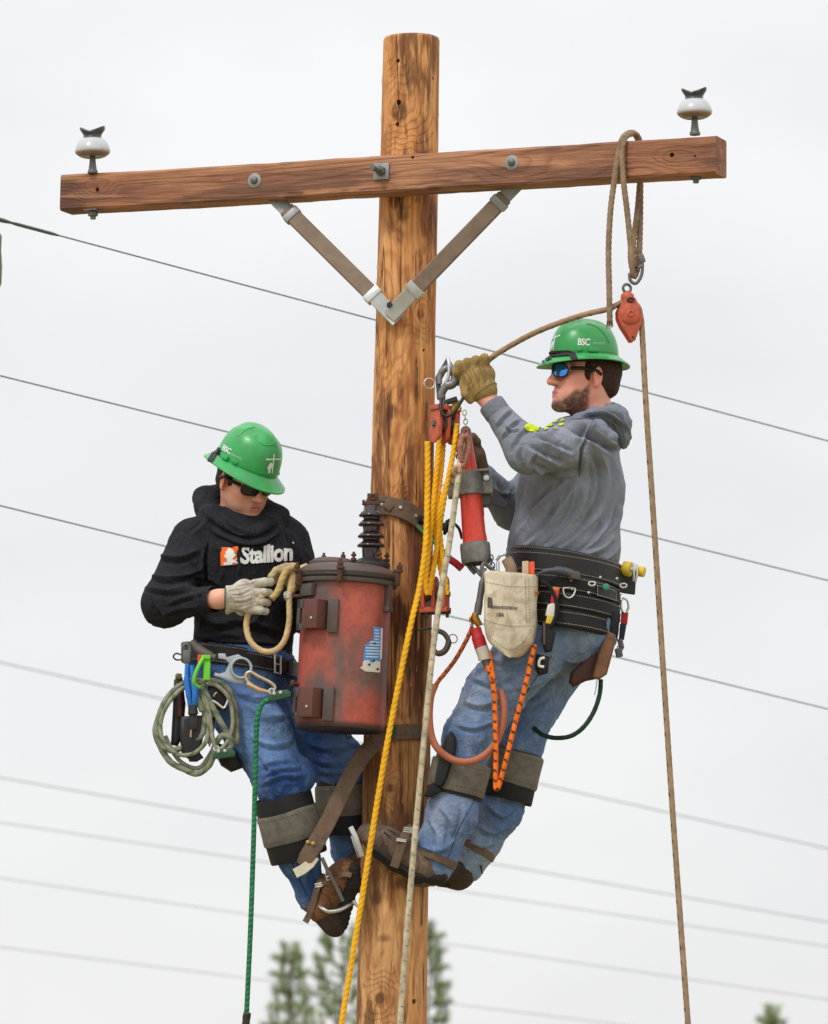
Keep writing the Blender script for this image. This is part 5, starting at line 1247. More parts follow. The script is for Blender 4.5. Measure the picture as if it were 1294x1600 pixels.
        m4 = MB(); m4.add(*lathe([(.0045, 0), (.004, .003), (.001, .004)], p+n_*.048+t*.016-z*.014, n_, 12)); m4.build('rivet', SILVER, o)
    p, n_ = surf(484, 922); t = np.cross(z, n_); mb = MB(); mb.add(*box(p+n_*.008, (.030, .008, .019), t, n_, z, .002)); mb.build('nameplate_lug', mat('grey_worn_steel', None), root)
    lg = MB(); a_, b_ = W(452, 931, -.27), W(482, 932, -.27); lg.add(*rod(a_, b_, .006)); lg.build('ground_lug', RUST, root)
    lg = MB(); lg.add(*hexnut(W(450, 931, -.27), (1, -.3, .0), .0155, .02)); lg.add(*torus(W(446, 931, -.274), (1, -.3, 0), .009, .003, 16, 6)); lg.build('lug_nut', mat('pale_zinc', Cc(190, 186, 170), .5, .3), root)
    p, n_ = surf(603, 935); t = np.cross(z, n_); mb = MB(); mb.add(*box(p+n_*.008, (.010, .010, .040), t, n_, z, .003)); mb.add(*box(p+n_*.010-z*.034, (.013, .010, .008), t, n_, z, .002)); mb.build('vent_fitting', LID, root)
    mb = MB(); mb.add(*torus(W(545, 1150, -.25), (.3, -1, 0), .008, .0022, 16, 6)); mb.build('drain_ring', DARKMETAL, root)
    p, n_ = surf(467, 1069); mb = MB(); mb.add(*rod(p, p+n_*.02, .006)); mb.add(*lathe([(.011, .016), (.012, .02), (.009, .026), (.001, .028)], p, n_, 14)); mb.build('ground_stud', RUST, root)
    # torn blue data sticker
    BL = mat('blue_sticker', Cc(84, 148, 218), .5, 0, .12, 80); q = lambda x, y: (x, y)
    V2, F2 = poly2d([(582, 979), (597, 981), (595, 1030), (594, 1036), (567, 1033), (568, 1022), (570, 1008), (576, 1004), (582, 998), (583, 990)], 5); st = decal('sticker', V2, F2, q, tb_, BL, root, .0016)
    V2, F2 = poly2d([(567, 1033), (575, 1031), (580, 1036), (586, 1032), (594, 1034), (593, 1051), (570, 1049), (562, 1043), (566, 1041)], 5); decal('torn_paper', V2, F2, q, tb_, mat('torn_white_paper', Cc(214, 210, 200), .8), st, .0018)
    for pl in ([(594.5, 982), (597, 982), (595.5, 1030), (593, 1030)],): V2, F2 = poly2d(pl, 4); decal('sticker_border', V2, F2, q, tb_, WHITEP, st, .0026)
    for k in range(10):
        y = 984+k*4.6; x0 = 584.5 if k < 4 else (577 if k < 6 else 571); x1 = 592.5-(1.5 if k % 3 == 0 else 0); V2, F2 = poly2d([(x0, y), (x1, y+.4), (x1, y+1.9), (x0, y+1.5)], 5); decal('print_line', V2, F2, q, tb_, WHITEP, st, .0026)
    for (x, y) in ((583, 1004), (582, 1031), (575, 1037), (588, 1044)):
        V2, F2 = poly2d([(x, y), (x+2.4, y-.6), (x+3.6, y+1.8), (x+1.5, y+3.6), (x-.8, y+2.2)], 5); decal('scuff', V2, F2, q, tb_, DARKMETAL, st, .003)
    return root, ta, z
transformer()

# ------------------------------------------------------------ crossarm sling, snatch block and hand line
dA = on_arm(975, 245)[1]
dk = dA+.105; tz = [(953, 503, dA-.02), (952, 450, dA-.02), (951, 390, dA-.02), (954, 330, dA-.02), (960, 282, dA-.016), (966, 240, dA-.014), (973, 216, dA-.010), (984, 207.5, dA+.035), (994, 212, dA+.08), (1000, 240, dk), (1001, 300, dk), (1000, 370, dk-.03), (998, 410, dA+.03), (992, 432, dA+.005), (988, 420, dA-.008), (986, 390, dA-.014), (980, 330, dA-.018), (974, 280, dA-.018), (972, 240, dA-.018), (976, 217, dA-.006), (988, 209, dA+.04), (998, 216, dA+.085), (1002, 245, dk+.008), (997, 320, dk-.01), (990, 380, dk-.05), (992, 420, dA+.02)]
sl = rope('rope_sling', tz, .0088, solid(Cc(146, 124, 100), .25), 'tan rope sling looped over the right end of the crossarm with a frayed tail', 'rope', lobes=4, pitch=.07, amp=.09)
fr_ = MB(); rg = np.random.default_rng(3)
for k in range(16):
    a = W(953+rg.uniform(-4, 4), 500, dA-.02+rg.uniform(-.006, .006)); fr_.add(*tube([a, a+[rg.uniform(-.008, .008), rg.uniform(-.006, .006), -.016-rg.uniform(0, .014)]], [.0014, .0008], 5), Cc(128, 104, 78))
fr_.build('frayed_end', ROPEM, sl)
wr = rope('whipping', [(989, 386, dA+.0), (988, 400, dA-.002), (990, 418, dA)], .0135, solid(Cc(138, 112, 90), .3), '', parent=sl, lobes=5, pitch=.03, amp=.12)
kx = MB(); kx.add(*tube(wsp([(984, 395, dA-.012), (988, 405, dA-.016), (994, 398, dA-.012)], 4), .0018, 5)); kx.build('twine', mat('yellow_twine', Cc(190, 176, 80), .8), sl)
sh = thing('shackle', W(994, 425, dA), 'small galvanised shackle joining the tan sling to the hanging orange block', 'shackle')
mb = MB(); mb.add(*tube(wsp([(1003, 402, dA), (1004, 420, dA), (1001, 434, dA), (993, 443, dA), (985, 438, dA), (984, 428, dA)], 6), .0052, 10)); mb.build('bow', DSTEEL, sh)
mb = MB(); mb.add(*rod(W(982, 430, dA), W(1004, 414, dA), .005)); mb.add(*box(W(1003, 404, dA), (.009, .006, .013), (.9, 0, .3), (0, 1, 0), (-.3, 0, .9), .004)); mb.build('pin', DSTEEL, sh)
sn = thing('snatch_block', W(983, 490, dA), 'orange teardrop snatch block hanging alone below the right end of the crossarm', 'pulley block')
tear = []
for t in np.linspace(R(205), R(-25), 22): tear.append((math.cos(t)*.0385*1.0, math.sin(t)*.0385-.004))
tear = [(-.016, .050)]+[(-.0365, .010)]+[(-.037+.0, -.012)]+[(-.028, -.036), (.0, -.084), (.012, -.083), (.033, -.034), (.038, -.012), (.0365, .012), (.02, .05)]
Xs, Ys = nrm([.97, .2, .05]), nrm([-.05, 0, 1]); Zs = np.cross(Xs, Ys)
c0 = W(982, 492, dA)
for q in (-1, 1):
    V, F = prism(tear, c0+Zs*q*.017, Xs, Ys, .009, .003); o = mk('cheek_plate', V, F, ORANGEP, sn, autosmooth=40)
    mb = MB(); n_ = Zs*q; mb.add(*lathe([(.0315, 0), (.031, .004), (.024, .007), (.012, .008), (.0095, .011), (.0065, .011), (.005, .008), (.0005, .008)], c0+Zs*q*.021, n_, 32)); mb.build('axle_boss', ORANGEP, o)
    mb = MB(); mb.add(*lathe([(.003, 0), (.003, .006), (.0005, .0065)], c0+Zs*q*.02+Ys*-.072+Xs*.004, n_, 10)); mb.build('rivet', DARKMETAL, o)
    mb = MB(); mb.add(*torus(c0+Ys*.042+Xs*.004+Zs*q*.024, n_, .008, .0025, 16, 6, 1.3, .7)); mb.build('latch_ring', DARKMETAL, o)
mb = MB(); mb.add(*lathe([(.031, -.011), (.031, -.009), (.024, -.003), (.024, .003), (.031, .009), (.031, .011)], c0, Zs, 32)); mb.build('sheave', DSTEEL, sn)
mb = MB(); mb.add(*lathe([(.018, -.01), (.021, 0), (.02, .012), (.012, .02), (.004, .022)], c0+Ys*.05, Ys, 20)); mb.build('swivel', ORANGEP, sn)
mb = MB(); mb.add(*torus(c0+Ys*.082, nrm([.3, -1, 0]), .0125, .0045, 20, 8)); mb.add(*rod(c0+Ys*.062, c0+Ys*.073, .006)); mb.build('swivel_eye', DSTEEL, sn)
tl = fleck(TAN*.95, Cc(66, 82, 62), .046, .20, 1.0)
hx = [(744, 628, -.262), (748, 604, -.268), (755, 584, -.262), (762, 565, -.26), (786, 547, -.28), (840, 518, -.34), (905, 494, -.42), (950, 483, dA+.0), (963, 477, dA+.0), (980, 470, dA), (996, 478, dA), (1001, 494, dA), (1003.5, 520, dA), (1010, 640, dA), (1022, 820, dA+.01), (1036, 1040, dA+.02), (1054, 1310, dA+.03), (1077, 1625, dA+.04)]
pw = wsp(hx, 12); pw = np.concatenate([pw, [pw[-1]+[.12, .05, -1.2], pw[-1]+[.2, .1, -1.95]]])
hand_line = rope('hand_line', pw, .0088, tl, 'long tan hand line running from the raised glove over the teardrop block and down', 'rope', world=True)

# ------------------------------------------------------------ upper and lower tackle blocks with yellow rope
def tackle(c, axl, upv, h, w, name_label, group, gap=.031, open_up=False):
    c = np.asarray(c, float); root = thing('tackle_block', c, name_label, 'pulley block', group)
    A = nrm(axl); U = nrm(np.asarray(upv)-A*(np.asarray(upv)@A)); B = np.cross(U, A)
    st = [(w/2*math.cos(t)*.96, h/2-w/2*.8+w/2*.8*math.sin(t)) for t in np.linspace(0, math.pi, 12)]+[(w/2*math.cos(t)*.96, -h/2+w/2*.8+w/2*.8*math.sin(t)) for t in np.linspace(math.pi, 2*math.pi, 12)]
    for k in (-1, 0, 1):
        V, F = prism(st, c+A*k*gap, B, U, .012, .003); o = mk('cheek_plate', V, F, ORANGEP, root, autosmooth=40)
        if k:
            mb = MB(); mb.add(*hexnut(c+A*k*(gap+.009), A, .010, .010)); mb.build('axle_nut', DSTEEL, o)
    for k in (-.5, .5):
        mb = MB(); rr = w*.47; mb.add(*lathe([(rr, -.0085), (rr, -.007), (rr*.78, -.002), (rr*.78, .002), (rr, .007), (rr, .0085)], c+A*k*gap*2*.5, A, 28)); mb.build('sheave', mat('dark_sheave', Cc(96, 74, 64), .5, .3), root)
    mb = MB(); sg = -1 if open_up else 1
    mb.add(*box(c+U*sg*h*.43, (gap+.012, w*.42, .008), A, B, U, .003)); mb.build('bridge', ORANGEP, root)
    return root, A, B, U
d1 = -.24; c1 = W(695, 664, d1)
tb1, A1, B1, U1 = tackle(c1, (.86, .5, -.06), (.02, 0, 1), .118, .062, 'orange double tackle block at the top of the yellow ropes, under a big grey hook', 'orange blocks of the yellow tackle')
HK = mat('grey_cast_hook', Cc(126, 126, 124), .45, .6, .25, 50, .2)
mb = MB(); mb.add(*tube(wsp([(694, 640, d1), (692, 628, d1), (690, 616, d1), (697, 604, d1-.004), (707, 600, d1-.006), (712, 590, d1-.006), (706, 577, d1), (696, 576, d1), (688, 586, d1+.002), (687, 600, d1)], 7), [.010]*10+[.0125]*12+[.0145]*14+[.0135]*10+[.011]*9+[.008]*9, 14)); mb.build('hook', HK, tb1)
mb = MB(); 
for poly in ([(699, 557), (680, 590), (683, 624), (690, 625), (689, 596), (701, 574)], [(699, 557), (719, 586), (717, 604), (712, 600), (711, 588), (699, 573)]):
    c_, pl_ = pxpoly(poly, d1+.015); mb.add(*prism(pl_, c_, (1, 0, 0), (0, 0, 1), .012, .003))
mb.build('hook_guard', mat('dark_grey_plate', Cc(92, 94, 94), .5, .5), tb1)
mb = MB(); mb.add(*tube(wsp([(700, 559, d1-.004), (702, 572, d1-.012), (701, 588, d1-.014), (697, 598, d1-.01)], 5), .0055, 10)); mb.build('hook_latch', SILVER, tb1)
mb = MB(); mb.add(*torus(W(671, 599, d1), (.2, -1, .1), .0165, .0018, 30, 6)); mb.build('pull_ring', SILVER, tb1)
mb = MB(); mb.add(*tube(wsp([(690, 622, d1-.03), (689, 640, d1-.045), (696, 650, d1-.05), (708, 645, d1-.05), (722, 625, d1-.045), (728, 614, d1-.04)], 6), .0055, 10)); mb.add(*box(W(706, 626, d1-.02), (.018, .012, .008), (.9, 0, .3), (0, 1, 0), (-.3, 0, .9), .003)); mb.build('snap_shackle', DARKMETAL, tb1)
mb = MB(); mb.add(*box(W(713, 634, d1-.012), (.014, .008, .016), bev=.003)); mb.build('warning_tag', mat('yellow_tag', Cc(200, 170, 60), .5, 0, .4, 200), tb1)
d2 = -.21; c2 = W(680, 929, d2)
tb2, A2, B2, U2 = tackle(c2, (.94, -.33, 0), (.02, 0, 1), .112, .05, 'orange double tackle block at the bottom of the yellow ropes, hook under it', 'orange blocks of the yellow tackle', .034, True)
mb = MB(); 
mb.add(*box(W(681, 957, d2), (.045, .012, .006), A2, B2, U2, .002)); mb.add(*rod(W(666, 958, d2-.02), W(666, 966, d2-.02), .005)); mb.add(*rod(W(699, 957, d2-.02), W(699, 965, d2-.02), .005)); mb.add(*rod(W(653, 984, d2), W(675, 982, d2), .0035)); mb.add(*rod(W(683, 956, d2), W(682, 990, d2), .008)); mb.build('hook_shank', DARKMETAL, tb2)
mb = MB(); mb.add(*tube(wsp([(682, 985, d2), (694, 990, d2), (701, 1003, d2), (695, 1017, d2), (684, 1021, d2), (676, 1013, d2), (675, 1004, d2)], 6), [.008]*12+[.0095]*12+[.0085]*7+[.006]*6, 12)); mb.build('hook', mat('brown_iron', Cc(96, 84, 74), .6, .4), tb2)
mb = MB(); mb.add(*torus(W(708, 998, d2), (.3, -1, .1), .0135, .0016, 26, 6)); mb.build('pull_ring', DARKMETAL, tb2)
ys = solid(YEL, .12)
lines_y = [[(687, 652, d1-.028), (685, 700, d1-.028), (676, 800, d1-.03), (666, 905, d2-.03), (668, 930, d2-.03)],
           [(693, 690, d1+.02), (690, 730, d1-.01), (682, 800, d1-.02), (684, 860, d2-.02), (692, 908, d2-.02), (695, 935, d2-.02)],
           [(714, 662, d1-.03), (708, 710, d1-.034), (694, 780, d1-.036), (682, 860, d2-.036), (671, 930, d2-.03)],
           [(712, 690, d1+.01), (700, 750, d1-.02), (687, 800, d1-.03), (690, 860, d2-.03), (699, 930, d2-.026)]]
yr = thing('tackle_rope', W(685, 790, d1), 'twisted yellow rope falls strung between the two orange tackle blocks', 'rope')
for l in lines_y: rope('rope_fall', l, .0078, ys, '', parent=yr, lobes=3, pitch=.052, amp=.14, step=.003)
pw = wsp([(668, 690, d1-.02), (668, 760, d1-.03), (665, 850, d1-.05), (655, 920, -.30), (640, 985, -.34), (610, 1135, -.36), (590, 1250, -.36), (563, 1420, -.36), (532, 1610, -.36)], 12)
pw = np.concatenate([pw, [pw[-1]+[-.15, 0, -1.0], pw[-1]+[-.3, .02, -1.93]]])
rope('hauling_rope', pw, .0086, ys, 'long twisted yellow hauling rope running down in front of the pole', 'rope', world=True, lobes=3, pitch=.056, amp=.14, step=.003)
wf = fleck(Cc(192, 178, 152), Cc(112, 146, 118), .046, .12, .5, .3, 2)
pw = wsp([(724, 690, -.27), (719, 720, -.28), (713, 770, -.30), (702, 850, -.31), (690, 920, -.32), (676, 1020, -.33), (664, 1140, -.34), (650, 1290, -.34), (637, 1440, -.34), (624, 1612, -.34)], 12)
pw = np.concatenate([pw, [pw[-1]+[-.1, 0, -1.0], pw[-1]+[-.2, .02, -1.93]]])
wr_ = rope('tag_line', pw, .0092, wf, 'pale cream rope with green flecks hanging straight down the front of the pole', 'rope', world=True)
rope('eye_splice', [(722, 722, -.285), (719, 700, -.29), (722, 684, -.285), (730, 683, -.28), (733, 698, -.275), (728, 716, -.28), (722, 730, -.285)], .009, solid(Cc(164, 116, 100), .3), '', parent=wr_, lobes=3, pitch=.04, amp=.1)
rope('whipping', [(712, 744, -.29), (709, 736, -.302), (714, 728, -.305), (718, 738, -.3)], .0068, solid(Cc(190, 160, 130), .3), '', parent=wr_, lobes=3, pitch=.03, amp=.15)

# ------------------------------------------------------------ red insulated tube with grey clamp
dT = -.17; g0, g1 = W(727, 672, dT+.01), W(745, 884, dT-.02); gz = nrm(g1-g0); gx_ = nrm(np.cross([0, -1, 0], gz)); gy_ = np.cross(gz, gx_)
gin = thing('insulator_arm', g0, 'bright red fibreglass tube hung at a slant with a grey cast clamp and end cap', 'insulator')
REDM = mat('red_fibreglass', Cc(236, 66, 44), .3, 0, .08, 40, .08, 300, .0005, .5, .06, 16, Cc(150, 60, 46), .3, 50, .3)
L_ = np.linalg.norm(g1-g0); mb = MB(); mb.add(*lathe([(.012, .0), (.016, .012), (.018, .03), (.027, L_*.30), (.0335, L_*.36), (.034, L_*.5), (.0375, L_*.87), (.0375, L_*.9)], g0, gz, 36)); mb.build('tube', REDM, gin)
CAST = mat('cast_aluminium', Cc(140, 140, 136), .55, .5, .25, 60, .35, 200, .001, .5, .1, 20, Cc(92, 90, 86), .5, 40)
mb = MB(); mb.add(*lathe([(.043, L_*.835), (.046, L_*.84), (.047, L_*.87), (.046, L_*.965), (.042, L_*.985), (.038, L_*.985), (.036, L_*.93), (.001, L_*.93)], g0, gz, 36)); mb.build('end_cap', CAST, gin)
cc = g0+gz*L_*.40
mb = MB(); mb.add(*lathe([(.040, -.038), (.046, -.036), (.048, -.03), (.046, .02), (.046, .036), (.040, .038)], cc, gz, 32)); cl = mb.build('clamp_band', CAST, gin)
for q in (-1, 1):
    mb = MB(); X = nrm(gx_*q); e = cc+X*.052-np.array([0, .012, 0])
    mb.add(*box(e, (.018, .009, .036), X, np.cross(gz, X), gz, .004)); mb.add(*box(e+[0, .026, 0], (.018, .009, .040), X, np.cross(gz, X), gz, .004)); ear = mb.build('clamp_ear', CAST, cl)
    for zz in (-.012,):
        mb = MB(); mb.add(*hexnut(e+gz*zz+[0, -.015, 0], (0, 1, 0), .0105, .012)); mb.add(*rod(e+gz*zz+[0, -.026, 0], e+gz*zz+[0, .05, 0], .005)); mb.build('clamp_bolt', SILVER, ear)
mb = MB(); mb.add(*box(cc-gz*.034-[0, .0, 0], (.062, .040, .004), gx_, gy_, gz, .003)); mb.build('clamp_flange', CAST, cl)
mb = MB(); mb.add(*box(cc+gz*.052+np.array([.022, .02, 0]), (.038, .025, .018), gx_, gy_, gz, .006)); mb.add(*rod(cc+gz*.05+np.array([.03, .0, 0]), cc+gz*.10+np.array([.03, .0, 0]), .007)); mb.build('clamp_jaw', mat('dark_cast', Cc(88, 88, 86), .55, .5), cl)
mb = MB(); 
for k in range(6): mb.add(*torus(W(726+k*.8, 645+k*7, dT-.01), (1, 0, 0) if k % 2 else (0, 1, 0), .006, .0016, 14, 6, 1, 1.5))
mb.add(*tube(wsp([(722, 684, dT-.03), (722, 672, dT-.03), (728, 667, dT-.03), (734, 672, dT-.03), (734, 684, dT-.03)], 5), .0042, 8)); mb.build('chain_link', SILVER, gin)

# ------------------------------------------------------------ pole straps
us = thing('pole_strap', pole_at(620, 802), 'brown leather pole strap wrapped round the pole just above the ribbed bushing', 'strap')
def around(pts, out): 
    P = np.array([pole_at(x, y, out) for x, y in pts]); N = np.array([nrm(p-pole_c(p[2])) for p in P]); return P, N
P, N = around([(585, 795), (592, 794.5), (600, 795), (610, 797), (622, 800), (634, 804), (645, 810), (653, 815), (660, 820), (667, 826)], .010)
Pb = [p for p in P]; q = pole_c(P[-1][2]); Pb.append(q+[.108, .03, -.006]); N = list(N)+[np.array([1, .3, 0])]
mb = MB(); mb.add(*ribbon(spline(Pb, 3), spline(N, 3), .058, .007)); mb.build('leather_band', BROWNL, us, autosmooth=35)
mb = MB(); mb.add(*box(W(581, 794, -.085), (.013, .016, .029), (.8, -.6, 0), (.6, .8, 0), bev=.004)); mb.add(*box(W(578, 786, -.10), (.009, .006, .008), (.8, -.6, 0), (.6, .8, 0), bev=.002)); mb.build('strap_end', mat('worn_metal', Cc(120, 108, 98), .5, .4), us)
mb = MB(); pd = pole_at(608, 795, .016); mb.add(*box(pd, (.016, .003, .016), nrm([1, -.1, -.9]), (0, 1, 0), nrm([.9, 0, 1]), .002)); mb.build('leather_diamond', BROWNL, us)
for px, py in ((597, 794), (650, 812), (626, 800)):
    mb = MB(); p_ = pole_at(px, py, .0135); mb.add(*lathe([(.006, 0), (.005, .003), (.001, .004)], p_, p_-pole_c(p_[2]), 12)); mb.build('rivet', SILVER, us)
mb = MB(); mb.add(*tube(wsp([(652, 812, -.09), (672, 818, -.075), (690, 822, -.07), (703, 826, -.07)], 5), [.016]*6+[.013]*6+[.015]*4, 12)); mb.add(*torus(W(697, 824, -.07), (1, 0, -.2), .019, .006, 20, 8)); mb.build('strap_adjuster', BLACKPAD, us)
rope('green_lanyard', [(652, 822, -.12), (668, 838, -.13), (690, 858, -.14), (712, 878, -.15), (722, 884, -.15)], .006, solid(Cc(64, 122, 80), .2), 'short green lanyard slanting from the upper pole strap to the red sleeve', 'rope')
mb = MB(); mb.add(*tube(wsp([(703, 874, -.16), (712, 880, -.16), (722, 889, -.16)], 4), .0115, 12)); tag(mb.build('lanyard_sleeve', mat('red_sleeve', Cc(186, 40, 48), .6), None, loc=W(712, 880, -.16)), 'short red lanyard sleeve left of the grey end cap of the red tube', 'sleeve')
# small loose wires by the clamp
mb = MB(); mb.add(*tube(wsp([(735, 868, -.12), (752, 856, -.11), (760, 846, -.1), (758, 832, -.1)], 5), .0022, 6)); mb.add(*tube(wsp([(700, 812, -.06), (716, 824, -.05), (722, 842, -.04)], 5), .005, 8)); tag(mb.build('cable', mat('black_cable', Cc(30, 40, 36), .5), None, loc=W(740, 850, -.1)), 'thin black cable curling out behind the red tube', 'cable')

ls = thing('safety_strap', pole_at(630, 1148), 'long brown leather strap crossing the pole below the transformer, trailing down left', 'strap')
P1, N1 = around([(664, 1146), (655, 1146.5), (645, 1147), (632, 1148), (620, 1149), (608, 1151), (598, 1155)], .010)
tail = [(584, 1163, -.135), (571, 1176, -.15), (558, 1194, -.17), (546, 1215, -.19), (530, 1248, -.205), (512, 1285, -.22), (497, 1312, -.226), (484, 1336, -.23)]
P = np.concatenate([P1, [W(*t) for t in tail]]); Nn = np.concatenate([N1, np.tile(nrm([.05, -1, .1]), (len(tail), 1))])
mb = MB(); P_ = spline(P, 4); N_ = spline(Nn, 4); wl = np.interp(np.linspace(0, 1, len(P_)), [0, .35, .5, .7, 1], [.048, .048, .052, .050, .050]); mb.add(*ribbon(P_, N_, wl, .006)); mb.build('leather_band', BROWNL, ls, autosmooth=35)
mb = MB(); mb.add(*ribbon([W(x, y, d) for x, y, d in ((499, 1309, -.236), (488, 1326, -.242), (478, 1340, -.244), (469, 1351, -.238))], (.1, -1, .1), [.052, .05, .046, .026], .006)); tip = mb.build('strap_tip', BROWNL, ls)
for x, y in ((481, 1316), (489, 1318)): 
    mb = MB(); mb.add(*lathe([(.0065, 0), (.006, .003), (.001, .0045)], W(x, y, -.246), (.1, -1, .1), 12)); mb.build('rivet', mat('brass_rivet', Cc(180, 150, 80), .35, .7), tip)
mb = MB(); mb.add(*ribbon([W(492, 1338, -.238), W(484, 1350, -.243), W(474, 1358, -.246), W(461, 1365, -.244)], (.1, -1, .1), .030, .003)); mb.build('cloth_label', mat('cream_label', Cc(206, 200, 178), .8), ls)
P, N = around([(605, 1140), (612, 1139), (618, 1140)], .018)
mb = MB(); mb.add(*ribbon(P+[0, 0, -.018], N, .040, .004)); mb.build('green_keeper', mat('green_keeper', Cc(34, 84, 48), .6), ls)
# ============================================================ BELTS, LEG CUFFS AND TOOLS
def ring_pts(c, F, S, rF, rS, k, a0=0, a1=360, n=60, dz=0.0):
    P = []; N = []
    for a in np.linspace(R(a0), R(a1), n):
        p = np.asarray(c)+F*rF*math.cos(a)+S*rS*math.sin(a); p = p+np.array([0, 0, dz-k*(p[0]-c[0])]); P.append(p); N.append(F*math.cos(a)/rF+S*math.sin(a)/rS)
    return np.array(P), np.array(N)
def belt(parent, name, c, F, S, rF, rS, k, w, t, mt, a0=0, a1=360, dz=0, stitch=()):
    P, N = ring_pts(c, F, S, rF, rS, k, a0, a1, 72, dz); mb = MB(); mb.add(*ribbon(P, N, w, t)); o = mb.build(name, mt, parent, autosmooth=35)
    if stitch:
        sm = MB()
        for so in stitch:
            Pp = resample(P+np.array([[0, 0, so]])+np.array([nrm(n) for n in N])*(t*.5+.0003), .0042)
            for i in range(0, len(Pp)-1, 2): sm.add(*tube([Pp[i], Pp[i+1]], .0007, 4))
        tag(sm.build('stitching', THREAD, o), kind='stuff')
    return o
# ---- left man
F1 = nrm([.57, -.82, 0]); S1 = nrm(np.cross(up, F1)); bc1 = W(379, 1036, .036)
b1 = belt(p1, 'tool_belt', bc1, F1, S1, .158, .190, .14, .050, .006, BELTL, stitch=(.019, -.019))
belt(p1, 'body_belt', bc1, F1, S1, .165, .197, .14, .060, .007, BELTL, -150, -25, .004, (.024, -.024))
mb = MB(); P, N = ring_pts(bc1, F1, S1, .166, .198, .14, 7, 23, 8); mb.add(*ribbon(P, N, .038, .006)); mb.build('belt_tongue', BELTL, b1)
mb = MB(); P, N = ring_pts(bc1, F1, S1, .169, .201, .14, 3, 9, 3); buckle(mb, P[1], P[2]-P[0], (0, 0, 1), .022, .056, .0032); mb.build('buckle', SILVER, b1)
mb = MB(); P, N = ring_pts(bc1, F1, S1, .171, .203, .14, 20, 24, 3); mb.add(*ribbon(P+np.array([0, 0, 0]), N, .056, .005)); mb.build('belt_keeper', BELTL, b1)
def cuffs(p, a, b, r, spec, sq=1.0, pad=None, nm='climber_cuff'):
    a, b = np.asarray(a), np.asarray(b)
    o = legcuff(p, a, b, spec[0], spec[1], r+.003, .006, GREYL, nm, sq, (0, 1, 0), 44, 1)
    k = legcuff(p, a, b, spec[2], spec[3], r-.001, .005, BLACKPAD, 'leg_pad', sq, (0, 1, 0), 44, 1)
    ax = nrm(b-a); L = np.linalg.norm(b-a); sm = MB()
    for t in (spec[0]+.06, spec[1]-.06):
        x, y, _ = frame_from(ax, (0, 1, 0)); P = [a+ax*L*t+(r+.0098)*(x*math.cos(q)+sq*y*math.sin(q)) for q in np.linspace(0, 6.283, 90)]
        for i in range(0, 88, 2): sm.add(*tube([P[i], P[i+1]], .0007, 4))
    tag(sm.build('stitching', mat('grey_thread', Cc(80, 74, 64), .8), o), kind='stuff')
    return o
c1r = cuffs(p1, W(438, 1236, -.13), W(467, 1338, -.10), .086, (.30, .74, .06, 1.02), .95)
c1l = cuffs(p1, W(534, 1202, .06), W(540, 1325, .085), .078, (.20, .58, .02, .82), .95)
def bar(name, pts, w, t, n, mt, parent):
    mb = MB(); mb.add(*ribbon(np.array([W(*q) for q in pts]) if len(pts[0]) == 3 else pts, n, w, t)); return mb.build(name, mt, parent, autosmooth=30)
bar('gaff_shank', [(503, 1340, -.16), (512, 1360, -.16), (524, 1382, -.16), (536, 1408, -.15)], .012, .005, (.3, -1, 0), DSTEEL, p1)
mb = MB(); mb.add(*tube(wsp([(497, 1413, -.09), (502, 1418, -.125), (514, 1424, -.14), (530, 1422, -.14), (545, 1414, -.12), (553, 1408, -.10)], 6), .0065, 10)); g_ = mb.build('gaff_stirrup', SILVER, p1)
mb = MB(); mb.add(*torus(W(497, 1413, -.10), (.4, -1, 0), .010, .003, 20, 8)); mb.add(*tube([W(552, 1408, -.12), W(562, 1421, -.125)], [.0075, .0015], 10)); mb.build('gaff_spike', SILVER, g_)
bar('ankle_strap', [(507, 1366, -.10), (500, 1376, -.125), (494, 1392, -.125), (490, 1410, -.115), (484, 1428, -.105), (477, 1441, -.10)], .020, .004, (-.3, -1, 0), BROWNL, p1)
mb = MB(); P = [W(*q) for q in ((486, 1402, -.02), (487, 1400, -.075), (498, 1386, -.115), (520, 1373, -.150), (538, 1366, -.168), (549, 1368, -.17))]; mb.add(*ribbon(spline(P, 4), (-.2, -1, .3), .017, .004)); mb.build('boot_strap', BROWNL, p1)
mb = MB(); buckle(mb, W(514, 1369, -.158), (.9, 0, .3), (-.3, 0, .9), .018, .022, .0018); mb.build('buckle', SILVER, p1)
mb = MB(); buckle(mb, W(498, 1383, -.128), (1, 0, .2), (-.2, 0, 1), .022, .01, .0018); mb.build('buckle', SILVER, p1)
bar('gaff_shank', [(549, 1296, .02), (556, 1316, .015), (564, 1340, .01)], .022, .005, (.2, -1, 0), SILVER, p1)
# ---- right man
F2, S2 = np.array([-1.0, 0, 0]), np.array([0, -1.0, 0]); bc2 = W(882, 893, 0)
b2 = belt(p2, 'tool_belt', bc2, F2, S2, .180, .207, .15, .062, .008, BELTL, stitch=(.025, -.025))
belt(p2, 'waist_belt', W(882, 879, 0), F2, S2, .178, .204, .165, .034, .007, BELTL, stitch=(.012, -.012))
for i, (dz, k, w, rr) in enumerate(((-.060, .15, .056, .162), (-.112, .15, .060, .162), (-.168, .14, .060, .155))):
    o = belt(p2, 'back_pad', bc2+np.array([-.002, 0, 0]), F2, S2, rr, .216, k, w, .030-.003*i, BLACKPAD, 42, 300, dz, (.017, -.018))
P, N = ring_pts(bc2, F2, S2, .178, .233, .15, 122, 150, 10, -.066)
mb = MB(); mb.add(*ribbon(P, N, .034, .003)); pt_ = mb.build('pad_patch', BELTL, p2)
sm = MB()
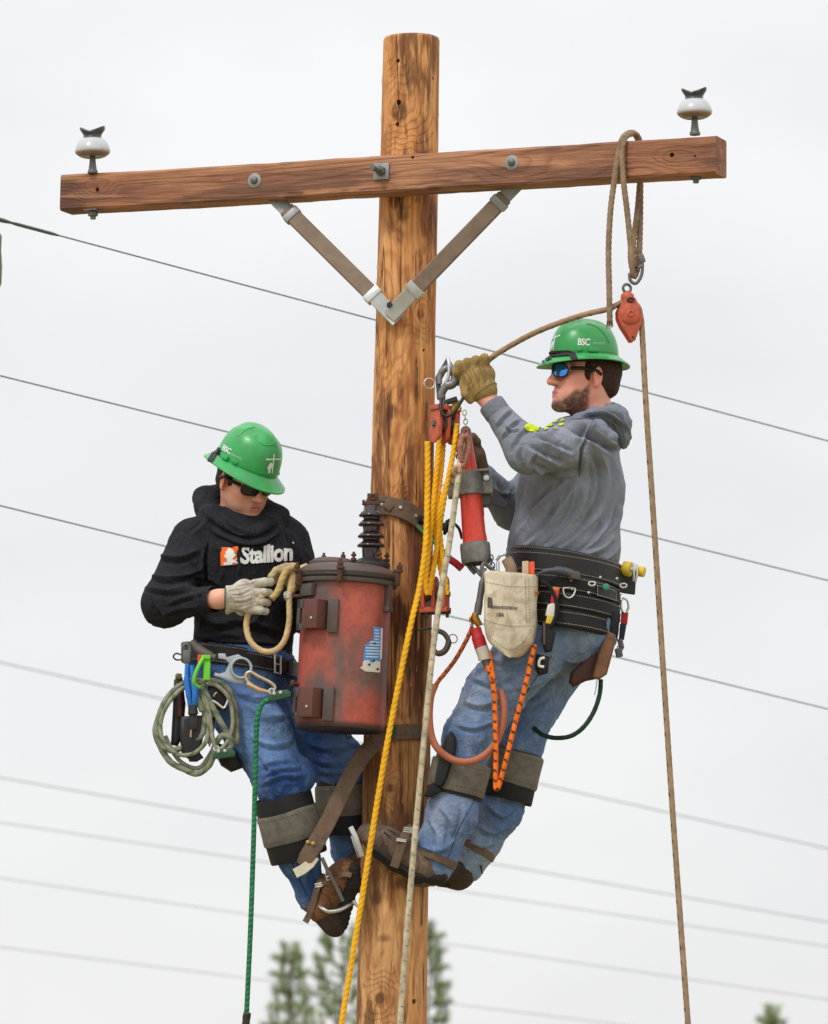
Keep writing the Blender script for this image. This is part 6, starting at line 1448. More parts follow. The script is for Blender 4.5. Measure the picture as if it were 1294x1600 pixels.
for so in (-.015, .015):
    Pp = resample(P+np.array([0, 0, so])+np.array([nrm(n) for n in N])*.003, .0045)
    for i in range(0, len(Pp)-1, 2): sm.add(*tube([Pp[i], Pp[i+1]], .0008, 4))
for e in (0, -1):
    for z0 in np.arange(-.014, .014, .008): sm.add(*tube([P[e]+nrm(N[e])*.003+[0, 0, z0], P[e]+nrm(N[e])*.003+[0, 0, z0+.0045]], .0008, 4))
tag(sm.build('stitching', THREAD, pt_), kind='stuff')
# belt tail reaching out behind the hip, rings, rivets, green stud
bar('belt_tail', [(965, 905, -.06), (978, 910, -.04), (992, 912, -.02)], .070, .010, (-.1, -1, 0), BELTL, p2)
for x, y in ((925, 912), (974, 915)):
    mb = MB(); mb.add(*torus(W(x, y, -.235 if x < 950 else -.10), (0, -1, .1), .0085, .0028, 20, 8, 1.25, .75)); mb.build('belt_eyelet', SILVER, p2)
mb = MB(); mb.add(*lathe([(.011, 0), (.0105, .003), (.006, .005), (.001, .0055)], W(947, 917, -.190), (.3, -1, 0), 18)); mb.build('green_stud', mat('green_enamel', Cc(60, 140, 112), .3, 0, .2), p2)
for x, y, d in ((894, 920, -.23), (920, 926, -.225), (970, 928, -.11), (938, 902, -.2), (964, 904, -.15), (848, 910, -.225)):
    mb = MB(); mb.add(*lathe([(.0048, 0), (.004, .003), (.0008, .004)], W(x, y, d), (.1, -1, 0), 10)); mb.build('belt_rivet', SILVER, p2)
mb = MB(); P = [W(*q) for q in ((880, 919, -.232), (882, 930, -.236), (889, 934, -.236), (896, 930, -.236), (898, 919, -.232), (880, 919, -.232))]; mb.add(*tube(spline(P, 4), .0028, 8)); mb.build('dee_ring', SILVER, p2)
c2l = cuffs(p2, W(733, 1140, -.14), W(706, 1262, -.14), .082, (.42, .80, .44, .84), .95)
c2r = cuffs(p2, W(812, 1158, .06), W(789, 1255, .06), .078, (.20, .70, .18, .95), .95)
c_, pl_ = pxpoly([(706, 1142), (713, 1152), (712, 1175), (700, 1215), (692, 1230), (680, 1226), (683, 1205), (696, 1155)], -.235)
mb = MB(); mb.add(*prism(pl_, c_+[0, .02, 0], nrm([1, -.25, 0]), (0, 0, 1), .05, .012)); mb.build('shin_pad', mat('black_moulded_rubber', Cc(34, 35, 36), .42, 0, .2, 60), p2, autosmooth=50)
c_, pl_ = pxpoly([(693, 1166), (686, 1200), (682, 1226), (676, 1222), (672, 1210), (684, 1176)], -.20)
mb = MB(); mb.add(*prism(pl_, c_, nrm([1, -.1, 0]), (0, 0, 1), .05, .006)); mb.build('pad_edge', GREYL, p2, autosmooth=50)
c_, pl_ = pxpoly([(682, 1222), (690, 1236), (670, 1246), (663, 1243), (672, 1226)], -.20); mb = MB(); mb.add(*prism(pl_, c_, (1, 0, 0), (0, 0, 1), .05, .006)); mb.build('pad_toe', BLACKPAD, p2, autosmooth=50)
# ankle straps and boot strap with buckle
def limb_band(name, c, ax, r, w, t, mt, parent, sq=1.0):
    x, y, z = frame_from(ax, (0, 1, 0)); P = []; N = []
    for a in np.linspace(0, 2*math.pi, 40): v = x*math.cos(a)+y*sq*math.sin(a); P.append(np.asarray(c)+v*r); N.append(v)
    mb = MB(); mb.add(*ribbon(P, np.array(N), w, t)); return mb.build(name, mt, parent, autosmooth=35)
limb_band('ankle_strap', W(678, 1340, -.14), W(672, 1352, -.14)-W(683, 1325, -.14), .073, .024, .004, BROWNL, p2, .98)
limb_band('ankle_strap', W(742, 1325, .10), W(727, 1352, .10)-W(748, 1315, .10), .069, .024, .004, BROWNL, p2)
bar('boot_strap', [(644, 1293, -.205), (636, 1298, -.226), (628, 1318, -.234), (621, 1340, -.232), (616, 1355, -.226)], .028, .005, (-.1, -1, .2), BROWNL, p2)
mb = MB(); buckle(mb, W(638, 1297, -.23), (1, 0, -.1), (.1, 0, 1), .026, .012, .0022); buckle(mb, W(627, 1313, -.24), (1, 0, -.15), (.15, 0, 1), .03, .006, .002); mb.build('buckle', SILVER, p2)
mb = MB(); mb.add(*torus(W(646, 1298, -.225), (.3, -1, 0), .009, .003, 18, 8)); mb.build('strap_ring', SILVER, p2)
bar('gaff_shank', [(548, 1292, -.185), (556, 1308, -.19), (566, 1338, -.18)], .017, .006, (.1, -1, 0), SILVER, p2)
bar('sole_strap', [(574, 1318, -.205), (596, 1332, -.215), (620, 1350, -.218), (650, 1370, -.212)], .010, .006, (0, -1, -.2), BELTL, p2)
mb = MB(); mb.add(*tube([W(751, 1352, .05), W(754, 1366, .05)], [.0035, .002], 8)); mb.build('strap_end', BLACKPAD, p2)

# ============================================================ TOOLS ON THE LEFT BELT
GR2 = solid(Cc(128, 134, 112), .3)
coil = [(316, 1064, -.20), (290, 1066, -.205), (262, 1090, -.21), (247, 1125, -.215), (248, 1155, -.215), (264, 1172, -.22), (290, 1166, -.222), (314, 1150, -.225), (320, 1125, -.225), (318, 1090, -.225), (317, 1066, -.21), (335, 1064, -.205), (356, 1076, -.20), (366, 1100, -.20), (370, 1140, -.205), (368, 1160, -.21), (352, 1140, -.222), (335, 1110, -.225), (318, 1078, -.22), (300, 1068, -.20), (272, 1085, -.195), (254, 1110, -.195), (243, 1140, -.20), (250, 1165, -.205), (266, 1190, -.21), (290, 1203, -.21), (308, 1209, -.21), (325, 1198, -.212), (333, 1182, -.215), (336, 1165, -.215), (346, 1150, -.22), (358, 1152, -.224), (361, 1165, -.22), (352, 1174, -.22)]
rope('rope_coil', coil, .0096, fleck(Cc(136, 138, 120), Cc(96, 118, 92), .05, .3, 1, .3), 'grey green rope hung in loose loops from the left belt beside the blue pliers', 'rope coil')
rope('rope_coil_wrap', [(300, 1078, -.232), (310, 1095, -.236), (316, 1112, -.236)], .0085, GR2, '', parent=bpy.data.objects['rope_coil'])
bpy.data.objects['rope_coil_wrap'].name = 'rope_bight'
GCL = mat('green_anodised', Cc(54, 92, 68), .45, .3, .2, 60, .15)
def grab(c, ang, lbl):
    t = thing('rope_grab', c, lbl, 'rope grab', 'green rope grabs'); X = np.array([math.cos(ang), 0, math.sin(ang)]); Z = np.array([-math.sin(ang), 0, math.cos(ang)])
    V, F = prism([(-.034, -.008), (-.026, .008), (.0, .014), (.026, .012), (.036, .002), (.034, -.012), (-.03, -.016)], c, X, Z, .030, .004); mb = MB(); mb.add(V, F); mb.build('body', GCL, t)
    mb = MB()
    for q in (-.016, .004): mb.add(*lathe([(.0055, 0), (.005, .004), (.001, .005)], np.asarray(c)+X*q+Z*.006-[0, .015, 0], (0, -1, 0), 12))
    mb.add(*torus(np.asarray(c)-X*.022+Z*.016, (0, -1, .2), .008, .0028, 16, 8)); mb.build('pins', SILVER, t); return t
grab(W(437, 1086, -.30), R(10), 'small dark green rope grab at the top of the long green rope')
grab(W(350, 1177, -.235), R(4), 'small dark green rope grab at the bottom of the loose coil')
gp = wsp([(432, 1090, -.30), (418, 1094, -.305), (408, 1103, -.305), (402, 1125, -.305), (400, 1170, -.30), (397, 1290, -.29), (392, 1440, -.28), (386, 1570, -.275), (384, 1600, -.27)], 10)
gro = rope('green_rope', gp, .0078, fleck(Cc(36, 108, 72), Cc(74, 146, 108), .016, .25, .5, .3, 2), 'long green rope hanging straight down from the belt of the man in black', 'rope', world=True)
rope('rope_end', [(386.5, 1583, -.275), (385, 1592, -.27), (384, 1606, -.27)], .012, solid(Cc(62, 60, 48), .4), '', parent=gro)
mb = MB(); mb.add(*tube([W(384, 1600, -.27), W(384, 1625, -.27), W(380, 1700, -.26)], .007, 8)); mb.build('rope_tail', mat('dark_rope_tail', Cc(60, 66, 54), .85), gro)
sp = thing('snap_plate', W(362, 1043, -.27), 'silver hook plate with a big round hole clipped to the left belt', 'snap hook')
outl = [(341, 1021), (352, 1021), (354, 1027), (372, 1022), (386, 1030), (395, 1043), (390, 1060), (378, 1069), (362, 1066), (344, 1059), (334, 1056), (336, 1051), (343, 1053), (352, 1050), (358, 1036), (352, 1031), (341, 1029)]
c_, pl_ = pxpoly(outl, -.27); mb = MB(); mb.add(*prism(pl_, c_, nrm([1, .12, 0]), (0, 0, 1), .009, .003)); pla = mb.build('hook_plate', mat('plate_aluminium', Cc(176, 184, 186), .38, .6, .15, 60, .15), sp, autosmooth=40)
hc_ = W(377, 1044, -.272); cut_o = pla
bpy.context.view_layer.update()
def bore(o, p, dv, r, h):
    mb = MB(); mb.add(*rod(np.asarray(p)-nrm(dv)*h, np.asarray(p)+nrm(dv)*h, r, 28)); c = mb.build('hole_cutter', None, None, smooth=False); bpy.context.view_layer.update()
    md = o.modifiers.new('bore', 'BOOLEAN'); md.object = c; md.operation = 'DIFFERENCE'; md.solver = 'EXACT'
    me = bpy.data.meshes.new_from_object(o.evaluated_get(bpy.context.evaluated_depsgraph_get())); o.modifiers.clear()
    if len(me.polygons): o.data = me
    cm = c.data; bpy.data.objects.remove(c); bpy.data.meshes.remove(cm)
bore(pla, hc_, (0, -1, 0), .029, .06)
mb = MB(); mb.add(*torus(hc_+np.array([0, -.004, 0]), (.12, -1, 0), .0305, .0042, 36, 8)); mb.build('hole_rim', mat('plate_aluminium', None), sp)
GOLD = mat('gold_carabiner', Cc(196, 176, 150), .35, .7, .15, 60, .1)
ca = thing('carabiner', W(408, 1066, -.29), 'pale gold carabiner linking the silver hook plate to the green rope grab', 'carabiner')
mb = MB(); mb.add(*tube(wsp([(404, 1077, -.29), (388, 1066, -.29), (384, 1056, -.29), (391, 1050, -.29), (404, 1057, -.29), (422, 1066, -.29), (430, 1074, -.29), (426, 1080, -.29), (414, 1081, -.29)], 6), .0056, 10)); mb.build('body', GOLD, ca)
mb = MB(); mb.add(*tube([W(386, 1068, -.29), W(390, 1070, -.29), W(405, 1078, -.29), W(418, 1081, -.29)], [.006, .0078, .0078, .006], 12)); mb.build('gate', mat('gold_gate', Cc(206, 172, 128), .4, .6), ca)
pg = thing('pliers', W(300, 1100, -.22), 'pliers with bright blue handles pushed head down in the black holster', 'pliers'); BLU = mat('blue_grip', Cc(40, 116, 200), .45, 0, .12, 60, .15)
for pts in ([(293, 1037, -.235), (292, 1060, -.238), (295, 1085, -.24), (298, 1104, -.235)], [(300, 1040, -.245), (303, 1065, -.248), (305, 1088, -.248), (304, 1104, -.24)]):
    mb = MB(); mb.add(*tube(wsp(pts, 6), [.0075]*6+[.0095]*8+[.008]*5, 12)); mb.build('handle', BLU, pg)
mb = MB(); mb.add(*rod(W(301, 1102, -.24), W(302, 1116, -.24), .013, 12, .016)); mb.add(*box(W(302, 1128, -.24), (.013, .007, .024), bev=.004)); mb.build('jaws', DARKMETAL, pg)
lc = thing('clip', W(323, 1042, -.25), 'lime green plastic clip strap on the left belt between pliers and silver plate', 'clip'); LIME = mat('lime_plastic', Cc(112, 206, 50), .45, 0, .1, 50, .1)
mb = MB(); mb.add(*ribbon([W(323, 1024, -.245), W(323.5, 1040, -.25), W(323, 1062, -.248)], (0, -1, 0), .022, .008)); mb.add(*box(W(322, 1027, -.25), (.014, .008, .007), bev=.003)); mb.build('strap', LIME, lc)
mb = MB(); mb.add(*tube(wsp([(318, 1028, -.255), (311, 1040, -.262), (305, 1055, -.262), (304, 1068, -.255), (312, 1074, -.245)], 6), .0062, 10)); mb.build('loop', LIME, lc)
ho_ = thing('holster', W(300, 1120, -.19), 'black leather tool holster hanging at the left hip behind the rope loops', 'holster')
def pouch(outline, d, th_, name, mt, parent, bev=.012):
    c_, pl_ = pxpoly(outline, d); mb = MB(); mb.add(*prism(pl_, c_, nrm([1, .1, 0]), (0, 0, 1), th_, bev)); return mb.build(name, mt, parent, autosmooth=60)
pouch([(282, 1120), (316, 1118), (318, 1150), (312, 1178), (300, 1190), (284, 1178), (281, 1150)], -.21, .05, 'pocket', BELTL, ho_)
pouch([(272, 1062), (285, 1058), (290, 1100), (286, 1150), (278, 1166), (267, 1164), (270, 1110)], -.185, .035, 'side_pocket', BELTL, ho_)
pouch([(276, 1052), (284, 1053), (286, 1120), (276, 1122)], -.2, .02, 'knife_handle', mat('dark_red_grip', Cc(74, 40, 40), .5), ho_, .006)
pouch([(274, 1054), (284, 1054), (284, 1062), (274, 1061)], -.212, .016, 'olive_cap', mat('olive_cap', Cc(92, 96, 44), .6), ho_, .004)
pouch([(324, 1070), (346, 1072), (358, 1095), (352, 1112), (330, 1108), (322, 1090)], -.185, .04, 'flap_pocket', BELTL, ho_)
pouch([(336, 1160), (364, 1170), (378, 1200), (362, 1206), (346, 1196), (338, 1180)], -.15, .06, 'lower_pocket', BLACKPAD, ho_)
pouch([(294, 1180), (312, 1176), (318, 1184), (308, 1190), (296, 1190)], -.215, .03, 'pocket_tip', BLACKPAD, ho_, .005)
mb = MB(); mb.add(*hexnut(W(299, 1129, -.238), (0, -1, 0), .007, .006)); mb.add(*hexnut(W(299, 1139, -.238), (0, -1, 0), .006, .006)); mb.add(*rod(W(299, 1135, -.24), W(298, 1152, -.24), .003)); mb.build('brass_screw', GOLD, ho_)
hk = thing('hook', W(336, 1100, -.21), 'bare steel hooks and plate hung behind the rope coil on the left belt', 'hook')
mb = MB(); mb.add(*tube(wsp([(334, 1088, -.22), (336, 1084, -.222), (339, 1082, -.22)], 4), .003, 8)); mb.add(*tube(wsp([(322, 1100, -.215), (327, 1094, -.222), (338, 1098, -.226), (349, 1106, -.226), (354, 1100, -.224), (356, 1094, -.222)], 6), .0042, 8)); mb.build('hook_wire', SILVER, hk)
pouch([(329, 1114), (338, 1116), (334, 1150), (328, 1168), (324, 1160), (327, 1130)], -.2, .02, 'steel_plate', mat('plate_aluminium', None), hk, .004)
pouch([(331, 1120), (336, 1121), (333, 1148), (329, 1150)], -.213, .008, 'plate_slot', BLACKPAD, hk, .002)
sm = thing('snap_hook', W(283, 1027, -.19), 'small black wire snap sticking out left of the belt', 'snap hook')
mb = MB(); mb.add(*tube(wsp([(287, 1030, -.19), (276, 1031, -.19), (271, 1026, -.19), (275, 1021, -.19), (283, 1023, -.19)], 5), .0026, 8)); mb.build('wire', DARKMETAL, sm)
mb = MB(); mb.add(*box(W(292, 1026, -.19), (.011, .011, .020), bev=.004)); mb.add(*tube(wsp([(287, 1012, -.18), (288, 1007, -.18), (294, 1007, -.18), (297, 1016, -.18), (296, 1035, -.19)], 5), .0066, 10)); mb.build('swivel', DSTEEL, sm)
mb = MB(); mb.add(*tube(wsp([(302, 1004, -.16), (308, 1012, -.18), (322, 1022, -.20), (338, 1028, -.215)], 6), [.012]*7+[.015]*8+[.010]*4, 12)); tag(mb.build('tool_handle', mat('grey_brown_handle', Cc(96, 88, 82), .6, 0, .25), None, loc=W(318, 1016, -.19)), 'grey brown tool handle lying along the top of the left belt', 'tool')
mb = MB(); mb.add(*box(W(312, 1030, -.235), (.006, .006, .014), bev=.002)); tag(mb.build('ferrule', mat('orange_ferrule', Cc(220, 84, 44), .5), None, loc=W(312, 1030, -.235)), 'tiny orange tab beside the lime clip', 'tab')
# lifting rope in the left man's glove
lr = rope('lifting_rope', [(410, 930, -.29), (402, 945, -.275), (389, 958, -.262), (385, 980, -.26), (392, 1003, -.262), (410, 1017, -.265), (430, 1016, -.266), (445, 1000, -.268), (452, 970, -.27), (452, 938, -.272), (454, 915, -.27), (458, 900, -.262), (468, 890, -.25), (480, 884, -.24)], .0092, solid(Cc(206, 178, 132), .18), 'short cream lifting rope looping under the pale glove to the tank lug', 'rope', lobes=3, pitch=.06, amp=.05)
rope('rope_bight', [(424, 936, -.285), (434, 924, -.282), (441, 905, -.28), (448, 892, -.276), (460, 888, -.27), (462, 903, -.268), (455, 925, -.27)], .0105, solid(Cc(184, 158, 108), .2), '', parent=lr, lobes=3, pitch=.06, amp=.08)

# ============================================================ TOOLS ON THE RIGHT BELT
bag = thing('bolt_bag', W(798, 1020, -.27), 'cream canvas bolt bag with printed lettering hanging from the front of the right belt', 'bag')
CANV = mat('cream_canvas', Cc(222, 210, 186), .92, 0, .12, 120, .5, 700, .0012, .15, .12, 16, Cc(136, 116, 90), .45, 22)
rowsb = [(896, 757.5, 841, .052), (900, 755, 842, .056), (908, 756, 841.5, .057), (925, 756.5, 840.5, .060), (950, 756, 839.5, .062), (975, 756.5, 838, .062), (995, 759, 836, .058), (1008, 766, 832, .050), (1017, 777, 825, .040), (1024, 788, 818, .026), (1027, 797, 811, .010)]
V = []; nb = 44; th = np.linspace(0, 2*np.pi, nb, endpoint=False); dB = -.265
for (y, x0, x1, dp) in rowsb:
    e = .62; cx = np.sign(np.cos(th))*np.abs(np.cos(th))**e; sx_ = np.sign(np.sin(th))*np.abs(np.sin(th))**e
    for a, b in zip(cx, sx_):
        sl = -(a*.14); V.append(W((x0+x1)/2+a*(x1-x0)/2, y+a*4.0*(1-(y-896)/140)+2*b*(y < 905), dB+b*dp+a*.045))
V = np.array(V); nr = len(rowsb); V = V + .0055*np.stack([vnoise(V, 22, 41), 1.6*vnoise(V, 20, 42), .6*vnoise(V, 22, 43)], 1)
Vg = V.reshape(nr, nb, 3); t_ = np.linspace(0, nr-1, 45); Vs = np.stack([spline(Vg[:, j], 4) for j in range(nb)], 1); nr = len(Vs)
Vs = Vs.reshape(-1, 3); ii = np.arange(nr-1)[:, None]*nb; jj = np.arange(nb)[None]
Fb = [tuple(q) for q in np.stack([ii+jj, ii+nb+jj, ii+nb+(jj+1) % nb, ii+(jj+1) % nb], -1).reshape(-1, 4)]+[tuple(range((nr-1)*nb, nr*nb))[::-1]]
k0 = len(Vs); inn = Vs[:nb]*.94+Vs[:nb].mean(0)*.06; inb = inn+[0, 0, -.05]; Vs = np.concatenate([Vs, inn, inb])
Fb += [(k0+j, j, (j+1) % nb, k0+(j+1) % nb) for j in range(nb)]+[(k0+nb+j, k0+j, k0+(j+1) % nb, k0+nb+(j+1) % nb) for j in range(nb)]+[tuple(range(k0+nb, k0+2*nb))]
bgo = mk('pouch', Vs, [f[::-1] for f in Fb], CANV, bag, autosmooth=60); bvb = BVHTree.FromPolygons([Vector(v) for v in Vs], Fb)
INK = mat('faded_ink', Cc(84, 80, 74), .9, 0, .3, 200)
V2, F2 = text2d('B', 1, .06); decal('bag_lettering', V2, F2, quadmap((762, 948), (13, .8), (.4, -20)), bvb, INK, bgo, .0016)
V2, F2 = text2d('BASHLIN INDUSTRIES INC', 1, .03, 1.0); V2[:, 0] = (V2[:, 0]-V2[:, 0].min())/(V2[:, 0].max()-V2[:, 0].min()); decal('bag_lettering', V2, F2, lambda x, y: (767+x*42, 950.5+x*2.4-y*6.6), bvb, INK, bgo, .0016)
V2, F2 = text2d('USA', 1, .03); decal('bag_lettering', V2, F2, quadmap((775.5, 963), (6.4, .3), (.2, -8.5)), bvb, INK, bgo, .0016)
sm = MB()
for line in ([(757, 968), (775, 974), (800, 978), (836, 978)], [(760, 990), (775, 1003), (790, 1013), (800, 1015), (812, 1010), (822, 998), (830, 982)], [(757, 909), (790, 915), (820, 917), (839, 916)], [(821, 905), (822, 940), (823, 975)], [(826, 905), (827, 940), (828, 972)]):
    pts = spline(np.array([(x, y, 0) for x, y in line], float), 12)[:, :2]; pp = []
    for x, y in pts:
        h = bvb.ray_cast(Vector(W(x, y, -1)), Vector(nrm(W(x, y, -1)-CAM)))
        if h[0]: pp.append(np.array(h[0])-FWD*.0012)
    pp = resample(pp, .0045)
    for i in range(0, len(pp)-1, 2): sm.add(*tube([pp[i], pp[i+1]], .0009, 4))
tag(sm.build('stitching', mat('brown_thread', Cc(140, 120, 92), .9), bgo), kind='stuff')
mb = MB(); mb.add(*torus(W(840, 926, -.27), (1, -.5, 0), .006, .003, 14, 6)); mb.build('copper_eyelet', mat('copper', Cc(190, 104, 60), .4, .7), bag)
mb = MB(); mb.add(*box(W(821, 890, -.25), (.010, .008, .026), nrm([1, 0, .05]), (0, 1, 0), bev=.003)); tag(mb.build('folding_rule', mat('pale_wood', Cc(206, 180, 150), .6, 0, .15), None, loc=W(821, 890, -.25)), 'pale wooden rule end standing up in the canvas bag', 'rule')
mb = MB(); mb.add(*box(W(831, 891, -.245), (.0085, .010, .026), nrm([1, 0, .05]), (0, 1, 0), bev=.003)); mb.add(*box(W(833, 902, -.25), (.006, .008, .010), bev=.003)); tag(mb.build('marker', mat('orange_plastic', Cc(240, 92, 48), .45), None, loc=W(831, 891, -.245)), 'bright orange plastic tool standing in the canvas bag', 'tool')
mb = MB(); mb.add(*tube(wsp([(792, 874, -.22), (798, 886, -.225), (800, 896, -.225)], 5), .018, 12)); tag(mb.build('suede_roll', mat('tan_suede', Cc(150, 128, 104), .85), None, loc=W(796, 886, -.22)), 'tan suede loop at the front of the right belt behind the canvas bag', 'loop')
# wrench lying along the belt
wr2 = thing('wrench', W(880, 898, -.245), 'dark grey wrench lying along the right belt above the ring', 'wrench')
mb = MB(); mb.add(*tube(wsp([(838, 900, -.24), (850, 893, -.248), (868, 891, -.25), (884, 893, -.25), (894, 897, -.25)], 6), [.005]*6+[.008]*6+[.013]*13, 12)); mb.build('handle', mat('grey_handle', Cc(78, 82, 90), .5, .2), wr2)
mb = MB(); mb.add(*box(W(899, 899, -.25), (.016, .012, .013), nrm([1, 0, -.2]), (0, 1, 0), bev=.005)); mb.add(*rod(W(893, 909, -.245), W(893, 900, -.245), .006)); mb.build('head', mat('brown_iron', None), wr2)
rope('black_cord', [(846, 908, -.245), (858, 916, -.25), (868, 935, -.252), (871, 955, -.252), (866, 970, -.25), (860, 980, -.248)], .0062, solid(Cc(34, 38, 38), .3), 'black cord arching beside the canvas bag on the right belt', 'cord')
tg = thing('lanyard_tag', W(862, 950, -.24), 'red, white and yellow tool lanyard hanging beside the canvas bag', 'lanyard')
for pts, c_, nm in (([(869, 918), (872, 920), (868, 943), (862, 942)], Cc(200, 52, 44), 'red_band'), ([(864, 942), (868, 943), (866, 965), (852, 962), (856, 945)], Cc(222, 220, 208), 'white_band'), ([(856, 958), (866, 964), (863, 976), (852, 974)], Cc(222, 190, 56), 'yellow_band'), ([(864, 917), (875, 918), (873, 924), (863, 923)], Cc(214, 128, 50), 'orange_band')):
    pouch([(x, y) for x, y in pts] if nm != 'red_band' else [(863, 922), (874, 923), (870, 944), (860, 942)], -.245, .012, nm, mat('tag_'+nm, c_, .6, 0, .1), tg, .003)
sc_ = thing('shears', W(857, 1000, -.24), 'black shears hanging handles down beside the right belt pads', 'shears')
pouch([(848, 972), (864, 975), (868, 990), (862, 1018), (852, 1020), (846, 1000)], -.235, .03, 'sheath', BLACKPAD, sc_, .008)
mb = MB(); mb.add(*box(W(850.5, 990, -.253), (.0035, .003, .034), bev=.001)); mb.build('blade', mat('brown_iron', None), sc_)
pouch([(838, 1022), (858, 1026), (856, 1052), (842, 1056), (836, 1045)], -.225, .03, 'handle_block', BLACKPAD, sc_, .008)
mb = MB(); mb.add(*tube(wsp([(851, 1028, -.245), (844, 1030, -.247), (842, 1040, -.247), (850, 1042, -.245)], 4), .0042, 8)); mb.build('handle_ring', WHITEP, sc_)
# tape roll and dispenser
tr = thing('tape_roll', W(990, 891, -.05), 'yellow tape roll on a wire holder at the back of the right belt', 'tape'); ax_ = nrm([1, -.35, -.18])
YT = mat('yellow_tape', Cc(222, 190, 56), .45, 0, .1, 60, .1)
mb = MB(); mb.add(*lathe([(.010, -.016), (.0225, -.016), (.0235, -.013), (.0235, .006), (.0225, .009), (.010, .009)], W(982, 889, -.05), ax_, 28)); mb.build('tape', YT, tr)
mb = MB(); mb.add(*lathe([(.008, -.010), (.0155, -.010), (.0165, -.007), (.0165, .010), (.015, .013), (.004, .014)], W(1001, 893, -.055), ax_, 24)); mb.build('tape_core', YT, tr)
mb = MB(); mb.add(*rod(W(975, 887, -.05), W(1003, 894, -.055), .007)); mb.add(*tube([W(990, 880, -.075), W(991, 895, -.08), W(990, 908, -.075)], .0035, 8)); mb.add(*tube([W(995, 882, -.075), W(996, 896, -.08), W(993, 910, -.075)], .0035, 8)); mb.build('wire_holder', SILVER, tr)
# small carabiner with red sling at the back
kr = thing('key_sling', W(972, 970, -.04), 'red and black webbing sling on a silver carabiner at the back of the right belt', 'sling')
mb = MB(); mb.add(*tube(spline([W(x, y, -.06) for x, y in ((972, 936), (980, 938), (982, 950), (976, 957), (971, 950))], 6, True), .0036, 8)); mb.build('carabiner', SILVER, kr)
for pts, cc_, nm in (([(971, 956), (982, 957), (980, 976), (970, 975)], Cc(186, 40, 44), 'red_webbing'), ([(969, 975), (979, 976), (975, 1000), (967, 1000)], Cc(40, 40, 60), 'dark_webbing'), ([(964, 960), (969, 960), (966, 992), (961, 990)], Cc(60, 130, 170), 'blue_edge')): pouch(pts, -.05, .012, nm, mat('web_'+nm, cc_, .7, 0, .15), kr, .003)
mb = MB(); mb.add(*box(W(970, 1006, -.05), (.0085, .007, .016), nrm([1, 0, .2]), (0, 1, 0), nrm([-.2, 0, 1]), .003)); mb.add(*box(W(967, 1020, -.05), (.011, .008, .014), nrm([1, 0, .2]), (0, 1, 0), nrm([-.2, 0, 1]), .003)); mb.add(*torus(W(969, 1013, -.056), (0, -1, 0), .009, .002, 16, 6)); mb.build('clamp', DSTEEL, kr)
# saw scabbard / leather holster
hs = thing('leather_holster', W(930, 1010, -.08), 'brown leather holster with a dark handle hanging behind the right hip', 'holster')
BRL = mat('tan_holster_leather', Cc(128, 88, 64), .6, 0, .25, 50, .3, 240, .001, .35, .15, 14, Cc(70, 46, 38), .5, 26)
pouch([(948, 985), (962, 992), (960, 1010), (948, 1054), (936, 1062), (926, 1058), (932, 1030)], -.13, .03, 'scabbard', BRL, hs, .008)
pouch([(926, 1008), (936, 1004), (944, 1012), (936, 1060), (916, 1064), (896, 1074), (889, 1066), (892, 1050), (908, 1036)], -.10, .045, 'pouch', mat('dark_holster_leather', Cc(78, 48, 40), .6, 0, .25, 50, .3), hs, .012)
pouch([(952, 962), (962, 956), (970, 960), (964, 996), (950, 990)], -.12, .03, 'handle', BLACKPAD, hs, .009)
mb = MB(); mb.add(*tube([W(934, 1056, -.12), W(931, 1078, -.12), W(929, 1086, -.12)], .002, 6)); mb.build('wire_pin', SILVER, hs)
rope('green_loop', [(939, 1062, -.10), (937, 1085, -.11), (928, 1112, -.115), (912, 1136, -.115), (892, 1150, -.11), (868, 1153, -.09), (848, 1148, -.04), (835, 1138, .0)], .0072, solid(Cc(40, 66, 52), .25), 'dark green cord looping from the brown holster round behind the knee', 'cord')
# snap hooks, sheathed lanyard and orange ropes in front
st_ = thing('steel_snap', W(750, 925, -.24), 'long steel snap hook with a gold swivel hanging left of the canvas bag', 'snap hook')
mb = MB(); mb.add(*tube(wsp([(772, 892, -.22), (764, 886, -.225), (756, 880, -.23), (752, 893, -.235), (758, 906, -.235)], 5), .006, 10)); mb.add(*tube(wsp([(757, 888, -.24), (754, 910, -.245), (750, 935, -.245), (746, 960, -.245)], 6), [.0075]*6+[.0105]*8+[.012]*5, 12)); mb.build('body', DSTEEL, st_)
mb = MB(); mb.add(*tube(wsp([(738, 884, -.2), (746, 892, -.21), (754, 900, -.22), (760, 896, -.22)], 5), .0065, 10)); mb.add(*tube(wsp([(728, 868, -.18), (732, 884, -.19), (742, 896, -.2)], 5), .006, 10)); mb.build('hook_arm', DSTEEL, st_)
mb = MB(); mb.add(*tube([W(743, 958, -.25), W(742, 966, -.25), W(750, 978, -.25)], [.010, .0135, .010], 14)); mb.add(*torus(W(740, 968, -.255), (.5, -1, 0), .012, .0035, 18, 8)); mb.build('swivel', mat('brass_swivel', Cc(176, 132, 56), .4, .7), st_)
mb = MB(); mb.add(*torus(W(737, 976, -.25), (1, -.3, .2), .010, .003, 18, 8)); mb.build('ring', SILVER, st_)
for k in range(5):
    mb = MB(); mb.add(*torus(W(767+k*1.2, 872+k*6, -.21), (1, 0, 0) if k % 2 else (0, 1, 0), .0075, .0021, 14, 6, 1, 1.4)); mb.build('chain_link', DARKMETAL, st_)
mb = MB(); mb.add(*tube(wsp([(776, 876, -.215), (782, 868, -.22), (790, 866, -.22)], 5), .005, 10)); mb.add(*tube(wsp([(778, 878, -.22), (778, 892, -.225), (780, 906, -.225)], 5), .0055, 10)); mb.build('dee_clip', SILVER, st_)
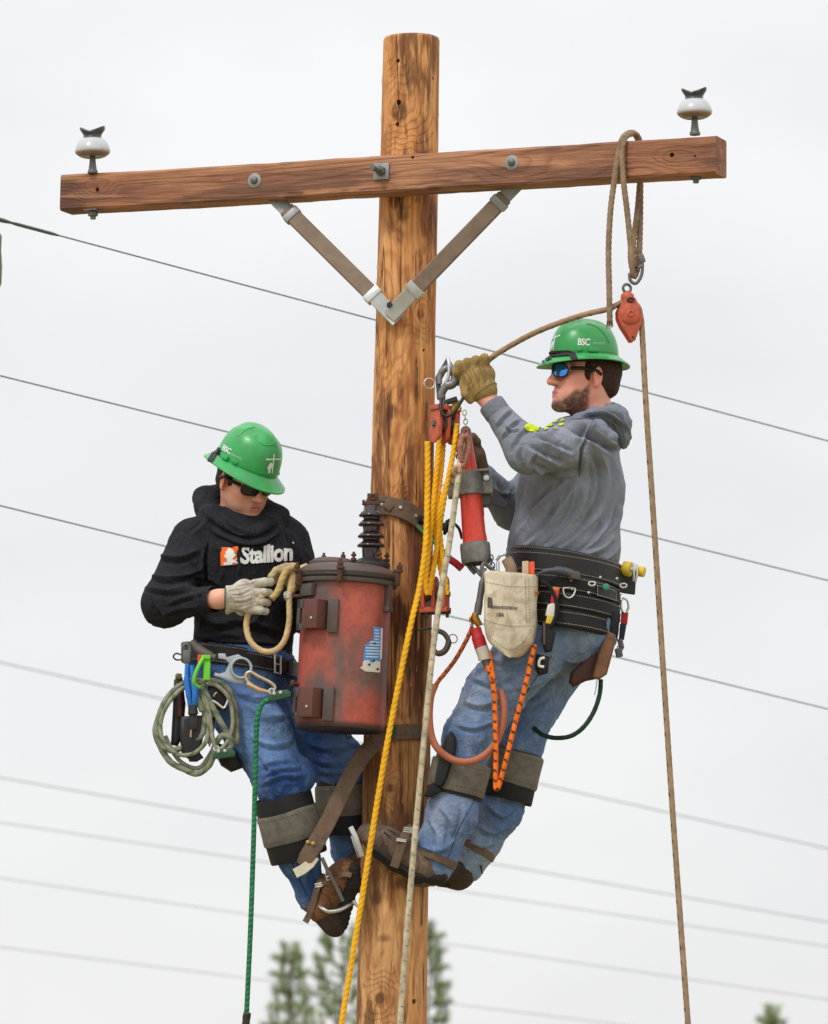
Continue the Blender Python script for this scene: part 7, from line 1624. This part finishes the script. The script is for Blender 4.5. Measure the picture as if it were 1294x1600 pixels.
BLK = Cc(44, 34, 30); OR_ = Cc(238, 118, 40)
sl2 = rope('sheathed_lanyard', [(738, 980, -.25), (728, 1002, -.25), (712, 1030, -.25), (697, 1050, -.25), (684, 1066, -.25), (674, 1085, -.25)], .0068, fleck(Cc(186, 96, 46), Cc(84, 54, 38), .026, .28, .5, .2, 2), 'orange positioning lanyard in a leather sheath looping between the pole and the near thigh', 'lanyard')
SHL = mat('orange_leather_sheath', Cc(176, 108, 80), .6, 0, .15, 50, .3, 240, .001, .3, .12, 14)
mb = MB(); P = wsp([(680, 1070, -.25), (673, 1090, -.25), (671, 1125, -.25), (677, 1158, -.25), (694, 1179, -.255), (718, 1190, -.262), (742, 1188, -.268), (764, 1174, -.27), (780, 1150, -.265), (787, 1118, -.262), (786, 1095, -.26), (781, 1078, -.258)], 8); mb.add(*tube(P, .0112, 16)); mb.build('leather_sheath', SHL, sl2)
mb = MB(); mb.add(*tube(wsp([(743, 983, -.26), (747, 996, -.265), (752, 1012, -.268)], 5), [.018]*5+[.0205]*6, 14)); sv = tag(mb.build('red_sleeve', mat('red_sleeve', None), None, loc=W(748, 998, -.265)), 'red sleeve at the top of the orange rope below the brass swivel', 'sleeve')
mb = MB(); mb.add(*tube(wsp([(752, 1012, -.268), (756, 1022, -.27), (758, 1031, -.27)], 4), .0205, 14)); mb.build('white_band', mat('off_white_band', Cc(200, 192, 180), .7), sv)
mb = MB(); mb.add(*tube([W(759, 1032, -.27), W(762, 1042, -.272)], [.014, .010], 12)); mb.build('grey_ferrule', DSTEEL, sv)
of = fleck(OR_, Cc(84, 52, 36), .030, .28, .5, .2, 2)
ow = thing('orange_rope', W(772, 1130, -.28), 'orange and black rope hanging in a long narrow V in front of the near thigh', 'rope')
rope('rope_strand', [(761, 1040, -.274), (766, 1052, -.28), (772, 1080, -.285), (774, 1130, -.288), (775, 1180, -.288), (774.5, 1226, -.288), (776.5, 1233, -.289), (780, 1226, -.289), (790, 1190, -.286), (805, 1130, -.282), (820, 1075, -.278), (829, 1035, -.272), (835, 1008, -.262)], .0078, of, '', parent=ow)
rope('rope_strand', [(766, 1018, -.262), (768, 1040, -.276), (771, 1062, -.29)], .0076, of, '', parent=ow)
# ============================================================ SEAMS AND SMALL DETAIL
def seam(name, lines, bvh, parent, mt, r=.0008, dash=.0042, out=.0012, solid_=False):
    mb = MB()
    for line in lines:
        pts = spline(np.array([(x, y, 0) for x, y in line], float), 14)[:, :2]; pp = []
        for x, y in pts:
            p = W(x, y, -1.2); h = bvh.ray_cast(Vector(p), Vector(nrm(p-CAM)))
            if h[0]: pp.append(np.array(h[0])-FWD*out)
        if len(pp) < 3: continue
        if solid_: mb.add(*tube(resample(pp, .006), r, 6)); continue
        pp = resample(pp, dash)
        for i in range(0, len(pp)-1, 2): mb.add(*tube([pp[i], pp[i+1]], r, 4))
    if not mb.V: return
    return tag(mb.build(name, mt, parent), kind='stuff')
GOLDT = mat('denim_thread', Cc(176, 138, 88), .8); DKSEAM = mat('grey_seam', Cc(84, 88, 98), .95, 0, .2, 200); BKSEAM = mat('black_seam', Cc(24, 24, 27), .95); DSEAM = mat('denim_seam', Cc(54, 76, 112), .9, 0, .2, 200)
seam('seam', [[(930, 652), (916, 680), (908, 715), (905, 745)]], hb2, hoodie2, DKSEAM, .0016, .004, .0005, True)
seam('stitching', [[(744, 640), (756, 630), (772, 620)], [(927, 652), (913, 680), (905, 715), (902, 742)]], hb2, hoodie2, mat('grey_stitch', Cc(150, 154, 164), .9), .0007)
seam('seam', [[(327, 838), (318, 870), (318, 905), (326, 925)], [(446, 830), (452, 860), (450, 890)]], hb1, hoodie1, BKSEAM, .0016, .004, .0005, True)
seam('stitching', [[(318, 1000), (330, 985), (345, 965)], [(460, 1000), (450, 980), (440, 965)]], hb1, hoodie1, mat('black_stitch', Cc(70, 70, 76), .9), .0008)
seam('seam', [[(862, 1025), (830, 1070), (800, 1120)], [(742, 1250), (720, 1290), (700, 1340)]], jb2, jeans2, DSEAM, .0018, .004, .0004, True)
seam('stitching', [[(866, 1028), (834, 1073), (804, 1123)], [(858, 1022), (826, 1067), (796, 1117)], [(880, 1020), (910, 1032), (930, 1020)], [(882, 1024), (910, 1036), (928, 1026)], [(645, 1334), (665, 1352), (692, 1368)], [(745, 1005), (765, 1020), (790, 1022)]], jb2, jeans2, GOLDT, .0008)
seam('stitching', [[(400, 1064), (420, 1078), (428, 1096)], [(436, 1058), (446, 1072), (462, 1078)], [(440, 1056), (450, 1069), (464, 1074)], [(478, 1412), (492, 1408), (503, 1398)]], jb1, jeans1, GOLDT, .0008)
seam('seam', [[(448, 1325), (462, 1362), (480, 1400)]], jb1, jeans1, mat('navy_seam', Cc(34, 54, 98), .9), .0016, .004, .0004, True)
# more loops of the left man's hip rope
co_ = bpy.data.objects['rope_coil']
for pts in ([(318, 1066, -.215), (282, 1078, -.225), (256, 1112, -.228), (252, 1148, -.23), (272, 1176, -.23), (300, 1178, -.232), (322, 1158, -.23), (326, 1120, -.232), (320, 1080, -.225)],
            [(322, 1068, -.21), (340, 1072, -.215), (358, 1092, -.22), (364, 1128, -.22), (356, 1158, -.225), (340, 1172, -.23), (332, 1150, -.232), (326, 1110, -.23), (314, 1074, -.22)],
            [(258, 1150, -.2), (280, 1188, -.2), (310, 1200, -.2), (330, 1176, -.205), (336, 1160, -.21)]):
    rope('rope_loop', pts, .0068, fleck(Cc(150, 150, 130), Cc(96, 118, 92), .05, .3, 1, .3), '', parent=co_)
# small splinters and bark flakes standing off the pole's edges
rg = np.random.default_rng(21); mb = MB()
for k in range(150):
    z = rg.uniform(pb[2]-.2, pt[2]-.05); a = rg.uniform(math.pi, 2*math.pi); c = pole_c(z); r = pole_r(z); v = np.array([math.cos(a), math.sin(a), 0])
    p = c+v*(r+.0002); L_ = rg.uniform(.012, .06); w = rg.uniform(.0012, .003); t = np.cross(v, [0, 0, 1]); lift = rg.uniform(.001, .0045)
    mb.add([p-t*w, p+t*w, p+[0, 0, L_]+v*lift+t*rg.normal()*.001, p+[0, 0, L_*.4]+v*.002], [(0, 1, 3), (1, 2, 3), (2, 0, 3)])
tag(mb.build('splinters', mat('pale_splinter', Cc(202, 146, 90), .85, 0, .3, 30), pole, smooth=False), kind='stuff')

def bvh_of(o):
    me = o.data; w = origin(o); return BVHTree.FromPolygons([Vector(np.array(v.co)+w) for v in me.vertices], [tuple(p.vertices) for p in me.polygons])
gl = [o for o in p1.children if o.name.startswith('glove') and 'pale' in o.get('label', '')][0]
seam('stitching', [[(358, 922), (374, 920), (392, 915)], [(358, 934), (376, 933), (394, 928)], [(360, 946), (378, 946), (394, 941)]], bvh_of(gl), gl, mat('glove_seam', Cc(150, 142, 124), .9), .0009, .004, .0004, True)
gl = [o for o in p2.children if o.name.startswith('glove') and 'tan' in o.get('label', '')][0]
seam('stitching', [[(728, 580), (736, 594), (742, 610)], [(738, 576), (745, 590), (750, 604)], [(749, 573), (754, 586), (758, 598)]], bvh_of(gl), gl, mat('tan_seam', Cc(112, 90, 52), .9), .0010, .004, .0004, True)
bt = [o for o in p2.children if o.name.startswith('boot') and not o.name.startswith('boot_')]
for b_, ln in ((bt[0], [[(592, 1296), (598, 1310), (596, 1326)], [(600, 1298), (606, 1312), (604, 1328)], [(650, 1330), (655, 1348), (650, 1366)]]),):
    seam('stitching', ln, bvh_of(b_), b_, mat('boot_stitch', Cc(78, 64, 52), .9), .0012, .004, .0004, True)
for (x0, y0, x1, y1) in ((606, 1296, 618, 1304), (612, 1292, 625, 1299), (600, 1301, 611, 1309)):
    seam('lace', [[(x0, y0), ((x0+x1)/2, (y0+y1)/2-1), (x1, y1)]], bvh_of(bt[0]), bt[0], BLACKPAD, .0022, .004, .0008, True)
bt = [o for o in p1.children if o.name.startswith('boot') and not o.name.startswith('boot_')]
seam('stitching', [[(500, 1392), (512, 1402), (520, 1420)], [(516, 1376), (530, 1384), (540, 1398)], [(522, 1362), (534, 1372), (546, 1376)]], bvh_of(bt[0]), bt[0], mat('boot_stitch', None), .0012, .004, .0004, True)

def hat_ridge(p, lines):
    h = [o for o in p.children if o.name.startswith('hard_hat')][0]
    seam('crest_edge', lines, bvh_of(h), h, HATM, .0034, .004, -.0012, True)
hat_ridge(p1, [[(399, 684), (404, 690), (411, 694.5), (419, 696), (427, 694), (430, 690)], [(372, 682), (384, 672), (398, 668)]])
hat_ridge(p2, [[(917, 506), (932, 511), (944, 522), (952, 536)], [(914, 556), (930, 557.5), (950, 558)]])
